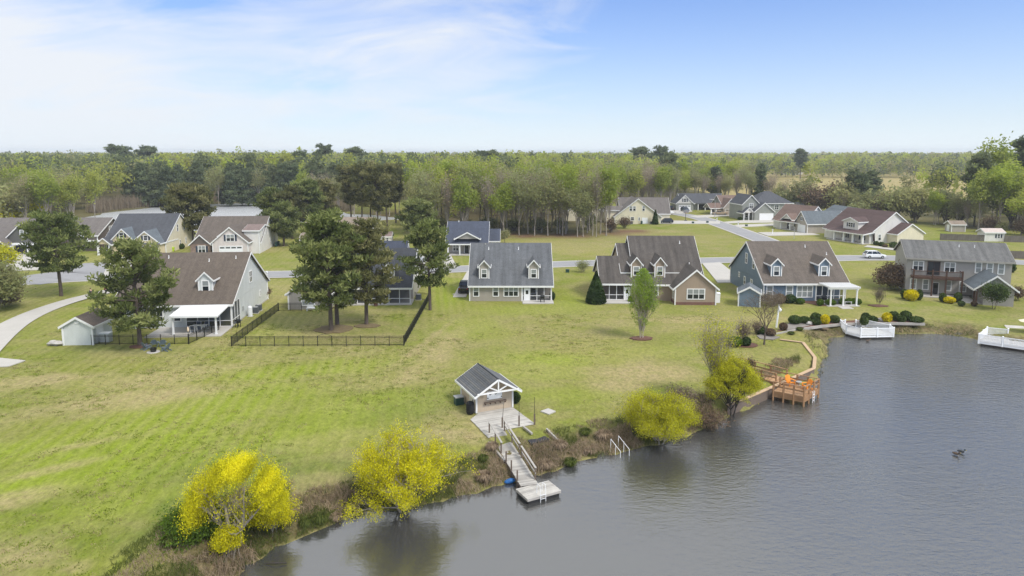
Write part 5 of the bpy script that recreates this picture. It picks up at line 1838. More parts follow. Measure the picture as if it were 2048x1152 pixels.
def white_dock(label, poly, z, open_edges, loc):
    d = thing('white_dock', label, 'dock', (*loc, 0))
    P = [(x - loc[0], y - loc[1]) for x, y in poly]
    planks(d, P, (P[1][0] - P[0][0], P[1][1] - P[0][1]), .22, lambda x, y: z, [GREYWOOD_B, mat('pale_deck_board', (.55, .54, .52), .8, .1)], seed=21)
    MB().prism(P, z - .28, z - .045).obj('rim', VINYL, d)
    MB().prism([(x * .94, y * .94) for x, y in P], -1.6, z - .28).obj('float', DARKBARK, d)
    seen = []
    for i in range(len(P)):
        a, b = P[i], P[(i + 1) % len(P)]
        L = math.hypot(b[0] - a[0], b[1] - a[1])
        segs = open_edges.get(i, [(0, 1)])
        for s0, s1 in segs:
            n = max(1, round((s1 - s0) * L / 2.2))
            for k in range(n):
                q0, q1 = s0 + (s1 - s0) * k / n, s0 + (s1 - s0) * (k + 1) / n
                p = (a[0] + (b[0] - a[0]) * q0, a[1] + (b[1] - a[1]) * q0)
                r = (a[0] + (b[0] - a[0]) * q1, a[1] + (b[1] - a[1]) * q1)
                rail_section(d, p, r, z)
                for pp in ((p, r) if k == n - 1 else (p,)):
                    if any(math.hypot(pp[0] - s_[0], pp[1] - s_[1]) < .12 for s_ in seen):
                        continue
                    seen.append(pp)
                    link('post', cached('dock_post', lambda mb: mb.box(-.07, .07, -.07, .07, -.3, 1.05).hexa([(-.1, -.1, 1.05), (.1, -.1, 1.05), (.1, .1, 1.05), (-.1, .1, 1.05), (-.02, -.02, 1.13), (.02, -.02, 1.13), (.02, .02, 1.13), (-.02, .02, 1.13)]), VINYL), d, (*pp, z))
    return d


white_dock('white railed platform in the cove below the garden bed', [(46.0, 91.6), (47.0, 89.6), (51.6, 89.9), (52.0, 91.6), (50.2, 94.2), (46.4, 94.2)], -.45, {4: [(0, .42), (.82, 1)]}, (49, 91.8))
wd2 = white_dock('white railed platform cut by the right edge of the picture', [(61.0, 86.8), (64.9, 83.6), (70.5, 83.0), (70.0, 87.6), (64.4, 90.2)], -.45, {3: [(.62, 1)]}, (66, 86.5))
gp = thing('gangway', 'grey gangway rising from the right white platform', 'gangway', (68.5, 89, 0))
MB().hexa([(-2.2, -1.2, -.6), (.2, -1.6, -.6), (2.6, 3.6, -.1), (.4, 4.2, -.1), (-2.2, -1.2, -.42), (.2, -1.6, -.42), (2.6, 3.6, .1), (.4, 4.2, .1)]).obj('deck_board', GREYWOOD_B, gp)
um = thing('patio_umbrella', 'cream umbrella at the right edge by the white platform', 'umbrella', (69.6, 89.4, -.4), 0)
MB().tube((0, 0, 0), (0, 0, 2.4), .03, .03).obj('pole', VINYL, um)
mb = MB()
for k in range(8):
    a, b = 2 * math.pi * k / 8, 2 * math.pi * (k + 1) / 8
    mb.poly([(0, 0, 2.45), (1.4 * math.cos(a), 1.4 * math.sin(a), 1.95), (1.4 * math.cos(b), 1.4 * math.sin(b), 1.95)])
mb.obj('canopy', mat('cream_canvas', (.72, .66, .52), .8, .05), um)
bc = thing('deck_towel', 'light blue folded lounger on the right white platform', 'lounger', (66.8, 84.4, -.42), .1)
MB().box(-.9, .9, -.3, .3, .2, .3).obj('seat', mat('sky_blue_canvas', (.25, .5, .72), .7, .1), bc)
MB().hexa([(.5, -.3, .3), (.9, -.3, .3), (.9, .3, .3), (.5, .3, .3), (.85, -.3, .75), (.95, -.3, .75), (.95, .3, .75), (.85, .3, .75)]).obj('backrest', MATS['sky_blue_canvas'], bc)
MB().box(-.85, -.78, -.28, .28, 0, .2).box(.78, .85, -.28, .28, 0, .2).obj('leg', VINYL, bc)

# ------------------------------------------------------------------ fences
def black_fence(label, pts, gate=None, hgt=1.25, step=1.85):
    f = thing('metal_fence', label, 'fence', (*pts[0], 0))
    ox, oy = pts[0]
    for a, b in zip(pts, pts[1:]):
        L = math.hypot(b[0] - a[0], b[1] - a[1])
        n = max(1, round(L / step))
        w = L / n
        ang = math.atan2(b[1] - a[1], b[0] - a[0])

        def pb(mb):
            for z in (.12, hgt - .22, hgt - .04):
                mb.box(0, w, -.015, .015, z - .02, z + .02)
            k = int(w / .105)
            for q in range(1, k):
                x = w * q / k
                mb.box(x - .009, x + .009, -.009, .009, .06, hgt - .02)
        me = cached(('fence_panel', round(w, 2), hgt), pb, BLACK)
        for i in range(n):
            x, y = a[0] + (b[0] - a[0]) * i / n - ox, a[1] + (b[1] - a[1]) * i / n - oy
            if gate is not None and i == gate:
                gmb = MB()
                pb(gmb)
                q = [(w * s / 10, 0, hgt - .02 + .26 * math.sin(math.pi * s / 10)) for s in range(11)]
                gmb.pipe(q, .02, 5)
                gmb.box(0, .05, -.03, .03, .04, hgt).box(w - .05, w, -.03, .03, .04, hgt)
                link('gate', gmb.mesh('gate', BLACK), f, (x, y, 0), ang)
            else:
                link('fence_panel', me, f, (x, y, 0), ang)
            link('post', cached(('fence_post', hgt), lambda mb: mb.box(-.035, .035, -.035, .035, -.3, hgt + .04), BLACK), f, (x, y, 0), ang)
        link('post', cached(('fence_post', hgt), lambda mb: mb.box(-.035, .035, -.035, .035, -.3, hgt + .04), BLACK), f, (b[0] - ox, b[1] - oy, 0), ang)
    return f


black_fence('black picket fence with an arched gate along the front of the pine yard', [(-35.1, 83.0), (-13.6, 83.3)], gate=6)
black_fence('black picket fence on the left side of the pine yard', [(-35.1, 83.08), (-35.7, 102.0)])
black_fence('black picket fence seen end on at the right side of the pine yard', [(-13.55, 83.4), (-13.6, 109.5)])
black_fence('short black fence between the pine yard corner and the half hidden house', [(-35.65, 102.1), (-32.2, 102.3)])
black_fence('short black fence between the half hidden house and the right yard corner', [(-16.0, 110.4), (-13.65, 109.6)])
black_fence('black fence running right from the pale shed under the left pine', [(-53.0, 83.7), (-40.9, 83.9)])
black_fence('black fence running from the tiki torch corner up to the covered patio', [(-40.85, 83.95), (-39.9, 90.6)])
tr = thing('garden_torch', 'pale flame shaped torch on a dark stake at the fence corner', 'torch', (-41.2, 84.6, 0))
MB().tube((0, 0, 0), (0, 0, 1.4), .03, .03).obj('stake', BLACK, tr)
MB().lathe([(.05, 1.4), (.14, 1.6), (.1, 1.9), (.02, 2.1)], 10).obj('lamp', mat('pale_torch', (.75, .6, .45), .6, .05), tr)


def board_fence(label, a, b, hgt=1.8):
    f = thing('board_fence', label, 'fence', (*a, 0))
    L = math.hypot(b[0] - a[0], b[1] - a[1])
    n = max(1, round(L / 2.4))
    ang = math.atan2(b[1] - a[1], b[0] - a[0])
    w = L / n
    rg = random.Random(int(L * 10))
    for i in range(n):
        mb = MB()
        for k in range(16):
            x = w * k / 16
            mb.box(x + .006, x + w / 16 - .006, -.015 + rg.uniform(-.008, .008), .015, 0, hgt + rg.uniform(-.05, .04))
        mb.box(0, w, .016, .06, .4, .5).box(0, w, .016, .06, 1.3, 1.4)
        p = mb.obj('fence_panel', PRIVACY, f)
        p.location = ((b[0] - a[0]) * i / n, (b[1] - a[1]) * i / n, 0)
        p.rotation_euler = (0, 0, ang)
        q = MB().box(-.06, .06, .02, .14, -.2, hgt + .1).obj('post', PRIVACY, f)
        q.location = p.location
        q.rotation_euler = p.rotation_euler


board_fence('grey board fence behind the two storey grey house, left of the white shed', (118.6, 187.6), (128.6, 184.4))
board_fence('grey board fence running right from the white shed', (133.3, 183.3), (148.6, 180.3))
board_fence('grey board fence nearer the street at the right edge', (113.4, 154.3), (125.2, 151.4))

# ------------------------------------------------------------------ small things
for i, (u, rz, l) in enumerate((((-45.0, 81.5), R(150), 'left blue grey garden chair by the pine trunk'), ((-44.6, 82.8), R(200), 'blue grey garden chair behind the fire pit'),
                                ((-43.6, 82.8), R(215), 'rear blue grey garden chair at the right of the fire pit'), ((-42.2, 80.9), R(260), 'front blue grey garden chair at the right of the fire pit'))):
    adirondack((*u, 0), rz, l, CHAIRGREY, 'blue grey chairs round the fire pit')
fp = thing('fire_pit', 'black round fire pit on a pale paved ring', 'fire pit', (*(-43.5, 80.4), .03))
MB().lathe([(.75, -.05), (.75, .03)], 16).obj('paving_ring', STONE, fp)
MB().lathe([(.3, .02), (.38, .4), (.4, .5), (.3, .5), (.28, .4)], 16).obj('bowl', BLACK, fp)
tag(MB().blob((*(-57.4, 83.5), .25), (1.0, .5, .35), 10, 6, random.Random(4), .25).obj('stone_pile', STONE), 'small pale stone heap at the left corner of the pale shed', 'stones')
st = thing('cabinet', 'white side cabinet between the pale shed and the left pine', 'cabinet', (*(-52.0, 85.1), 0))
MB().box(-.6, .6, -.4, .4, 0, 1.1).obj('body', SD_PALE, st)
MB().box(-.65, .65, -.45, .45, 1.1, 1.2).obj('lid', VINYL, st)


def ring_loft(mb, rings):
    n = len(rings[0])
    i = len(mb.v)
    for r in rings:
        mb.v += r
    for j in range(len(rings) - 1):
        for k in range(n):
            k2 = (k + 1) % n
            mb.f.append((i + j * n + k, i + j * n + k2, i + (j + 1) * n + k2, i + (j + 1) * n + k))
    mb.f.append(tuple(i + k for k in range(n))[::-1])
    mb.f.append(tuple(i + (len(rings) - 1) * n + k for k in range(n)))
    return mb


def car(label, cat, loc, rz, paint, kind='suv', group=None):
    c = thing('parked_car' if cat == 'car' else cat.replace(' ', '_'), label, cat, loc, R(rz), group)
    L = 4.7 if kind != 'pickup' else 5.6
    hl = L / 2
    mb = MB()

    def ring(x, z0, zb, zt, w):
        return [(x, -w * .9, z0), (x, -w, z0 + .15), (x, -w, zb - .1), (x, -w * .93, zt), (x, w * .93, zt), (x, w, zb - .1), (x, w, z0 + .15), (x, w * .9, z0)]
    ring_loft(mb, [ring(-hl, .45, .75, .95, .80), ring(-hl + .12, .3, .85, 1.05, .9), ring(-hl + .9, .25, .9, 1.06, .94), ring(0, .25, .9, 1.05, .94),
                   ring(.9, .25, .9, 1.03, .94), ring(hl - .9, .25, .85, .98, .93), ring(hl - .2, .3, .75, .86, .88), ring(hl, .42, .62, .70, .76)])
    mb.obj('body', paint, c, False)
    top = 1.72 if kind != 'jeep' else 1.85

    def cab(x, z, w):
        return [(x, -w, z), (x, w, z)]
    if kind == 'pickup':
        xs = (-.5, -.35, .9, 1.5)
    elif kind == 'jeep':
        xs = (-hl + .15, -hl + .25, .55, .9)
    else:
        xs = (-hl + .1, -hl + .65, .45, 1.3)
    mb = MB().hexa([(xs[0], -.86, 1.03), (xs[3], -.86, 1.0), (xs[3], .86, 1.0), (xs[0], .86, 1.03), (xs[1], -.68, top - .05), (xs[2], -.68, top - .05), (xs[2], .68, top - .05), (xs[1], .68, top - .05)])
    mb.obj('window', GLASS, c)
    r = MB().hexa([(xs[1] - .08, -.7, top - .06), (xs[2] + .1, -.7, top - .06), (xs[2] + .1, .7, top - .06), (xs[1] - .08, .7, top - .06),
                   (xs[1] + .1, -.6, top + .03), (xs[2] - .12, -.6, top + .03), (xs[2] - .12, .6, top + .03), (xs[1] + .1, .6, top + .03)])
    r.obj('roof', paint, c)
    for s in (-1, 1):
        for fr_ in (0.0, .38, .78, 1.0):
            xb, xt = xs[0] + (xs[3] - xs[0]) * fr_, xs[1] + (xs[2] - xs[1]) * fr_
            MB().beam((xb, s * .87, 1.0), (xt, s * .70, top - .04), .09, .05).obj('pillar', paint, c)
    for x in (-hl + .9, hl - .92):
        for s in (-1, 1):
            wh = link('wheel', cached('wheel', lambda mb: mb.lathe([(.2, -.11), (.34, -.1), (.36, -.05), (.36, .05), (.34, .1), (.2, .11)], 16), RUBBER), c, (x, s * .84, .36))
            wh.rotation_euler = (R(90), 0, 0)
            link('rim', cached('rim', lambda mb: mb.lathe([(.21, -.115), (.2, .115)], 10), ALLOY), wh)
    for s in (-1, 1):
        MB().box(hl - .18, hl - .02, s * .62 - .16, s * .62 + .16, .66, .78).obj('headlight', mat('lamp_glass', (.7, .72, .75), .15, .05), c)
        MB().box(-hl - .01, -hl + .12, s * .68 - .12, s * .68 + .12, .75, .98).obj('tail_light', mat('red_lamp', (.3, .01, .01), .3, .05), c)
        MB().box(xs[3] - .35, xs[3] - .2, s * .95 - .1, s * .95 + .1, 1.0, 1.12).obj('mirror', paint, c)
    return c


P_WHITE = mat('white_car_paint', (.78, .79, .80), .2, .02, spec=.6)
P_DARK = mat('dark_blue_car_paint', (.02, .028, .045), .2, .05, spec=.6)
P_BLACK = mat('black_car_paint', (.012, .013, .015), .2, .05, spec=.6)
P_BLUE = mat('slate_blue_car_paint', (.045, .07, .11), .2, .05, spec=.6)
P_SAND = mat('sand_car_paint', (.32, .25, .17), .4, .1)
car('white crossover driving along the main street', 'car', (*(82.8, 154.3), .1), -2, P_WHITE)
car('dark blue crossover parked beside the cream gable house', 'car', (*(52.6, 232.0), .12), 180, P_DARK)
car('black off road car beside the farthest left garage', 'car', (*(67.1, 287.4), .1), 80, P_BLACK, 'jeep')
car('slate blue car parked before the farthest left garage', 'car', (*(71.1, 279.9), .14), -75, P_BLUE)
car('sand coloured open truck in front of the red brown roofed far house', 'truck', (*(80.7, 264.1), .12), 170, P_SAND, 'pickup')
car('black pickup parked on the drive behind the centre house', 'pickup', (-8.3, 117.0, .12), 90, P_BLACK, 'pickup')
car('pale sedan glimpsed behind the rightmost yard pine', 'car', (*(-21.2, 148.5), .12), 10, mat('silver_car_paint', (.5, .52, .55), .25, .05))
tl = thing('utility_trailer', 'white utility trailer parked before the farthest houses', 'trailer', (*(61.4, 266.2), .1), .1)
MB().box(-1.8, 1.8, -.9, .9, .6, .72).obj('bed', VINYL, tl)
for s in (-1, 1):
    MB().box(-1.8, 1.8, s * .88 - .03, s * .88 + .03, .72, 1.1).obj('side_panel', VINYL, tl)
    w_ = link('wheel', cached('wheel', lambda mb: None, RUBBER), tl, (0, s * .95, .36))
    w_.rotation_euler = (R(90), 0, 0)
MB().beam((1.8, 0, .6), (3.0, 0, .5), .1, .1).obj('drawbar', ACMET, tl)


def street_lamp(label, loc, hgt, rz):
    g = thing('street_lamp', label, 'street lamp', loc, rz)
    MB().tube((0, 0, 0), (0, 0, hgt), .09, .06, 8).obj('pole', STEEL, g)
    MB().pipe([(0, 0, hgt), (-.5, 0, hgt + .5), (-1.6, 0, hgt + .6)], .05).obj('arm', STEEL, g)
    MB().blob((-1.9, 0, hgt + .55), (.4, .18, .1), 8, 5).obj('lamp_head', PUTTY, g)


street_lamp('pale street lamp beside the side street near the far houses', (*(73.9, 248.0), 0), 6.6, 0)
street_lamp('pale street lamp beside the driveway of the slate roofed garage', (*(79.0, 189.8), 0), 3.4, R(20))
street_lamp('pale lamp pole standing before the forest edge', (*(13.4, 201.7), 0), 5.4, 0)
bh = thing('basketball_hoop', 'basketball hoop beside the drive of the dark crossover', 'basketball hoop', (*(61.4, 240.6), 0), 0)
MB().tube((0, 0, 0), (0, 0, 3.2), .08, .08, 8).obj('pole', BLACK, bh)
MB().box(-.9, .9, -.5, -.44, 2.9, 4.0).obj('backboard', mat('clear_grey_board', (.22, .22, .23), .2, .1), bh)
MB().box(-.5, .5, -.4, .5, 0, .25).obj('base', BLACK, bh)
MB().pipe([(.25 * math.cos(k), -.8 + .25 * math.sin(k), 3.05) for k in [q * .785 for q in range(9)]], .02, 5).obj('rim', mat('orange_rim', (.6, .15, .03), .5, .05), bh)


def mailbox(label, loc, m=VINYL):
    g = thing('mailbox', label, 'mailbox', loc, 0, 'mailboxes along the streets')
    MB().box(-.08, .08, -.08, .08, 0, 1.25).obj('post', m, g)
    MB().box(-.14, .14, -.34, .3, 1.05, 1.1).obj('arm', m, g)
    MB().box(-.12, .12, -.36, .2, 1.1, 1.26).tube((0, -.36, 1.26), (0, .2, 1.26), .12, .12, 10).obj('box', m, g)


mailbox('white mailbox beside the street right of the pale house gable', (*(-47.3, 129.8), 0))
mailbox('white mailbox at the drive of the two storey grey far house', (*(71.5, 237.1), .1))
mailbox('white mailbox at the drive of the columned white far house', (*(74.6, 224.0), .1))
mailbox('white mailbox at the drive of the slate roofed garage', (*(77.5, 201.7), .1))
mailbox('white mailbox among the drives at the left end of the street', (*(-77.8, 127.7), .1))
for u, l in (((61.8, 232.0), 'green utility box on the vacant lawn by the dark crossover'), ((67.2, 233.7), 'dark utility box by the side street'), ((76.8, 222.5), 'dark small utility box on the lawn before the columned house'),
             ((11.2, 135.9), 'small black post light on the lawn right of the centre house')):
    tag(MB().box(u[0] - .35, u[0] + .35, u[1] - .3, u[1] + .3, 0, .6).box(u[0] - .4, u[0] + .4, u[1] - .35, u[1] + .35, .6, .66).obj('utility_box', BINGREEN), l, 'utility box')
sw = thing('swing_set', 'dark A frame stand on the lawn before the slate roofed cream house', 'swing', (*(-90.4, 151.4), 0))
for s in (-1, 1):
    MB().tube((s * .3, -.8, 0), (0, 0, 2.6), .06, .05).obj('leg', BLACK, sw)
    MB().tube((s * .3, .8, 0), (0, 0, 2.6), .06, .05).obj('leg', BLACK, sw)
sc = thing('garden_pole', 'leaning white pole sculpture beside the bare tree', 'pole', (*(36.6, 92.2), 0))
MB().tube((0, 0, 0), (.25, 0, 3.2), .14, .1, 8).obj('shaft', VINYL, sc)
MB().blob((.35, 0, 2.5), (.3, .2, .3), 8, 6).obj('ornament', VINYL, sc)
rg = random.Random(31)
for i, (u, r_, l) in enumerate((((41.8, 93.5), .5, 'pale rounded boulder between clipped shrubs in the garden bed'), ((52.9, 95.5), .55, 'pale flat boulder in the right half of the garden bed'), ((53.8, 96.4), .4, 'smaller pale boulder behind the flat one in the garden bed'))):
    tag(MB().blob((*u, .25), (r_, r_ * .8, r_ * .6), 10, 6, rg, .15).obj('boulder', STONE), l, 'boulder')
yp = thing('yard_paver', 'white stepping stone on the lawn left of the centre house', 'slab', (*(-9.6, 114.3), .05))
MB().box(-.5, .5, -.3, .3, -.1, .05).obj('stone', CONC, yp)
gf = mat('white_egret_plumage', (.75, .75, .74), .8, .05)


# ------------------------------------------------------------------ people and ducks
def skin_body(name, joints, edges, m, parent, sub=1):
    me = bpy.data.meshes.new(name)
    me.from_pydata([j[:3] for j in joints], edges, [])
    me.materials.append(m)
    o = link(name, me, parent)
    md = o.modifiers.new('skin', 'SKIN')
    for i, j in enumerate(joints):
        r = j[3]
        me.skin_vertices[0].data[i].radius = (r if isinstance(r, tuple) else (r, r))
    me.skin_vertices[0].data[0].use_root = True
    md.use_smooth_shade = True
    o.modifiers.new('subsurf', 'SUBSURF').levels = sub
    o.modifiers['subsurf'].render_levels = sub
    return o


SKIN = mat('skin', (.45, .28, .2), .6, .05)


def walker(label, loc, rz, top, trousers, hair):
    p = thing('person', label, 'person', loc, R(rz))
    J = [(0, 0, .95, (.15, .11)), (0, 0, 1.2, (.15, .1)), (0, 0, 1.42, (.17, .1)), (0, 0, 1.52, .06), (0, .02, 1.63, (.08, .095)), (0, .02, 1.74, (.075, .09)),
         (-.2, 0, 1.42, .06), (-.25, -.08, 1.15, .045), (-.24, .08, .93, .035), (-.24, .12, .84, .035), (.2, 0, 1.42, .06), (.25, .06, 1.15, .045), (.23, -.12, .95, .035), (.23, -.16, .87, .035),
         (-.1, 0, .9, .09), (-.1, -.16, .52, .065), (-.1, -.1, .1, .042), (-.1, -.24, .05, .04), (.1, 0, .9, .09), (.1, .12, .52, .065), (.1, .3, .14, .042), (.1, .2, .06, .04)]
    E_ = [(0, 1), (1, 2), (2, 3), (3, 4), (4, 5), (2, 6), (6, 7), (7, 8), (8, 9), (2, 10), (10, 11), (11, 12), (12, 13), (0, 14), (14, 15), (15, 16), (16, 17), (0, 18), (18, 19), (19, 20), (20, 21)]
    skin_body('body', J, E_, SKIN, p)
    ids = [0, 1, 2, 6, 7, 8, 10, 11, 12]
    g = lambda r, k: tuple(q + k for q in r) if isinstance(r, tuple) else r + k
    T = [(*J[i][:3], g(J[i][3], .025)) for i in ids]
    skin_body('jacket', T, [(0, 1), (1, 2), (2, 3), (3, 4), (4, 5), (2, 6), (6, 7), (7, 8)], top, p)
    ids = [0, 14, 15, 16, 18, 19, 20]
    T = [(*J[i][:3], g(J[i][3], .022)) for i in ids]
    skin_body('trousers', T, [(0, 1), (1, 2), (2, 3), (0, 4), (4, 5), (5, 6)], trousers, p)
    MB().blob((0, .05, 1.72), (.1, .12, .11), 10, 8).obj('hair', hair, p)
    for i, j in ((16, 17), (20, 21)):
        a, b = J[i], J[j]
        MB().beam((a[0], a[1] + .06, a[2] - .04), (b[0], b[1] - .04, b[2] - .01), .1, .09).obj('shoe', BLACK, p)
    return p


walker('person in a dark jacket and grey jeans walking on the left path', (*(-69.3, 110.3), .12), 60, mat('dark_blue_cloth', (.03, .04, .055), .9, .1), mat('grey_denim', (.16, .18, .22), .9, .1), mat('dark_hair', (.02, .015, .012), .8, .1))
walker('person in a dark red top walking on the path behind the left pine', (*(-68.5, 113.1), .12), 60, mat('dark_red_cloth', (.13, .035, .035), .9, .1), mat('dark_cloth', (.03, .03, .04), .9, .1), MATS['dark_hair'])


def duck(label, loc, rz, body, head, ring=None):
    d = thing('duck', label, 'duck', loc, R(rz))
    J = [(0, 0, .1, (.12, .11)), (-.16, 0, .11, (.10, .09)), (-.32, 0, .16, (.03, .02)), (.14, 0, .12, (.1, .09)), (.2, 0, .2, .045), (.22, 0, .27, .045)]
    skin_body('body', J, [(0, 1), (1, 2), (0, 3), (3, 4), (4, 5)], body, d)
    MB().blob((.24, 0, .31), (.075, .055, .06), 8, 6).obj('head', head, d)
    MB().box(.3, .38, -.022, .022, .28, .3).obj('beak', mat('duck_beak', (.5, .35, .05), .6, .05), d)
    if ring:
        MB().lathe([(.05, .21), (.055, .235)], 8, .21, 0).obj('collar', ring, d)
    for s in (-1, 1):
        MB().blob((-.05, s * .11, .13), (.2, .03, .07), 8, 5).obj('wing', body, d)
    return d


FE_D = mat('dark_feathers', (.03, .035, .04), .7, .2)
FE_B = mat('brown_feathers', (.10, .07, .05), .8, .2)
FE_G = mat('green_black_feathers', (.01, .03, .025), .4, .1)
duck('dark drake with a pale collar swimming on the open pond', (*(37.7, 54.5), -.97), -40, FE_D, FE_G, WHITE)
duck('brown duck swimming beside the dark drake', (*(37.0, 54.1), -.97), -60, FE_B, FE_B)
duck('small brown duck swimming below the white railed platform', (*(47.5, 88.6), -.97), 10, FE_B, FE_B)


# ------------------------------------------------------------------ vegetation
def leaf_mesh(name, cen, size, aspect, rs, m, tone=None, axis=None, axis_w=0.0, mat_index=None, extra_mats=()):
    """one small quad per leaf or needle tuft; axis pulls the long side of the quads towards a direction"""
    n = len(cen)
    a = rs.normal(size=(n, 3))
    if axis is not None:
        a = a * (1 - axis_w) + axis * axis_w * 1.7
    a /= np.linalg.norm(a, axis=1, keepdims=True) + 1e-9
    b = np.cross(a, rs.normal(size=(n, 3)))
    b /= np.linalg.norm(b, axis=1, keepdims=True) + 1e-9
    s = (size * rs.uniform(.7, 1.3, n))[:, None] * .5
    w = s * aspect
    p = np.stack([cen - a * s - b * w, cen + a * s - b * w * .6, cen + a * s + b * w * .6, cen - a * s + b * w], 1).reshape(-1, 3)
    me = quads_mesh(name, p, np.arange(n * 4).reshape(n, 4))
    t = rs.uniform(0, 1, n) if tone is None else np.clip(tone + rs.uniform(-.25, .25, n), 0, 1)
    at = me.attributes.new('tone', 'FLOAT', 'FACE')
    at.data.foreach_set('value', t.astype(np.float32))
    me.materials.append(m)
    for e in extra_mats:
        me.materials.append(e)
    if mat_index is not None:
        me.polygons.foreach_set('material_index', mat_index.astype(np.int32))
    return me


def segs_mesh(name, segs, m, n=5):
    mb = MB()
    for a, b, r0, r1 in segs:
        mb.tube(a, b, r0, r1, n if r0 > .05 else 3, False)
    me = mb.mesh(name, m)
    me.shade_smooth()
    return me


def limb(segs, rg, p, d, L, r, k, curve=.12, up=.03):
    """bent tapering branch of k pieces; returns points along it"""
    pts = [p]
    for i in range(k):
        d = (d + Vector((rg.uniform(-curve, curve), rg.uniform(-curve, curve), rg.uniform(-curve, curve) + up))).normalized()
        q = p + d * (L / k)
        segs.append((p, q, r * (1 - i / k * .7), r * (1 - (i + 1) / k * .7)))
        p = q
        pts.append(p)
    return pts, d


def pine_parts(seed, h, base, rad, per=60, nb=34, csize=1.0, trunk_r=.28, needle=.5, lean=0.0, flat=.55, profile='dome', gap=.1):
    rg = random.Random(seed)
    rs = np.random.RandomState(seed)
    segs = []
    tp, _ = limb(segs, rg, Vector((0, 0, -.2)), Vector((lean, 0, 1)).normalized(), h * .98 + .2, trunk_r, 8, .03, .02)
    cen, tone, ax = [], [], []

    def at(z):
        f = max(0, min(.999, (z + .2) / (h * .98 + .2))) * 8
        i = int(f)
        return tp[i].lerp(tp[i + 1], f - i)

    def clump(c, r, n):
        t = rg.random()
        v = rs.normal(size=(n, 3))
        v /= np.linalg.norm(v, axis=1, keepdims=True)
        q = v * (rs.uniform(.35, 1, (n, 1)) ** .6) * r * np.array([1, 1, flat])
        cen.append(q + np.array(c))
        ax.append(v + np.array([0, 0, .5]))
        tone.append(np.full(n, t))
    for i in range(nb):
        t = (i + rg.random() * .7) / nb
        z = base + (h - base) * t
        if profile == 'dome':
            pr = (math.sin(math.pi * (.14 + .8 * t)) ** .75) * (1 - .25 * t)
        elif profile == 'cone':
            pr = 1.05 - .85 * t
        else:
            pr = .25 + 1.0 * t * (1.25 - t) * 1.7
        az = i * 2.4 + rg.uniform(-.5, .5)
        L = rad * pr * rg.uniform(.7, 1.1)
        if rg.random() < gap:
            L *= .55
        el = math.radians(rg.uniform(-6, 14) + 42 * t)
        d = Vector((math.cos(az) * math.cos(el), math.sin(az) * math.cos(el), math.sin(el)))
        pts, _ = limb(segs, rg, at(z - .3), d, L, .05 + .012 * L, 4, .14, .05)
        for k in (2, 3, 4):
            if rg.random() < .93:
                r = csize * rg.uniform(.65, 1.15) * (1.05 if k == 4 else .85)
                clump(pts[k] + Vector((rg.uniform(-.25, .25), rg.uniform(-.25, .25), .15)), r, int(per * r / csize))
            if k > 1 and L > rad * .5:
                s = Vector((-d.y, d.x, .1)) * rg.choice((-1, 1))
                e, _ = limb(segs, rg, pts[k - 1], (d * .5 + s).normalized(), L * .34, .03, 2, .1, .05)
                clump(e[-1], csize * rg.uniform(.55, .95), int(per * .7))
    clump(tp[-1] + Vector((0, 0, .1)), csize * .9, per)
    return segs, np.concatenate(cen), np.concatenate(tone), np.concatenate(ax)


def tips_tree(seed, h, rad, stems=1, fork=.35, levels=3, kids=4, r=.22, droop=0.0, wide=.9, up=.05, clear=0.0):
    """branching skeleton; returns pieces and the ends that carry leaves"""
    rg = random.Random(seed)
    segs, tips = [], []
    z1 = h * fork

    def grow(p, d, L, rr, lev):
        pts, dd = limb(segs, rg, p, d, L, rr, 3, .16, up - droop * (levels - lev) * .05)
        tips.append((pts[-1], lev))
        if lev == 1:
            tips.append((pts[-2], lev))
        if lev <= 1:
            return
        n = kids + (rg.random() < .4)
        for i in range(n):
            f = .35 + .65 * (i + rg.random()) / n
            q = pts[min(3, int(f * 3))].lerp(pts[min(3, int(f * 3) + 1)], (f * 3) % 1) if f < .999 else pts[-1]
            ang = rg.uniform(0, 2 * math.pi)
            side = Vector((math.cos(ang), math.sin(ang), rg.uniform(-.2, .5)))
            grow(q, (dd * rg.uniform(.5, .9) + side * wide * rg.uniform(.5, 1)).normalized(), L * rg.uniform(.5, .68), rr * .5, lev - 1)
    for s in range(stems):
        az = s * 2 * math.pi / stems + rg.uniform(-.4, .4)
        tilt = 0 if stems == 1 else rg.uniform(.15, .5) * rad / h * 2
        d = Vector((math.cos(az) * tilt, math.sin(az) * tilt, 1)).normalized()
        o = Vector((0, 0, -.15)) if stems == 1 else Vector((.22 * math.cos(az), .22 * math.sin(az), -.15))
        pts, dd = limb(segs, rg, o, d, z1 + .15, r / (stems ** .4), 4, .05, .02)
        n = kids + 1
        for i in range(n):
            a2 = i * 2 * math.pi / n + rg.uniform(-.5, .5)
            el = rg.uniform(.55, 1.25)
            side = Vector((math.cos(a2) * math.cos(el), math.sin(a2) * math.cos(el), math.sin(el)))
            side = Vector((side.x * rad / (h - z1) * 1.5, side.y * rad / (h - z1) * 1.5, side.z)).normalized()
            q = pts[-1] if i < 3 else pts[-2]
            grow(q, (side + dd * .2).normalized(), (h - z1) * rg.uniform(.42, .6), r * .55 / (stems ** .3), levels)
        grow(pts[-1], (dd + Vector((0, 0, .4))).normalized(), (h - z1) * .6, r * .5, levels)
    # fit the skeleton to the wanted size
    mx = max(max(abs(t[0].x), abs(t[0].y)) for t in tips)
    mz = max(t[0].z for t in tips)
    sx, sz = rad * .95 / mx, h * .98 / mz
    f = lambda v: Vector((v.x * (sx if v.z > z1 * .5 else 1 + (sx - 1) * max(0, v.z) / (z1 * .5 + 1e-6)), v.y * (sx if v.z > z1 * .5 else 1 + (sx - 1) * max(0, v.z) / (z1 * .5 + 1e-6)), v.z * sz))
    return [(f(a), f(b), c, e) for a, b, c, e in segs], [(f(p), l) for p, l in tips]


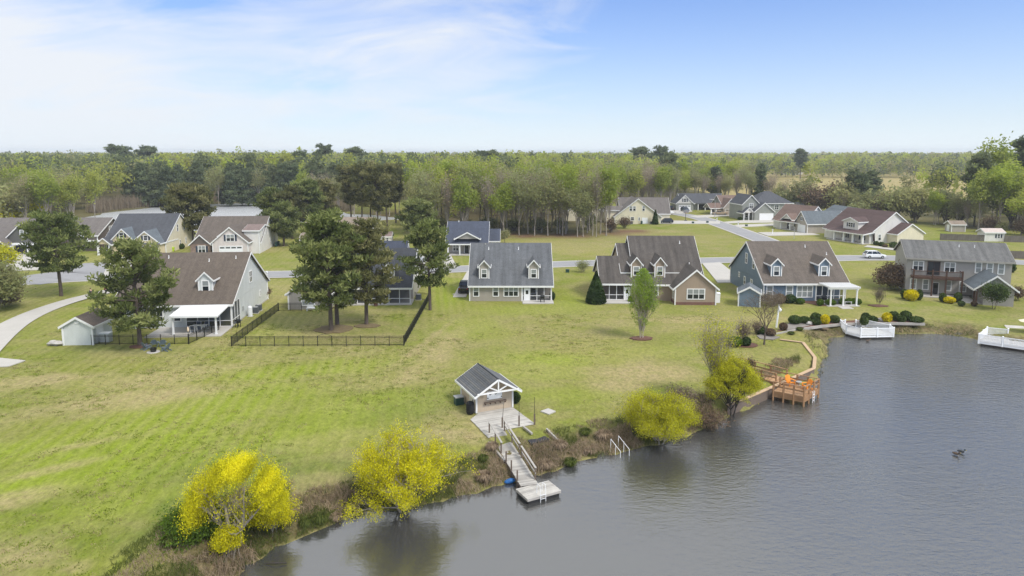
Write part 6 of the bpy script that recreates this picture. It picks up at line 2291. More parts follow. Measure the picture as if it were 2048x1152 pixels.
def leaf_cloud(seed, tips, n, sig, zs=.8, maxlev=2, bias=None):
    rs = np.random.RandomState(seed)
    P = np.array([tuple(p) for p, l in tips if l <= maxlev])
    tn = rs.uniform(0, 1, len(P))
    i = rs.randint(0, len(P), n)
    c = P[i] + rs.normal(size=(n, 3)) * sig * np.array([1, 1, zs])
    c[:, 2] = np.maximum(c[:, 2], .1)
    return c, tn[i]


PINE_L = leafy('pine_needles', [(.115, .155, .05), (.185, .22, .07), (.28, .295, .115)], .4, .8)
PINE_OL = leafy('olive_pine_needles', [(.125, .140, .055), (.18, .182, .072), (.25, .235, .105)], .4, .8)
PINE_FAR = leafy('distant_pine_needles', [(.115, .155, .08), (.155, .19, .096), (.205, .23, .115)], .4, .5)
SPRING = leafy('spring_leaves', [(.31, .40, .055), (.39, .45, .070), (.29, .36, .075), (.45, .46, .12), (.36, .45, .060)], .6, .3)
SPRING2 = leafy('soft_spring_leaves', [(.33, .35, .13), (.40, .385, .17), (.29, .32, .14), (.42, .35, .20)], .55, .3)
BUDS = leafy('brown_buds', [(.36, .29, .21), (.42, .34, .265), (.35, .325, .20), (.45, .32, .25)], .5, .35)
YELLOW = leafy('yellow_willow_leaves', [(.44, .43, .03), (.60, .57, .02), (.74, .68, .025)], .45, .9)
YELGRN = leafy('yellow_green_willow_leaves', [(.34, .345, .03), (.54, .52, .03), (.46, .465, .045)], .45, .85)
LIME = leafy('lime_birch_leaves', [(.22, .33, .04), (.32, .43, .06), (.19, .27, .05)], .5, .8)
EVERG = leafy('dark_evergreen_leaves', [(.030, .058, .018), (.050, .084, .026), (.075, .11, .036)], .2, .7)
SHRUBG = leafy('clipped_shrub_leaves', [(.045, .075, .022), (.07, .105, .03), (.10, .13, .045)], .2, .6)
GOLD = leafy('golden_shrub_leaves', [(.50, .42, .01), (.66, .56, .015)], .25, .8)
RUST = leafy('rust_shrub_leaves', [(.145, .10, .07), (.20, .14, .095), (.13, .11, .07)], .25, .7)
TWIG = leafy('twigs_and_dry_leaves', [(.17, .13, .10), (.22, .17, .125), (.14, .12, .08)], .1, .7)
GREENS = leafy('lush_brush_leaves', [(.07, .13, .015), (.11, .18, .02), (.09, .14, .03)], .3, .8)

TREES = {}


def make_tree(name, label, cat, loc, segs, bark, crown_mesh, rz=0.0, group=None, scale=1.0, kind_trunk='trunk', sides=6):
    t = thing(name, label, cat, loc, rz, group)
    t.scale = (scale,) * 3
    link(kind_trunk, segs_mesh(kind_trunk, segs, bark, sides), t)
    if crown_mesh is not None:
        link('crown', crown_mesh, t)
    return t


def pine(label, uv, seed, h, base, rad, m=None, per=60, nb=34, cs=1.0, tr=.28, z=0.0, needle=.5, profile='dome', group=None, gap=.1, name='pine_tree', lean=0.0):
    s, c, tn, ax = pine_parts(seed, h, base, rad, per, nb, cs, tr, needle, lean, .55, profile, gap)
    me = leaf_mesh('crown', c, needle, .34, np.random.RandomState(seed), m or PINE_L, tn, ax, .55)
    return make_tree(name, label, 'pine tree', (*uv, z), s, BARK, me, group=group)


pine('broad dark pine beside the pale shed at the left, fire pit chairs at its foot', (-46.7, 83.3), 11, 12.2, 2.4, 6.6, per=62, nb=42, cs=1.05, tr=.30, needle=.5, gap=.2)
pine('broad pine standing on the lawn left of the curved path', (-76.1, 113.1), 12, 12.8, 4.4, 6.4, per=58, nb=38, cs=1.15, tr=.32, needle=.55)
pine('tallest yard pine, left of its twin trunk inside the black fence', (-24.6, 90.5), 13, 15.4, 3.2, 6.2, per=58, nb=46, cs=1.15, tr=.34, needle=.55, gap=.15)
pine('slightly shorter second pine touching the tallest yard pine', (-24.6, 93.8), 14, 13.6, 5.0, 5.0, per=55, nb=28, cs=1.1, tr=.32, needle=.55)
pine('right pine inside the black fence with one straight trunk', (-20.5, 93.8), 15, 14.2, 3.4, 5.0, m=PINE_OL, per=55, nb=40, cs=1.0, tr=.32, needle=.5, gap=.15)
pine('lone pine just right of the black fence end, before the street', (-12.6, 102.8), 16, 13.4, 3.8, 4.6, per=55, nb=34, cs=1.05, tr=.28, needle=.5, gap=.12)
pine('wide pine between the slate roofed cream house and the white pink house', (-83.7, 177.3), 17, 14.6, 4.0, 8.0, m=PINE_OL, per=75, nb=44, cs=1.5, tr=.36, needle=.75)
pine('green pine behind the rightmost yard pine, left of the dark blue roof', (-25.3, 181.3), 18, 10.6, 2.4, 6.0, per=70, nb=34, cs=1.3, tr=.3, needle=.7)
for i, (u, v, h_, r_, l) in enumerate(((*(-70.4, 199.2), 13.0, 5.0, 'leftmost pine of the dark group behind the white pink house'), (*(-61.5, 189.8), 13.6, 5.6, 'second pine from the left in the dark group behind the white pink house'),
                                      (*(-58.0, 194.4), 15.6, 5.4, 'third pine from the left in the dark group behind the white pink house'), (*(-57.8, 209.5), 15.0, 5.6, 'rightmost pine of the dark group behind the white pink house'),
                                      (*(-59.1, 175.3), 10.5, 4.6, 'lower pine in front of the dark group behind the white pink house'))):
    pine(l, (u, v), 30 + i, h_, h_ * .25, r_, m=PINE_OL if i % 2 else PINE_L, per=55, nb=30, cs=1.4, tr=.3, needle=.8, group='pines behind the white pink house')
for i, (u, v, h_, l) in enumerate(((*(-53.0, 224.0), 18.0, 'leftmost tall pine of the flat topped grove behind the tan roof'), (*(-46.2, 209.5), 18.6, 'tall pine left of centre in the flat topped grove'), (*(-45.6, 219.5), 19.0, 'tall pine in the centre of the flat topped grove'),
                                  (*(-39.2, 199.2), 18.0, 'front tall pine of the flat topped grove beside the tiny shed'), (*(-39.0, 212.3), 18.4, 'tall pine right of centre in the flat topped grove'), (*(-39.9, 233.7), 18.0, 'rightmost tall pine of the flat topped grove'))):
    pine(l, (u, v), 40 + i, h_, h_ * .42, 4.4, m=PINE_OL, per=60, nb=30, cs=1.4, tr=.3, needle=.8, profile='top', group='flat topped pines behind the tan roof')

# willows at the pond
def leafed(label, cat, name, loc, seed, h, rad, stems, n, size, m, sig, bark=GREYBARK, fork=.2, levels=3, kids=4, r=.16, aspect=.45, up=.05, droop=0, maxlev=2, zs=.8, axis=None, aw=0.0, wide=.9, group=None, clip=None):
    s, tips = tips_tree(seed, h, rad, stems, fork, levels, kids, r, droop, wide, up)
    c, tn = leaf_cloud(seed, tips, n, sig, zs, maxlev)
    if clip:
        k = clip(c)
        c, tn = c[k], tn[k]
    me = leaf_mesh('crown', c, size, aspect, np.random.RandomState(seed), m, tn, None if axis is None else np.array(axis), aw)
    return make_tree(name, label, cat, loc, s, bark, me, group=group)


UP = (0, 0, 1.0)
zb = lambda p: ground_at(*p) if True else 0


def on(p):
    return (p[0], p[1], ground_at(*p))


def lumps(seed, cut):
    """thins a crown into clusters with gaps between them"""
    return lambda c: (vnoise(c[:, 0] + 40 + c[:, 2] * .6, c[:, 1] + 40 + c[:, 2] * .8, .75, seed) * .65 + vnoise(c[:, 0] + 9, c[:, 2] + 9, .5, seed + 1) * .35) > cut


W1 = (-17.6, 40.5)
def split_willow():
    """broken open crown: a dense arch of yellow round a thin grey middle"""
    rs = np.random.RandomState(51)
    s, tips = tips_tree(51, 5.0, 3.0, 2, .25, 4, 3, .2, 0, .9, .05)
    n = 62000
    u = rs.rand(n)
    th = np.where(u < .68, np.radians(rs.uniform(2, 118, n)), np.where(u < .9, np.radians(rs.uniform(152, 205, n)), np.radians(rs.uniform(100, 160, n))))
    rr = np.where(u < .9, rs.normal(.93, .10, n), rs.normal(.85, .16, n))
    lump = vnoise(th * 4 + 9, rr * 3 + 5, .5, 61)
    c = np.stack([np.cos(th) * 2.75 * rr + .25, rs.normal(0, .75, n), 2.5 + np.sin(th) * 2.75 * rr], 1)
    c += rs.normal(size=(n, 3)) * .08
    keep = (lump > .28) & (c[:, 2] > .2)
    c2, tn2 = leaf_cloud(52, tips, 2600, .4, .9, 1)
    c = np.concatenate([c[keep], c2])
    tn = np.concatenate([lump[keep], tn2])
    me = leaf_mesh('crown', c, .085, .45, rs, YELLOW, tn, np.array(UP), .35)
    return make_tree('willow_tree', 'yellow willow with a split trunk at the lower left shore', 'willow', on(W1), s, GREYBARK, me)


split_willow()
leafed('low yellow willow bush at the right foot of the split willow', 'willow', 'willow_bush', on((-15.7, 41.9)), 52, 3.0, 1.7, 4, 22000, .085, YELLOW, .2, GREYBARK, .15, 3, 4, .08, .5, axis=UP, aw=.3)
leafed('small yellow willow sprout below the split willow trunk', 'willow', 'willow_bush', on((-17.7, 39.5)), 53, 2.0, .9, 3, 8000, .085, YELLOW, .18, GREYBARK, .15, 3, 3, .05, .5, axis=UP, aw=.3)
brk = thing('broken_trunk', 'torn grey trunk stub of the split willow with hanging twigs', 'trunk', on((-17.5, 40.0)))
s_ = []
rg = random.Random(9)
limb(s_, rg, Vector((0, 0, -.2)), Vector((-.15, .05, 1)), 3.2, .22, 5, .05, .02)
for k in range(16):
    limb(s_, rg, Vector((rg.uniform(-.1, .4), rg.uniform(-.2, .1), rg.uniform(.8, 1.8))), Vector((rg.uniform(-.2, .6), -.7, -.5)), rg.uniform(1.2, 2.4), .018, 4, .12, -.12)
link('stem', segs_mesh('stem', s_, GREYBARK, 7), brk)
leafed('largest yellow willow in the lower centre, its crown over the water', 'willow', 'willow_tree', on((-7.7, 45.3)), 54, 6.0, 5.4, 6, 120000, .088, YELLOW, .24, GREYBARK, .16, 4, 4, .2, .45, maxlev=1, axis=UP, aw=.4, clip=lumps(54, .37))
leafed('yellow green willow right of the white handrails', 'willow', 'willow_tree', on((12.8, 56.4)), 55, 4.6, 3.9, 6, 90000, .088, YELGRN, .24, GREYBARK, .1, 4, 4, .16, .45, maxlev=1, axis=UP, aw=.4, clip=lumps(57, .20))
leafed('leaning yellow green willow beside the viewing deck', 'willow', 'willow_tree', on((21.0, 62.6)), 56, 6.0, 2.9, 3, 64000, .088, YELGRN, .26, DARKBARK, .2, 4, 4, .16, .45, maxlev=1, axis=UP, aw=.4, clip=lumps(56, .40))
leafed('thin branched sparse tree rising behind the leaning willow', 'tree', 'bare_tree', on((19.8, 64.9)), 57, 9.2, 3.0, 3, 2600, .14, YELGRN, .4, GREYBARK, .16, 4, 4, .12, .4, maxlev=1, up=.12, wide=.55)
def birch():
    s, tips = tips_tree(58, 9.2, 2.4, 5, .14, 4, 4, .13, 0, .42, .12)
    rs = np.random.RandomState(58)
    c1, t1 = leaf_cloud(58, tips, 7000, .3, .8, 1)
    n = 6500
    z = 1.6 + 7.6 * rs.beta(1.5, 1.25, n)
    r = (1.75 * np.sin(np.pi * np.clip((z - 1.0) / 8.4, 0, 1)) ** .8 + .15) * np.sqrt(rs.rand(n))
    a = rs.uniform(0, 2 * np.pi, n)
    c2 = np.stack([r * np.cos(a), r * np.sin(a), z], 1)
    lump = vnoise(c2[:, 0] + 30 + c2[:, 2], c2[:, 1] + 30 + c2[:, 2] * .7, .8, 9)
    k = lump > np.where(z < 4, .52, .3)
    me = leaf_mesh('crown', np.concatenate([c1, c2[k]]), .15, .5, rs, LIME, np.concatenate([t1, lump[k]]))
    make_tree('birch_tree', 'light green birch with several pale stems on the lawn', 'birch', (*(16.9, 86.8), 0), s, PALEBARK, me)


birch()
leafed('bare brown tree beside the leaning white pole', 'tree', 'bare_tree', (*(31.8, 83.7), 0), 59, 6.6, 3.1, 1, 1500, .12, TWIG, .3, BARK, .3, 5, 3, .15, .35, maxlev=1, up=.06)
leafed('small bare tree in a red mulch ring', 'tree', 'bare_tree', (*(57.8, 105.5), 0), 60, 3.6, 1.7, 3, 700, .1, TWIG, .25, BARK, .2, 4, 4, .06, .35, maxlev=1)
leafed('small bare shrub tree between two round bushes by the timber wall', 'tree', 'bare_tree', (*(29.1, 83.5), 0), 61, 3.6, 1.6, 4, 1200, .12, TWIG, .25, BARK, .15, 4, 4, .05, .4, maxlev=1)
leafed('leafless shrub spreading in front of the blue house corner', 'shrub', 'bare_shrub', (*(40.9, 105.9), 0), 62, 2.6, 3.2, 6, 2600, .14, TWIG, .3, BARK, .1, 3, 4, .05, .4, maxlev=1)
leafed('young light green tree on the lawn right of the dark blue roof', 'tree', 'small_tree', (*(-1.9, 180.3), 0), 63, 3.6, 1.9, 1, 2400, .28, SPRING2, .4, BARK, .45, 3, 4, .1, .5)
leafed('rusty green shrub at the corner of the dark blue roofed house', 'shrub', 'shrub', (*(-5.8, 174.4), 0), 64, 2.8, 1.1, 3, 900, .25, BUDS, .3, BARK, .15, 2, 4, .05, .5)
leafed('thin yellow green bush on the verge right of the centre house', 'shrub', 'shrub', (*(14.3, 135.9), 0), 65, 2.9, 1.7, 5, 1500, .16, SPRING2, .35, GREYBARK, .12, 3, 4, .05, .5)
leafed('large rust brown bush left of the two storey grey house', 'shrub', 'shrub', (*(67.6, 119.1), 0), 66, 4.6, 3.6, 8, 9000, .3, RUST, .5, BARK, .1, 3, 4, .08, .5)
leafed('small rust bush at the far corner of the pale house', 'shrub', 'shrub', (*(-41.0, 111.1), 0), 67, 2.0, 1.2, 6, 1600, .2, RUST, .25, BARK, .1, 3, 3, .05, .5)
leafed('loose green tree in front of the grey garage wing', 'tree', 'small_tree', (*(74.5, 103.4), 0), 68, 4.4, 2.2, 4, 4200, .24, SHRUBG, .35, BARK, .3, 3, 4, .07, .5, up=.1)
leafed('rust bush at the right end of the grey garage wing', 'shrub', 'shrub', (*(82.9, 109.9), 0), 69, 2.2, 1.2, 5, 1500, .22, RUST, .3, BARK, .1, 3, 3, .05, .5)
leafed('reddish bush at the garden bed left of the bare tree', 'shrub', 'bare_shrub', (*(32.6, 88.7), 0), 70, 1.9, 1.0, 5, 1000, .14, TWIG, .25, BARK, .1, 3, 3, .04, .4)
leafed('reddish twiggy shrub by the top of the orange ramp', 'shrub', 'bare_shrub', (*(26.4, 73.2), 0), 71, 1.6, .7, 5, 700, .14, RUST, .2, BARK, .1, 3, 3, .04, .4)
leafed('tangle of bare twigs on the bank above the right willow', 'shrub', 'bare_shrub', on((15.8, 61.6)), 72, 2.4, 2.2, 7, 2400, .14, TWIG, .3, BARK, .1, 3, 4, .04, .4)
leafed('low twiggy brush on the bank between the two green willows', 'shrub', 'bare_shrub', on((17.6, 60.4)), 73, 1.6, 2.6, 8, 3200, .16, RUST, .3, BARK, .1, 3, 4, .04, .4)
leafed('lush green brush under the split yellow willow', 'shrub', 'shrub', on((-20.3, 40.9)), 74, 1.5, 2.6, 10, 14000, .13, GREENS, .32, BARK, .1, 3, 4, .03, .5)
leafed('large olive tree cut by the left edge of the picture', 'tree', 'tree', (*(-78.2, 101.4), 0), 75, 8.2, 5.2, 4, 9000, .36, SPRING2, .6, BARK, .2, 4, 4, .2, .5, maxlev=1)
leafed('yellow leaved tree at the left edge before the dark grey house', 'tree', 'tree', (*(-99.2, 129.8), 0), 76, 6.8, 4.6, 3, 6000, .36, YELGRN, .55, BARK, .25, 3, 4, .2, .5)
leafed('rust coloured brush under the olive tree at the left edge', 'shrub', 'bare_shrub', (*(-79.7, 105.5), 0), 77, 3.0, 2.6, 7, 3200, .24, RUST, .35, BARK, .1, 3, 4, .05, .4)
for i, (u, v, h_, r_, l) in enumerate(((*(-156.0, 209.5), 6.8, 4.6, 'left of the bright yellow trees behind the dark grey house'), (*(-155.0, 215.1), 7.6, 4.4, 'middle and tallest of the bright yellow trees behind the dark grey house'), (*(-150.9, 215.1), 6.4, 3.6, 'right of the bright yellow trees behind the dark grey house'))):
    leafed(l, 'tree', 'yellow_tree', (u, v, 0), 80 + i, h_ + 2.5, r_, 3, 3200, .6, YELLOW, .7, BARK, .2, 3, 4, .15, .5, group='yellow trees behind the dark grey house')


def shrub(label, loc, rx, ry, rz, m=SHRUBG, n=900, seed=1, size=.16, name='round_shrub', group=None, cone=False):
    rs = np.random.RandomState(seed)
    v = rs.normal(size=(n, 3))
    v /= np.linalg.norm(v, axis=1, keepdims=True)
    c = v * rs.uniform(.86, 1.04, (n, 1)) * np.array([rx, ry, rz])
    if cone:
        t = rs.uniform(0, 1, n)
        a = rs.uniform(0, 2 * math.pi, n)
        q = (1 - t ** 1.35) * np.sqrt(rs.uniform(.7, 1.05, n)) * np.minimum(1, .55 + t * 5)
        c = np.stack([rx * q * np.cos(a), ry * q * np.sin(a), 2 * rz * t - rz], 1)
        v = np.stack([np.cos(a), np.sin(a), np.full(n, .6)], 1)
    t = thing(name, label, 'shrub', (loc[0], loc[1], loc[2] if len(loc) > 2 else 0), rs.uniform(0, 6), group)
    c[:, 2] += rz * .92
    me = leaf_mesh('leaves', c, size, .6, rs, m, vnoise(c[:, 0] + 50, c[:, 2] + c[:, 1] + 50, .5, seed), v, .25)
    link('leaves', me, t)
    mb = MB()
    if cone:
        mb.lathe([(rx * .6, .1), (rx * .82, rz * .35), (rx * .5, rz * 1.1), (.05, rz * 1.9)], 10)
    else:
        mb.blob((0, 0, rz * .92), (rx * .86, ry * .86, rz * .86), 10, 8, random.Random(seed), .04)
    core = mb.mesh('core', m)
    core.shade_smooth()
    at = core.attributes.new('tone', 'FLOAT', 'FACE')
    at.data.foreach_set('value', np.full(len(core.polygons), .3, np.float32))
    link('core', core, t)
    return t


shrub('tall conical evergreen left of the stepped roof house', (13.5, 107.7), 1.75, 1.75, 2.7, EVERG, 5200, 3, .22, 'conical_evergreen', cone=True)
shrub('dark conical evergreen at the right corner of the cream gable', (48.2, 228.7), 1.2, 1.2, 2.6, EVERG, 700, 4, .4, 'conical_evergreen', cone=True)
shrub('small conical evergreen by the blue garden shed', (38.4, 107.3), 1.1, 1.1, 1.3, EVERG, 1600, 5, .2, 'conical_evergreen', cone=True)
for i, (u, v, rx, rz, m, l) in enumerate((
        (*(39.9, 94.1), .95, .62, SHRUBG, 'dark clipped globe at the left end of the garden bed'), (*(41.5, 94.4), .85, .5, SHRUBG, 'low green shrub right of the leftmost clipped globe'),
        (*(43.3, 95.0), .85, .7, SHRUBG, 'clipped globe left of the first golden shrub'), (*(42.6, 93.5), .75, .4, SHRUBG, 'low spreading shrub in front of the globe by the first golden shrub'),
        (*(44.2, 94.1), .68, .68, GOLD, 'left golden yellow globe shrub in the garden bed'), (*(45.8, 94.7), .75, .55, SHRUBG, 'dark globe right of the left golden shrub'),
        (*(50.8, 95.8), .65, .6, SHRUBG, 'dark globe behind the white platform, rear one of a pair'), (*(49.4, 93.5), .62, .6, SHRUBG, 'dark globe behind the white platform, front one of a pair'),
        (*(51.2, 94.7), .72, .5, SHRUBG, 'dark globe between the paired globes and the right golden shrub'), (*(53.4, 95.0), .68, .72, GOLD, 'right golden yellow globe shrub in the garden bed'),
        (*(55.0, 96.1), .75, .68, SHRUBG, 'dark globe touching the right golden shrub'), (*(55.5, 95.0), .6, .5, SHRUBG, 'small dark globe near the right end of the garden bed'),
        (*(56.7, 96.1), .85, .72, SHRUBG, 'large dark globe near the right end of the garden bed'), (*(57.6, 95.0), 1.1, .42, SHRUBG, 'flat spreading shrub at the right end of the garden bed'),
        (*(27.9, 83.0), .95, .6, GREENS, 'left bright green bush by the timber wall lawn'), (*(29.3, 83.0), .62, .58, EVERG, 'right dark round bush by the timber wall lawn'),
        (*(33.2, 88.7), .8, .5, EVERG, 'dark shrub left of the bare tree trunk'), (*(34.1, 87.7), .7, .5, RUST, 'brownish shrub right of the bare tree trunk'), (*(37.0, 90.8), .6, .5, RUST, 'small brown shrub at the foot of the leaning white pole'),
        (*(43.0, 107.3), .9, .8, RUST, 'brown shrub under the left window of the blue house'), (*(44.8, 107.7), 1.0, .7, EVERG, 'dark wide shrub under the middle window of the blue house'),
        (*(46.1, 107.0), .7, .45, GREENS, 'low green shrub under the triple window of the blue house'), (*(65.3, 109.6), 1.15, .95, GOLD, 'big golden shrub before the grey two storey house'),
        (*(65.1, 111.1), .6, .8, SHRUBG, 'green shrub left of the big golden shrub'), (*(66.8, 109.9), .55, .9, SHRUBG, 'green shrub right of the big golden shrub'), (*(70.0, 108.8), .55, .7, SHRUBG, 'upright green shrub by the second balcony post'),
        (*(70.4, 107.7), .85, .5, GOLD, 'low golden shrub before the balcony posts'), (*(72.2, 108.4), .65, .8, SHRUBG, 'upright green shrub by the right balcony post'), (*(70.9, 105.5), .5, .4, SHRUBG, 'small grey green shrub at the corner of the lower patio'),
        (*(72.9, 105.5), .45, .35, RUST, 'small brown shrub beside the garage porch'), (*(95.1, 180.3), .8, .7, SHRUBG, 'left green shrub before the shuttered white house'), (*(95.4, 177.3), .7, .5, SHRUBG, 'second green shrub before the shuttered white house'),
        (*(95.7, 175.3), .75, .5, SHRUBG, 'third green shrub before the shuttered white house'), (*(96.8, 171.6), 1.1, .8, SHRUBG, 'largest round green shrub before the shuttered white house'), (*(95.2, 172.5), .6, .4, RUST, 'brown low shrub before the shuttered white house'),
        (*(95.6, 201.7), .8, .5, SHRUBG, 'left green shrub at the porch of the slate roofed tan house'), (*(95.5, 199.2), .7, .45, SHRUBG, 'right green shrub at the porch of the slate roofed tan house'),
        (*(-84.7, 163.7), 1.2, .9, RUST, 'grey brown shrub at the garage corner of the slate roofed cream house'), (*(-83.1, 169.8), .9, .7, SHRUBG, 'dark green shrub at the far end of the slate roofed cream house'),
        (*(-71.4, 161.3), .7, .7, TWIG, 'small brown shrub by the entry of the white pink house'), (*(6.6, 109.9), .5, .7, EVERG, 'dark narrow shrub at the right corner of the centre house'),
        (*(0.3, 63.4), .55, .55, EVERG, 'dark shrub at the right rear corner of the pond shed'), (*(19.5, 108.4), .7, .55, GREENS, 'green shrub beside the gable wing of the stepped roof house'),
        (*(81.9, 244.2), .9, .5, EVERG, 'dark low shrub before the porch of the two storey far house'), (*(100.8, 135.9), .8, 1.1, EVERG, 'dark shrub behind the right wall of the grey two storey house'))):
    shrub(l, (u, v, .05), rx, rx * .9, rz, m, 900 if v < 125 else 260, 100 + i, .15 if v < 125 else .3, 'golden_shrub' if m is GOLD else 'round_shrub')
for i, (u, l) in enumerate((((48.8, 105.9), 'leftmost clipped box hedge block of the terrace'), ((50.4, 105.9), 'second clipped box hedge block of the terrace'), ((52.6, 106.6), 'third clipped box hedge block of the terrace'), ((53.8, 106.6), 'fourth clipped box hedge block of the terrace'), ((54.8, 106.6), 'rightmost clipped box hedge block of the terrace'))):
    shrub(l, (*u, .05), .85, .5, .5, GREENS, 800, 160 + i, .14, 'hedge_block')


# ------------------------------------------------------------------ the forest
def variant(kind, seed):
    """shared trunk and crown meshes of one forest tree, about 20 m tall"""
    if kind == 'spring':
        s, tips = tips_tree(seed, 20, 5.0, 1, .26, 3, 4, .26, 0, .75, .1)
        c, tn = leaf_cloud(seed, tips, 4200, .8, .8)
        return segs_mesh('trunk', s, GREYBARK, 5), leaf_mesh('crown', c, .48, .7, np.random.RandomState(seed), SPRING, tn)
    if kind == 'soft':
        s, tips = tips_tree(seed, 20, 4.6, 1, .24, 3, 4, .26, 0, .7, .1)
        c, tn = leaf_cloud(seed, tips, 2800, .9, .9)
        return segs_mesh('trunk', s, GREYBARK, 5), leaf_mesh('crown', c, .42, .7, np.random.RandomState(seed), SPRING2, tn)
    if kind == 'buds':
        s, tips = tips_tree(seed, 20, 4.4, 1, .22, 3, 5, .24, 0, .7, .12)
        c, tn = leaf_cloud(seed, tips, 1100, .8, .9)
        return segs_mesh('trunk', s, GREYBARK, 5), leaf_mesh('crown', c, .34, .6, np.random.RandomState(seed), BUDS, tn)
    if kind == 'pine':
        s, c, tn, ax = pine_parts(seed, 20, 9, 4.4, 34, 26, 1.5, .28, .9, 0, .6, 'top')
        return segs_mesh('trunk', s, BARK, 5), leaf_mesh('crown', c, .95, .4, np.random.RandomState(seed), PINE_FAR, tn, ax, .4)
    if kind == 'young_pine':
        s, c, tn, ax = pine_parts(seed, 14, .8, 3.4, 30, 30, 1.3, .2, .9, 0, .7, 'dome')
        return segs_mesh('trunk', s, BARK, 5), leaf_mesh('crown', c, .95, .4, np.random.RandomState(seed), PINE_FAR, tn, ax, .4)
    if kind == 'bush':
        s, tips = tips_tree(seed, 8, 4.2, 5, .14, 3, 4, .16, 0, .9, .05)
        c, tn = leaf_cloud(seed, tips, 1500, .7, .9)
        return segs_mesh('trunk', s, BARK, 4), leaf_mesh('crown', c, .5, .7, np.random.RandomState(seed), SPRING2, tn)
    if kind == 'thicket':
        s, tips = tips_tree(seed, 6, 4.0, 6, .12, 3, 4, .12, 0, .9, .05)
        c, tn = leaf_cloud(seed, tips, 1300, .6, .9)
        return segs_mesh('trunk', s, BARK, 4), leaf_mesh('crown', c, .4, .6, np.random.RandomState(seed), RUST, tn)


KINDS = {'spring': 5, 'soft': 4, 'buds': 4, 'pine': 4, 'young_pine': 3, 'bush': 3, 'thicket': 2}
VAR = {k: [variant(k, 300 + i * 7 + len(k)) for i in range(n)] for k, n in KINDS.items()}
NAMES = {'spring': 'forest_tree', 'soft': 'forest_tree', 'buds': 'budding_tree', 'pine': 'forest_pine', 'young_pine': 'forest_pine', 'bush': 'large_bush', 'thicket': 'thicket_bush'}
CATS = {'spring': 'tree', 'soft': 'tree', 'buds': 'tree', 'pine': 'pine tree', 'young_pine': 'pine tree', 'bush': 'bush', 'thicket': 'bush'}
WORDS = {'spring': 'bright green tree', 'soft': 'pale olive leafed tree', 'buds': 'brown budding tree', 'pine': 'tall dark pine', 'young_pine': 'bushy dark green pine', 'bush': 'olive rounded bush', 'thicket': 'rust brown thicket bush'}
FR = random.Random(77)
MADE = []


def forest_tree(kind, x, y, h, where, label=None, w=1.0):
    tr, cr = FR.choice(VAR[kind])
    base = {'young_pine': 14, 'bush': 8, 'thicket': 6}.get(kind, 20)
    lab = label or (WORDS[kind] + ' ' + where)
    o = thing(NAMES[kind], lab, CATS[kind], (x, y, -.1), FR.uniform(0, 6.28), None if label else WORDS[kind].replace('bush', 'bushe').replace('bushey', 'bushy').replace('bushe ', 'bush ') + 's ' + where)
    s = h / base
    sw = s * FR.uniform(.88, 1.15) * w
    o.scale = (sw, sw, s)
    link('trunk', tr, o)
    link('crown', cr, o)
    MADE.append((x, y, h * .22))
    return o


def pick(wts):
    t = FR.random() * sum(wts.values())
    for k, v in wts.items():
        t -= v
        if t <= 0:
            return k
    return k


def rows(a, b, n, depth, wts, h0, h1, places, jit=2.0):
    """n trees along the line a-b in `depth` staggered rows going away from the camera"""
    for d in range(depth):
        for i in range(n):
            t = (i + .5 + (.5 if d % 2 else 0)) / (n + .5)
            x = a[0] + (b[0] - a[0]) * t + FR.uniform(-jit, jit)
            y = a[1] + (b[1] - a[1]) * t + d * 7.0 + FR.uniform(-jit, jit)
            where = places[min(len(places) - 1, int(t * len(places)))] + (', front row' if d == 0 and depth > 1 else ', back row' if depth > 1 else '')
            forest_tree(pick(wts), x, y, FR.uniform(h0, h1), where)


# the wood behind the vacant lot
rows((-27, 197), (31, 197), 13, 1, {'soft': 4, 'buds': 3, 'spring': 2}, 16, 20, ('at the wood edge behind the dark blue roof', 'at the wood edge before the bare earth', 'at the wood edge left of the lamp pole', 'at the wood edge near the cream houses'))
rows((-28, 205), (32, 203), 12, 2, {'soft': 3, 'buds': 4, 'spring': 3}, 18, 22, ('in the wood behind the dark blue roof', 'in the wood behind the bare earth', 'in the wood behind the small cream house'))
rows((-34, 222), (30, 220), 11, 2, {'spring': 6, 'soft': 2, 'pine': .6, 'buds': 1}, 19.5, 22.5, ('deep in the wood behind the dark blue roof', 'deep in the wood behind the vacant lot', 'deep in the wood above the small cream house'))
forest_tree('buds', 24.2, 194.5, 21, '', 'tall bare trunked tree at the right end of the forest edge', .7)
forest_tree('soft', 20.5, 195.5, 13, '', 'broad grey leafed tree at the right end of the forest edge', 1.2)
for x, y, h_, l in ((-22, 206, 5, 'low olive bush under the wood edge behind the dark blue roof'), (-14, 209, 4, 'olive bush under the wood, second from the dark blue roof'), (-7, 206, 5.5, 'olive bush under the wood left of the bare earth'),
                    (1, 210, 4.5, 'olive bush in the shade behind the bare earth'), (8, 207, 5, 'olive bush under the wood right of the bare earth'), (15, 210, 4.6, 'olive bush under the wood near the lamp pole')):
    forest_tree('bush', x, y, h_, '', l, 1.3)
forest_tree('thicket', 30, 206, 4.5, '', 'brown bramble thicket left of the large cream house')
forest_tree('thicket', 36.0, 217, 4.0, '', 'low bramble thicket before the small cream house')
forest_tree('bush', 24.5, 214, 5.5, '', 'green thicket bush left of the small cream house')
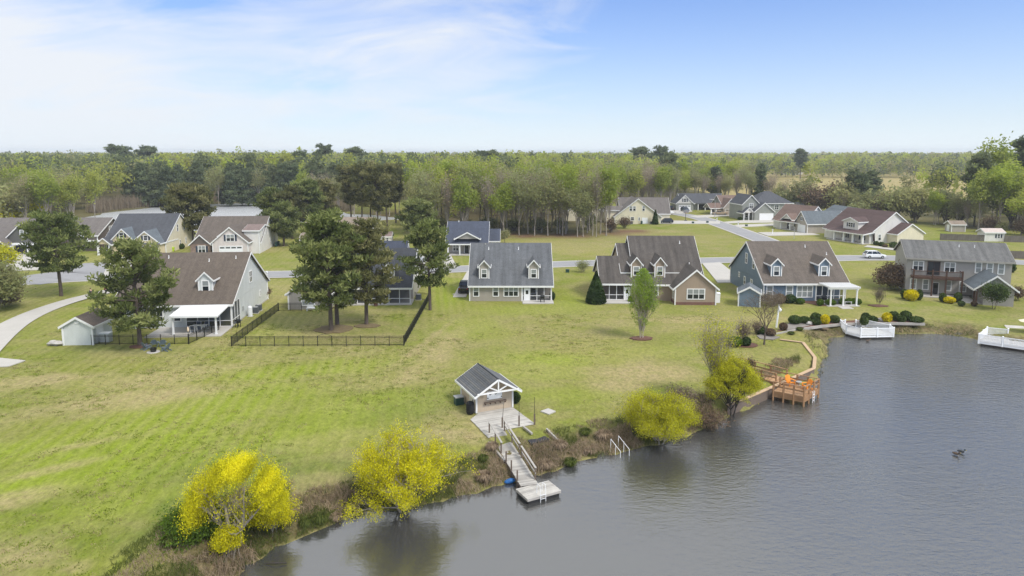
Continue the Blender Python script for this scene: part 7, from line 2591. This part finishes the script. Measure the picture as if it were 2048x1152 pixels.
# behind the far houses
rows((30, 262), (66, 276), 8, 2, {'soft': 4, 'buds': 3, 'spring': 3}, 18, 21, ('left of the large cream house roof', 'behind the large cream house roof', 'right of the large cream house roof'))
rows((66, 322), (124, 316), 12, 2, {'soft': 4, 'buds': 3, 'spring': 2, 'young_pine': .6}, 14, 18, ('behind the farthest left garage', 'behind the dark roofed far house', 'behind the red brown far roof', 'behind the hipped far roof'))
rows((60, 342), (126, 338), 11, 1, {'spring': 4, 'soft': 3, 'buds': 2, 'pine': 1}, 19, 22.5, ('high above the farthest left garage', 'high above the red brown far roof', 'high above the hipped far roof'))
# hedgerow on the right
rows((112, 292), (136, 248), 9, 2, {'soft': 4, 'bush': 4, 'thicket': 1.5, 'buds': 2, 'young_pine': .8}, 9, 14.5, ('in the hedgerow by the hipped far roof', 'in the hedgerow above the red brown far roof', 'in the hedgerow above the slate roofed house'))
rows((132, 246), (150, 212), 9, 2, {'soft': 4, 'bush': 4, 'thicket': 1.5, 'buds': 2, 'spring': 1}, 9, 14.5, ('in the hedgerow above the plum brown roof', 'in the hedgerow left of the tan shed', 'in the hedgerow behind the tan shed'))
rows((146, 216), (196, 196), 10, 2, {'spring': 6, 'soft': 3, 'bush': 1}, 16, 21, ('in the right wood above the tan shed', 'in the right wood above the white shed', 'in the right wood at the picture edge'))
rows((140, 206), (170, 190), 6, 1, {'thicket': 3, 'bush': 3}, 4, 7, ('at the foot of the right wood by the tan shed', 'at the foot of the right wood by the white shed'))
for u, v, h_, k, l in ((*(133.7, 268.4), 16.5, 'young_pine', 'left dark pine of the clump before the crop field'), (*(134.7, 264.1), 15.0, 'young_pine', 'middle dark pine of the clump before the crop field'), (*(141.2, 268.4), 16.0, 'young_pine', 'right dark pine of the clump before the crop field'),
                       (*(124.3, 244.2), 7.5, 'bush', 'rounded green bush before the dark pine clump'), (*(152.4, 224.0), 22.0, 'pine', 'dark trunked pine in the right wood, above the white shed'),
                       (*(175.2, 248.0), 29.0, 'spring', 'tallest tree rising over the skyline at the right'), (*(188.1, 251.8), 26.5, 'pine', 'dark pine crown at the upper right edge'), (*(164.3, 224.0), 22.0, 'spring', 'bright green tree at the right edge below the dark pine'),
                       (*(149.6, 199.2), 14.5, 'spring', 'round yellow green tree at the right edge beside the board fence')):
    forest_tree(k, u, v, h_, '', l, 1.3 if k != 'pine' else 1.0)
# left, beyond the dark grey house and across the far pond
rows((-192, 206), (-141, 212), 9, 2, {'soft': 4, 'spring': 4, 'buds': 2, 'bush': 1}, 14, 19, ('behind the yellow trees at the left edge', 'behind the dark grey house roof', 'left of the far pond'))
rows((-190, 226), (-144, 232), 7, 2, {'soft': 3, 'spring': 4, 'buds': 2}, 17, 20.5, ('high in the left wood at the picture edge', 'high in the left wood above the dark grey house', 'high in the left wood by the far pond'))
rows((-176, 313), (-58, 326), 27, 2, {'young_pine': 8, 'soft': 1.0, 'pine': 1.2}, 14, 19, ('on the far shore left of the slate roof', 'on the far shore above the slate roof', 'on the far shore above the wide pine', 'on the far shore above the white pink house', 'on the far shore by the dark pine group'))
rows((-86, 266), (-30, 262), 9, 2, {'soft': 3, 'buds': 2, 'spring': 2, 'young_pine': 1}, 14, 18, ('behind the dark pine group', 'behind the flat topped pines', 'right of the flat topped pines'))
for u, v, h_, l in ((*(-284.3, 496.3), 27.2, 'tall pine on the left skyline over the rear pond, left of a pair'), (*(-271.8, 481.7), 25, 'tall pine on the left skyline over the rear pond, right of a pair'), (*(-260.8, 496.3), 26.2, 'flat topped pine on the left skyline right of the pair'),
                    (*(-123.8, 455.1), 26.4, 'lone round crowned pine on the skyline left of centre'), (*(-101.0, 442.8), 25.2, 'wide low crowned pine on the skyline left of centre'), (*(-118.3, 381.1), 22.4, 'pine with a thin trunk rising from the wood behind the rear pond'),
                    (*(-18.4, 420.2), 23.2, 'left dark pine crown in the central treetops'), (*(-12.3, 420.2), 23.4, 'right dark pine crown in the central treetops'), (*(-65.3, 381.1), 20.5, 'low dark pine crown in the wood above the flat topped grove'),
                    (*(89.3, 468.0), 25.4, 'left dark pine crown on the right central skyline'), (*(101.3, 468.0), 25.6, 'right dark pine crown on the right central skyline'), (*(254.7, 605.7), 25.2, 'dark tree crown on the skyline left of the crop field')):
    forest_tree('pine', u, v, h_, '', l, 1.35)


def far_wood():
    """the rest of the woodland, one mass out to the horizon"""
    rs = np.random.RandomState(5)
    P = []
    def scatter(n, fx, fy):
        x, y = fx(n), fy(n)
        return np.stack([x, y], 1)
    q = [scatter(4200, lambda n: rs.uniform(-440, 130, n), lambda n: rs.uniform(236, 660, n)),
         scatter(3600, lambda n: rs.uniform(-800, 1000, n), lambda n: rs.uniform(650, 960, n)),
         scatter(2600, lambda n: rs.uniform(-1200, 1300, n), lambda n: rs.uniform(960, 1500, n)),
         scatter(1200, lambda n: rs.uniform(-2000, 2000, n), lambda n: rs.uniform(1500, 2600, n)),
         scatter(500, lambda n: rs.uniform(150, 900, n), lambda n: rs.uniform(640, 690, n)),
         scatter(420, lambda n: rs.uniform(-520, -135, n), lambda n: rs.uniform(235, 420, n)),
         scatter(260, lambda n: rs.uniform(160, 420, n), lambda n: rs.uniform(190, 300, n))]
    P = np.concatenate(q)
    x, y = P[:, 0], P[:, 1]
    field = (x > 116) & (y > 300) & (y < 648) & (x > 116 + 0 * y)
    field &= ~((x > 150) & (y < 300))
    bad = field
    bad |= (np.abs(x) < 33) & (y < 236)
    bad |= (x > 20) & (x < 128) & (y < 346)
    bad |= inside(x, y, REAR) | (seg_dist(x, y, REAR) < 5)
    bad |= (x > -128) & (x < -28) & (y < 272)
    bad |= (x < -128) & (y < 238)
    bad |= (x < -100) & (x > -146) & (y < 300)
    bad |= (x > -165) & (x < -60) & (y < 322)
    bad |= (x > 116) & (y < 300) & (y < 262 - (x - 120) * .75)
    bad |= (np.abs(x) > y * .80 + 40)
    P = P[~bad]
    n = len(P)
    d = P[:, 1]
    kind = rs.choice(3, n, p=[.62, .2, .18])
    kind = np.where((P[:, 0] < -60) & (d < 420) & (rs.rand(n) < .35), 1, kind)
    h = np.clip(rs.normal(19.8, 1.9, n), 15, 23.2) + np.where(kind == 1, .8, 0) + np.where((rs.rand(n) < .03), 3.0, 0) + (vnoise(P[:, 0] + 4000, P[:, 1], 70, 91) - .5) * 5.0
    h = np.where(d > 1200, rs.uniform(19, 25, n), h)
    C_, T_, K_, S_ = [], [], [], []
    for i in range(n):
        m = 230 if d[i] < 380 else (100 if d[i] < 700 else (60 if d[i] < 1000 else 36))
        sz = .95 if d[i] < 380 else (1.4 if d[i] < 700 else (2.0 if d[i] < 1000 else 2.8))
        rad = rs.uniform(3.6, 5.4) * (1.25 if d[i] > 1000 else 1)
        nc = 9 if d[i] < 800 else 5
        lo = .05 if d[i] < 268 else (.35 if kind[i] != 1 else .5) if d[i] < 345 else (.6 if d[i] < 636 or d[i] > 760 else .08)
        cc = rs.normal(size=(nc, 3))
        cc /= np.linalg.norm(cc, axis=1, keepdims=True)
        cc = cc * rs.uniform(.45, .85, (nc, 1)) * np.array([rad, rad, h[i] * (1 - lo) / 2]) + np.array([0, 0, h[i] * (1 + lo) / 2])
        j = rs.randint(0, nc, m)
        p = cc[j] + rs.normal(size=(m, 3)) * rad * .26
        p[:, 2] = np.minimum(p[:, 2], h[i] + .4)
        p[:, :2] += P[i]
        C_.append(p)
        T_.append(np.clip(rs.rand() * .55 + rs.rand(nc)[j] * .45, 0, 1))
        K_.append(np.full(m, kind[i]))
        S_.append(np.full(m, sz))
    me = leaf_mesh('far_wood', np.concatenate(C_), np.concatenate(S_), .7, rs, SPRING, np.concatenate(T_), None, 0, np.concatenate(K_), (PINE_FAR, SPRING2))
    o = link('woodland', me)
    tag(o, 'spring woodland stretching away to the horizon', 'woodland', kind='stuff')


FARW = far_wood()


# ------------------------------------------------------------------ reeds, bank grass and brush
def blades(name, label, cat, pts, hts, m, rs, mats_idx=None, extra=(), width=.05, lean=.35, tone=None):
    n = len(pts)
    z = ground_z(pts[:, 0], pts[:, 1])
    c = np.stack([pts[:, 0], pts[:, 1], z + hts * .45], 1)
    ax = np.tile(np.array([0, 0, 1.0]), (n, 1)) + rs.normal(size=(n, 3)) * lean
    b = np.cross(ax, rs.normal(size=(n, 3)))
    ax /= np.linalg.norm(ax, axis=1, keepdims=True)
    b /= np.linalg.norm(b, axis=1, keepdims=True)
    s = (hts * .5)[:, None]
    w = np.broadcast_to(np.asarray(width), (n,))[:, None] * .5
    p = np.stack([c - ax * s - b * w, c + ax * s - b * w * .25, c + ax * s + b * w * .25, c - ax * s + b * w], 1).reshape(-1, 3)
    me = quads_mesh(name, p, np.arange(n * 4).reshape(n, 4))
    at = me.attributes.new('tone', 'FLOAT', 'FACE')
    at.data.foreach_set('value', (rs.rand(n) if tone is None else np.clip(tone + rs.uniform(-.2, .2, n), 0, 1)).astype(np.float32))
    me.materials.append(m)
    for e in extra:
        me.materials.append(e)
    if mats_idx is not None:
        me.polygons.foreach_set('material_index', mats_idx.astype(np.int32))
    return tag(link(name, me), label, cat, kind='stuff')


DRYG = leafy('dry_bank_grass', [(.25, .185, .125), (.36, .28, .19), (.17, .12, .085)], .2, .8)
SEDGE = leafy('green_sedge', [(.05, .075, .018), (.085, .11, .025), (.12, .13, .04)], .2, .8)
STRAW = leafy('straw_reeds', [(.22, .175, .12), (.28, .225, .16), (.18, .15, .10)], .2, .8)


def bank_cover():
    rs = np.random.RandomState(8)
    n = 420000
    x, y = rs.uniform(-34, 34, n), rs.uniform(28, 78, n)
    sd = shore_sd(x, y)
    db = seg_dist(x, y, BULK, False)
    wob = vnoise(x, y, 1.3, 31) * .6 + vnoise(x, y, .6, 33) * .4
    patch = vnoise(x, y, 2.4, 32)
    dwalk = seg_dist(x, y, [(-1.28, 56.1), (1.4, 47.5)], False)
    ddeck = inside(x, y, [(-4, 59), (-3, 61), (.3, 62.3), (2.3, 58), (-.4, 56.6), (-2.0, 54.8)])
    dslab = np.hypot(x - 2.0, y - 55.4)
    wid = 4.3 + 1.8 * (vnoise(x, y, 6, 35) - .5) + np.where(x < -15, np.minimum(2.6, (-15 - x) * .7), 0) - np.where((x > -16) & (x < -7), .9, 0)
    keep = (sd > .12) & (sd < wid) & (wob > .27) & (dwalk > .9) & ~ddeck & (dslab > 1.1) & (db > 1.6)
    x, y, wob, patch, sd = x[keep], y[keep], wob[keep], patch[keep], sd[keep]
    m = len(x)
    left = x < -8
    green = (patch > np.where(left, .5, .66)) | (rs.rand(m) < .12)
    idx = np.where(green, 1, 0)
    h = rs.uniform(.25, .85, m) * (.5 + wob) * np.where(sd > 3, .55, 1)
    blades('bank_grass', 'tangled dry and green grass along the pond bank', 'grass', np.stack([x, y], 1), h, DRYG, rs, idx, (SEDGE,), .035, .55, patch)
    # cove marsh and the strip below the garden wall
    n = 26000
    x, y = rs.uniform(32, 66, n), rs.uniform(68, 98, n)
    sd = shore_sd(x, y)
    db = seg_dist(x, y, BULK, False)
    wob = vnoise(x, y, 1.5, 41)
    keep = (sd > -.4) & (sd < 2.6) & (wob > .35) & (db > .5) & ~((x > 45.5) & (x < 52.5) & (y > 89) & (y < 94.5)) & ~((x > 60.5) & (y < 91)) & ~inside(x, y, BULK + [(22.0, 74.0), (24.0, 92.0), (33.0, 92.0)])
    x, y = x[keep], y[keep]
    blades('marsh_grass', 'low marsh grass in the cove below the garden wall', 'grass', np.stack([x, y], 1), rs.uniform(.15, .5, len(x)), SEDGE, rs, (rs.rand(len(x)) < .4).astype(int), (DRYG,), .05, .5)
    # far pond reeds
    far = [(-172.7, 278.5), (-173.2, 288.0), (-170.2, 303.5), (-164.8, 323.8), (-151.1, 330.1), (-143.4, 347.0), (-130.8, 354.2), (-101.7, 326.9), (-67.4, 283.2)]
    n = 14000
    i = rs.randint(0, len(far) - 1, n)
    t = rs.rand(n)
    A, B = np.array(far)[i], np.array(far)[i + 1]
    p = A + (B - A) * t[:, None] + rs.normal(size=(n, 2)) * np.array([1.2, 1.6]) + np.array([0, 2.6])
    blades('shore_reeds', 'tall straw coloured reeds and saplings on the far pond shore', 'reeds', p, rs.uniform(2.0, 5.5, n) * np.where(rs.rand(n) < .3, 1.2, .85), STRAW, rs, None, (), .16, .08)


bank_cover()


def tussock(label, p, r, h, m, n, seed, w=.05):
    rs = np.random.RandomState(seed)
    a = rs.uniform(0, 6.28, n)
    q = np.sqrt(rs.rand(n)) * r * .35
    base = np.stack([np.cos(a) * q, np.sin(a) * q, np.zeros(n)], 1)
    out = np.stack([np.cos(a) * r, np.sin(a) * r, np.zeros(n)], 1) * rs.uniform(.3, 1, (n, 1))
    top = base * .6 + out + np.array([0, 0, h]) * rs.uniform(.55, 1, (n, 1))
    b = np.stack([-np.sin(a), np.cos(a), np.zeros(n)], 1) * w
    mid = base * .5 + (top * .62) + np.array([0, 0, h * .22])
    tip = top - np.array([0, 0, h * .3])
    co = np.stack([base - b, base + b, mid + b, mid - b, mid - b, mid + b, tip + b * .2, tip - b * .2], 1).reshape(-1, 3)
    me = quads_mesh('grass_tussock', co, np.arange(n * 8).reshape(-1, 4))
    at = me.attributes.new('tone', 'FLOAT', 'FACE')
    at.data.foreach_set('value', np.repeat(rs.rand(n), 2).astype(np.float32))
    me.materials.append(m)
    o = link('grass_tussock', me, None, (p[0], p[1], ground_at(*p) - .05))
    tag(o, label, 'grass clump')


for i, (p, r, h_, m, l) in enumerate((((-2.1, 49.3), .95, 1.1, DRYG, 'large straw tussock left of the walkway by the water'), ((-1.6, 53.1), .8, .9, DRYG, 'straw tussock left of the walkway, higher on the bank'), ((-2.3, 51.5), .6, .8, SEDGE, 'green rush clump among straw left of the walkway'),
                                     ((4.7, 52.2), .8, .9, SEDGE, 'dark green rush clump right of the walkway end'), ((2.6, 51.5), .9, .9, DRYG, 'straw tussock right of the walkway end'), ((4.0, 54.5), .9, .8, DRYG, 'straw tussock midway between walkway and handrails'),
                                     ((6.5, 54.3), .8, .8, DRYG, 'straw tussock left of the white handrails'), ((6.4, 56.9), .8, .7, SEDGE, 'green clump on the upper bank left of the white handrails'), ((7.9, 56.6), 1.0, 1.0, DRYG, 'tall straw tussock below the lawn edge left of the handrails'),
                                     ((-13.0, 43.3), .8, 1.0, SEDGE, 'dark rush clump right of the low willow bush'), ((-13.8, 42.8), .6, .9, SEDGE, 'smaller rush clump beside the low willow bush'), ((-12.1, 43.9), .6, .7, DRYG, 'straw tussock left of the largest yellow willow'),
                                     ((-21.1, 39.3), .8, .9, SEDGE, 'large rush clump below the lush brush'),                                      ((-11.5, 45.9), .5, .5, SEDGE, 'green clump on the lawn edge left of the largest willow'), ((39.2, 90.6), .7, .7, SEDGE, 'green rush clump below the garden edging'),
                                     ((37.2, 88.6), .7, .6, SEDGE, 'green rush clump behind the timber bulkhead corner'), ((43.6, 92.7), .6, .6, DRYG, 'straw tussock below the golden shrub'))):
    tussock(l, p, r * .8, h_ * .85, m, 420, 500 + i, .02)
tag(MB().pipe([(*(-15.1, 38.9), -.95), (*(-14.5, 38.8), -.85), (*(-13.8, 38.9), -.92)], .03, 5).obj('fallen_branch', DARKBARK), 'dark fallen branch in the water below the split willow', 'branch')


def lawn_weeds():
    """darker weed clumps and straw tufts that break up the nearer lawn"""
    rs = np.random.RandomState(19)
    n = 11000
    x, y = rs.uniform(-62, 34, n), rs.uniform(36, 100, n)
    d = vnoise(x, y, 7, 71) * .6 + vnoise(x, y, 2.2, 72) * .4
    sd = shore_sd(x, y)
    keep = (d > .52) & (sd > 5.5) & ~inside(x, y, [(-5.5, 60), (-5.5, 66), (2.5, 66), (2.5, 57), (-2, 54)]) & (rs.rand(n) < np.clip((d - .5) * 6, 0, 1))
    x, y = x[keep], y[keep]
    k = 14
    gx = np.repeat(x, k) + rs.normal(0, .22, len(x) * k)
    gy = np.repeat(y, k) + rs.normal(0, .2, len(x) * k)
    kind = np.repeat((rs.rand(len(x)) < .38).astype(int), k)
    tone = np.repeat(rs.rand(len(x)), k)
    blades('lawn_weeds', 'scattered weed clumps and dry tufts in the mown lawn', 'grass', np.stack([gx, gy], 1), rs.uniform(.04, .10, len(gx)), WEED, rs, kind, (DRYT,), .07, .9, tone)


WEED = leafy('lawn_weed_leaves', [(.15, .21, .025), (.19, .25, .03), (.22, .265, .04)], .45, .8)
DRYT = leafy('dry_lawn_tufts', [(.30, .25, .12), (.36, .30, .16), (.27, .25, .09)], .3, .8)
lawn_weeds()

# ------------------------------------------------------------------ air
def haze():
    m, t, out = material('thin_haze')
    v = t.new('ShaderNodeVolumePrincipled', Density=HAZE)
    v.inputs['Color'].default_value = (0.90, 0.95, 1.0, 1)
    t.l.new(v.outputs[0], out.inputs['Volume'])
    o = MB().box(-3000, 3000, -310, 9050, -4.5, 42).obj('haze', m)
    tag(o, 'thin pale spring haze over the far woods', 'haze', kind='stuff')


HAZE = 0.0002
haze()
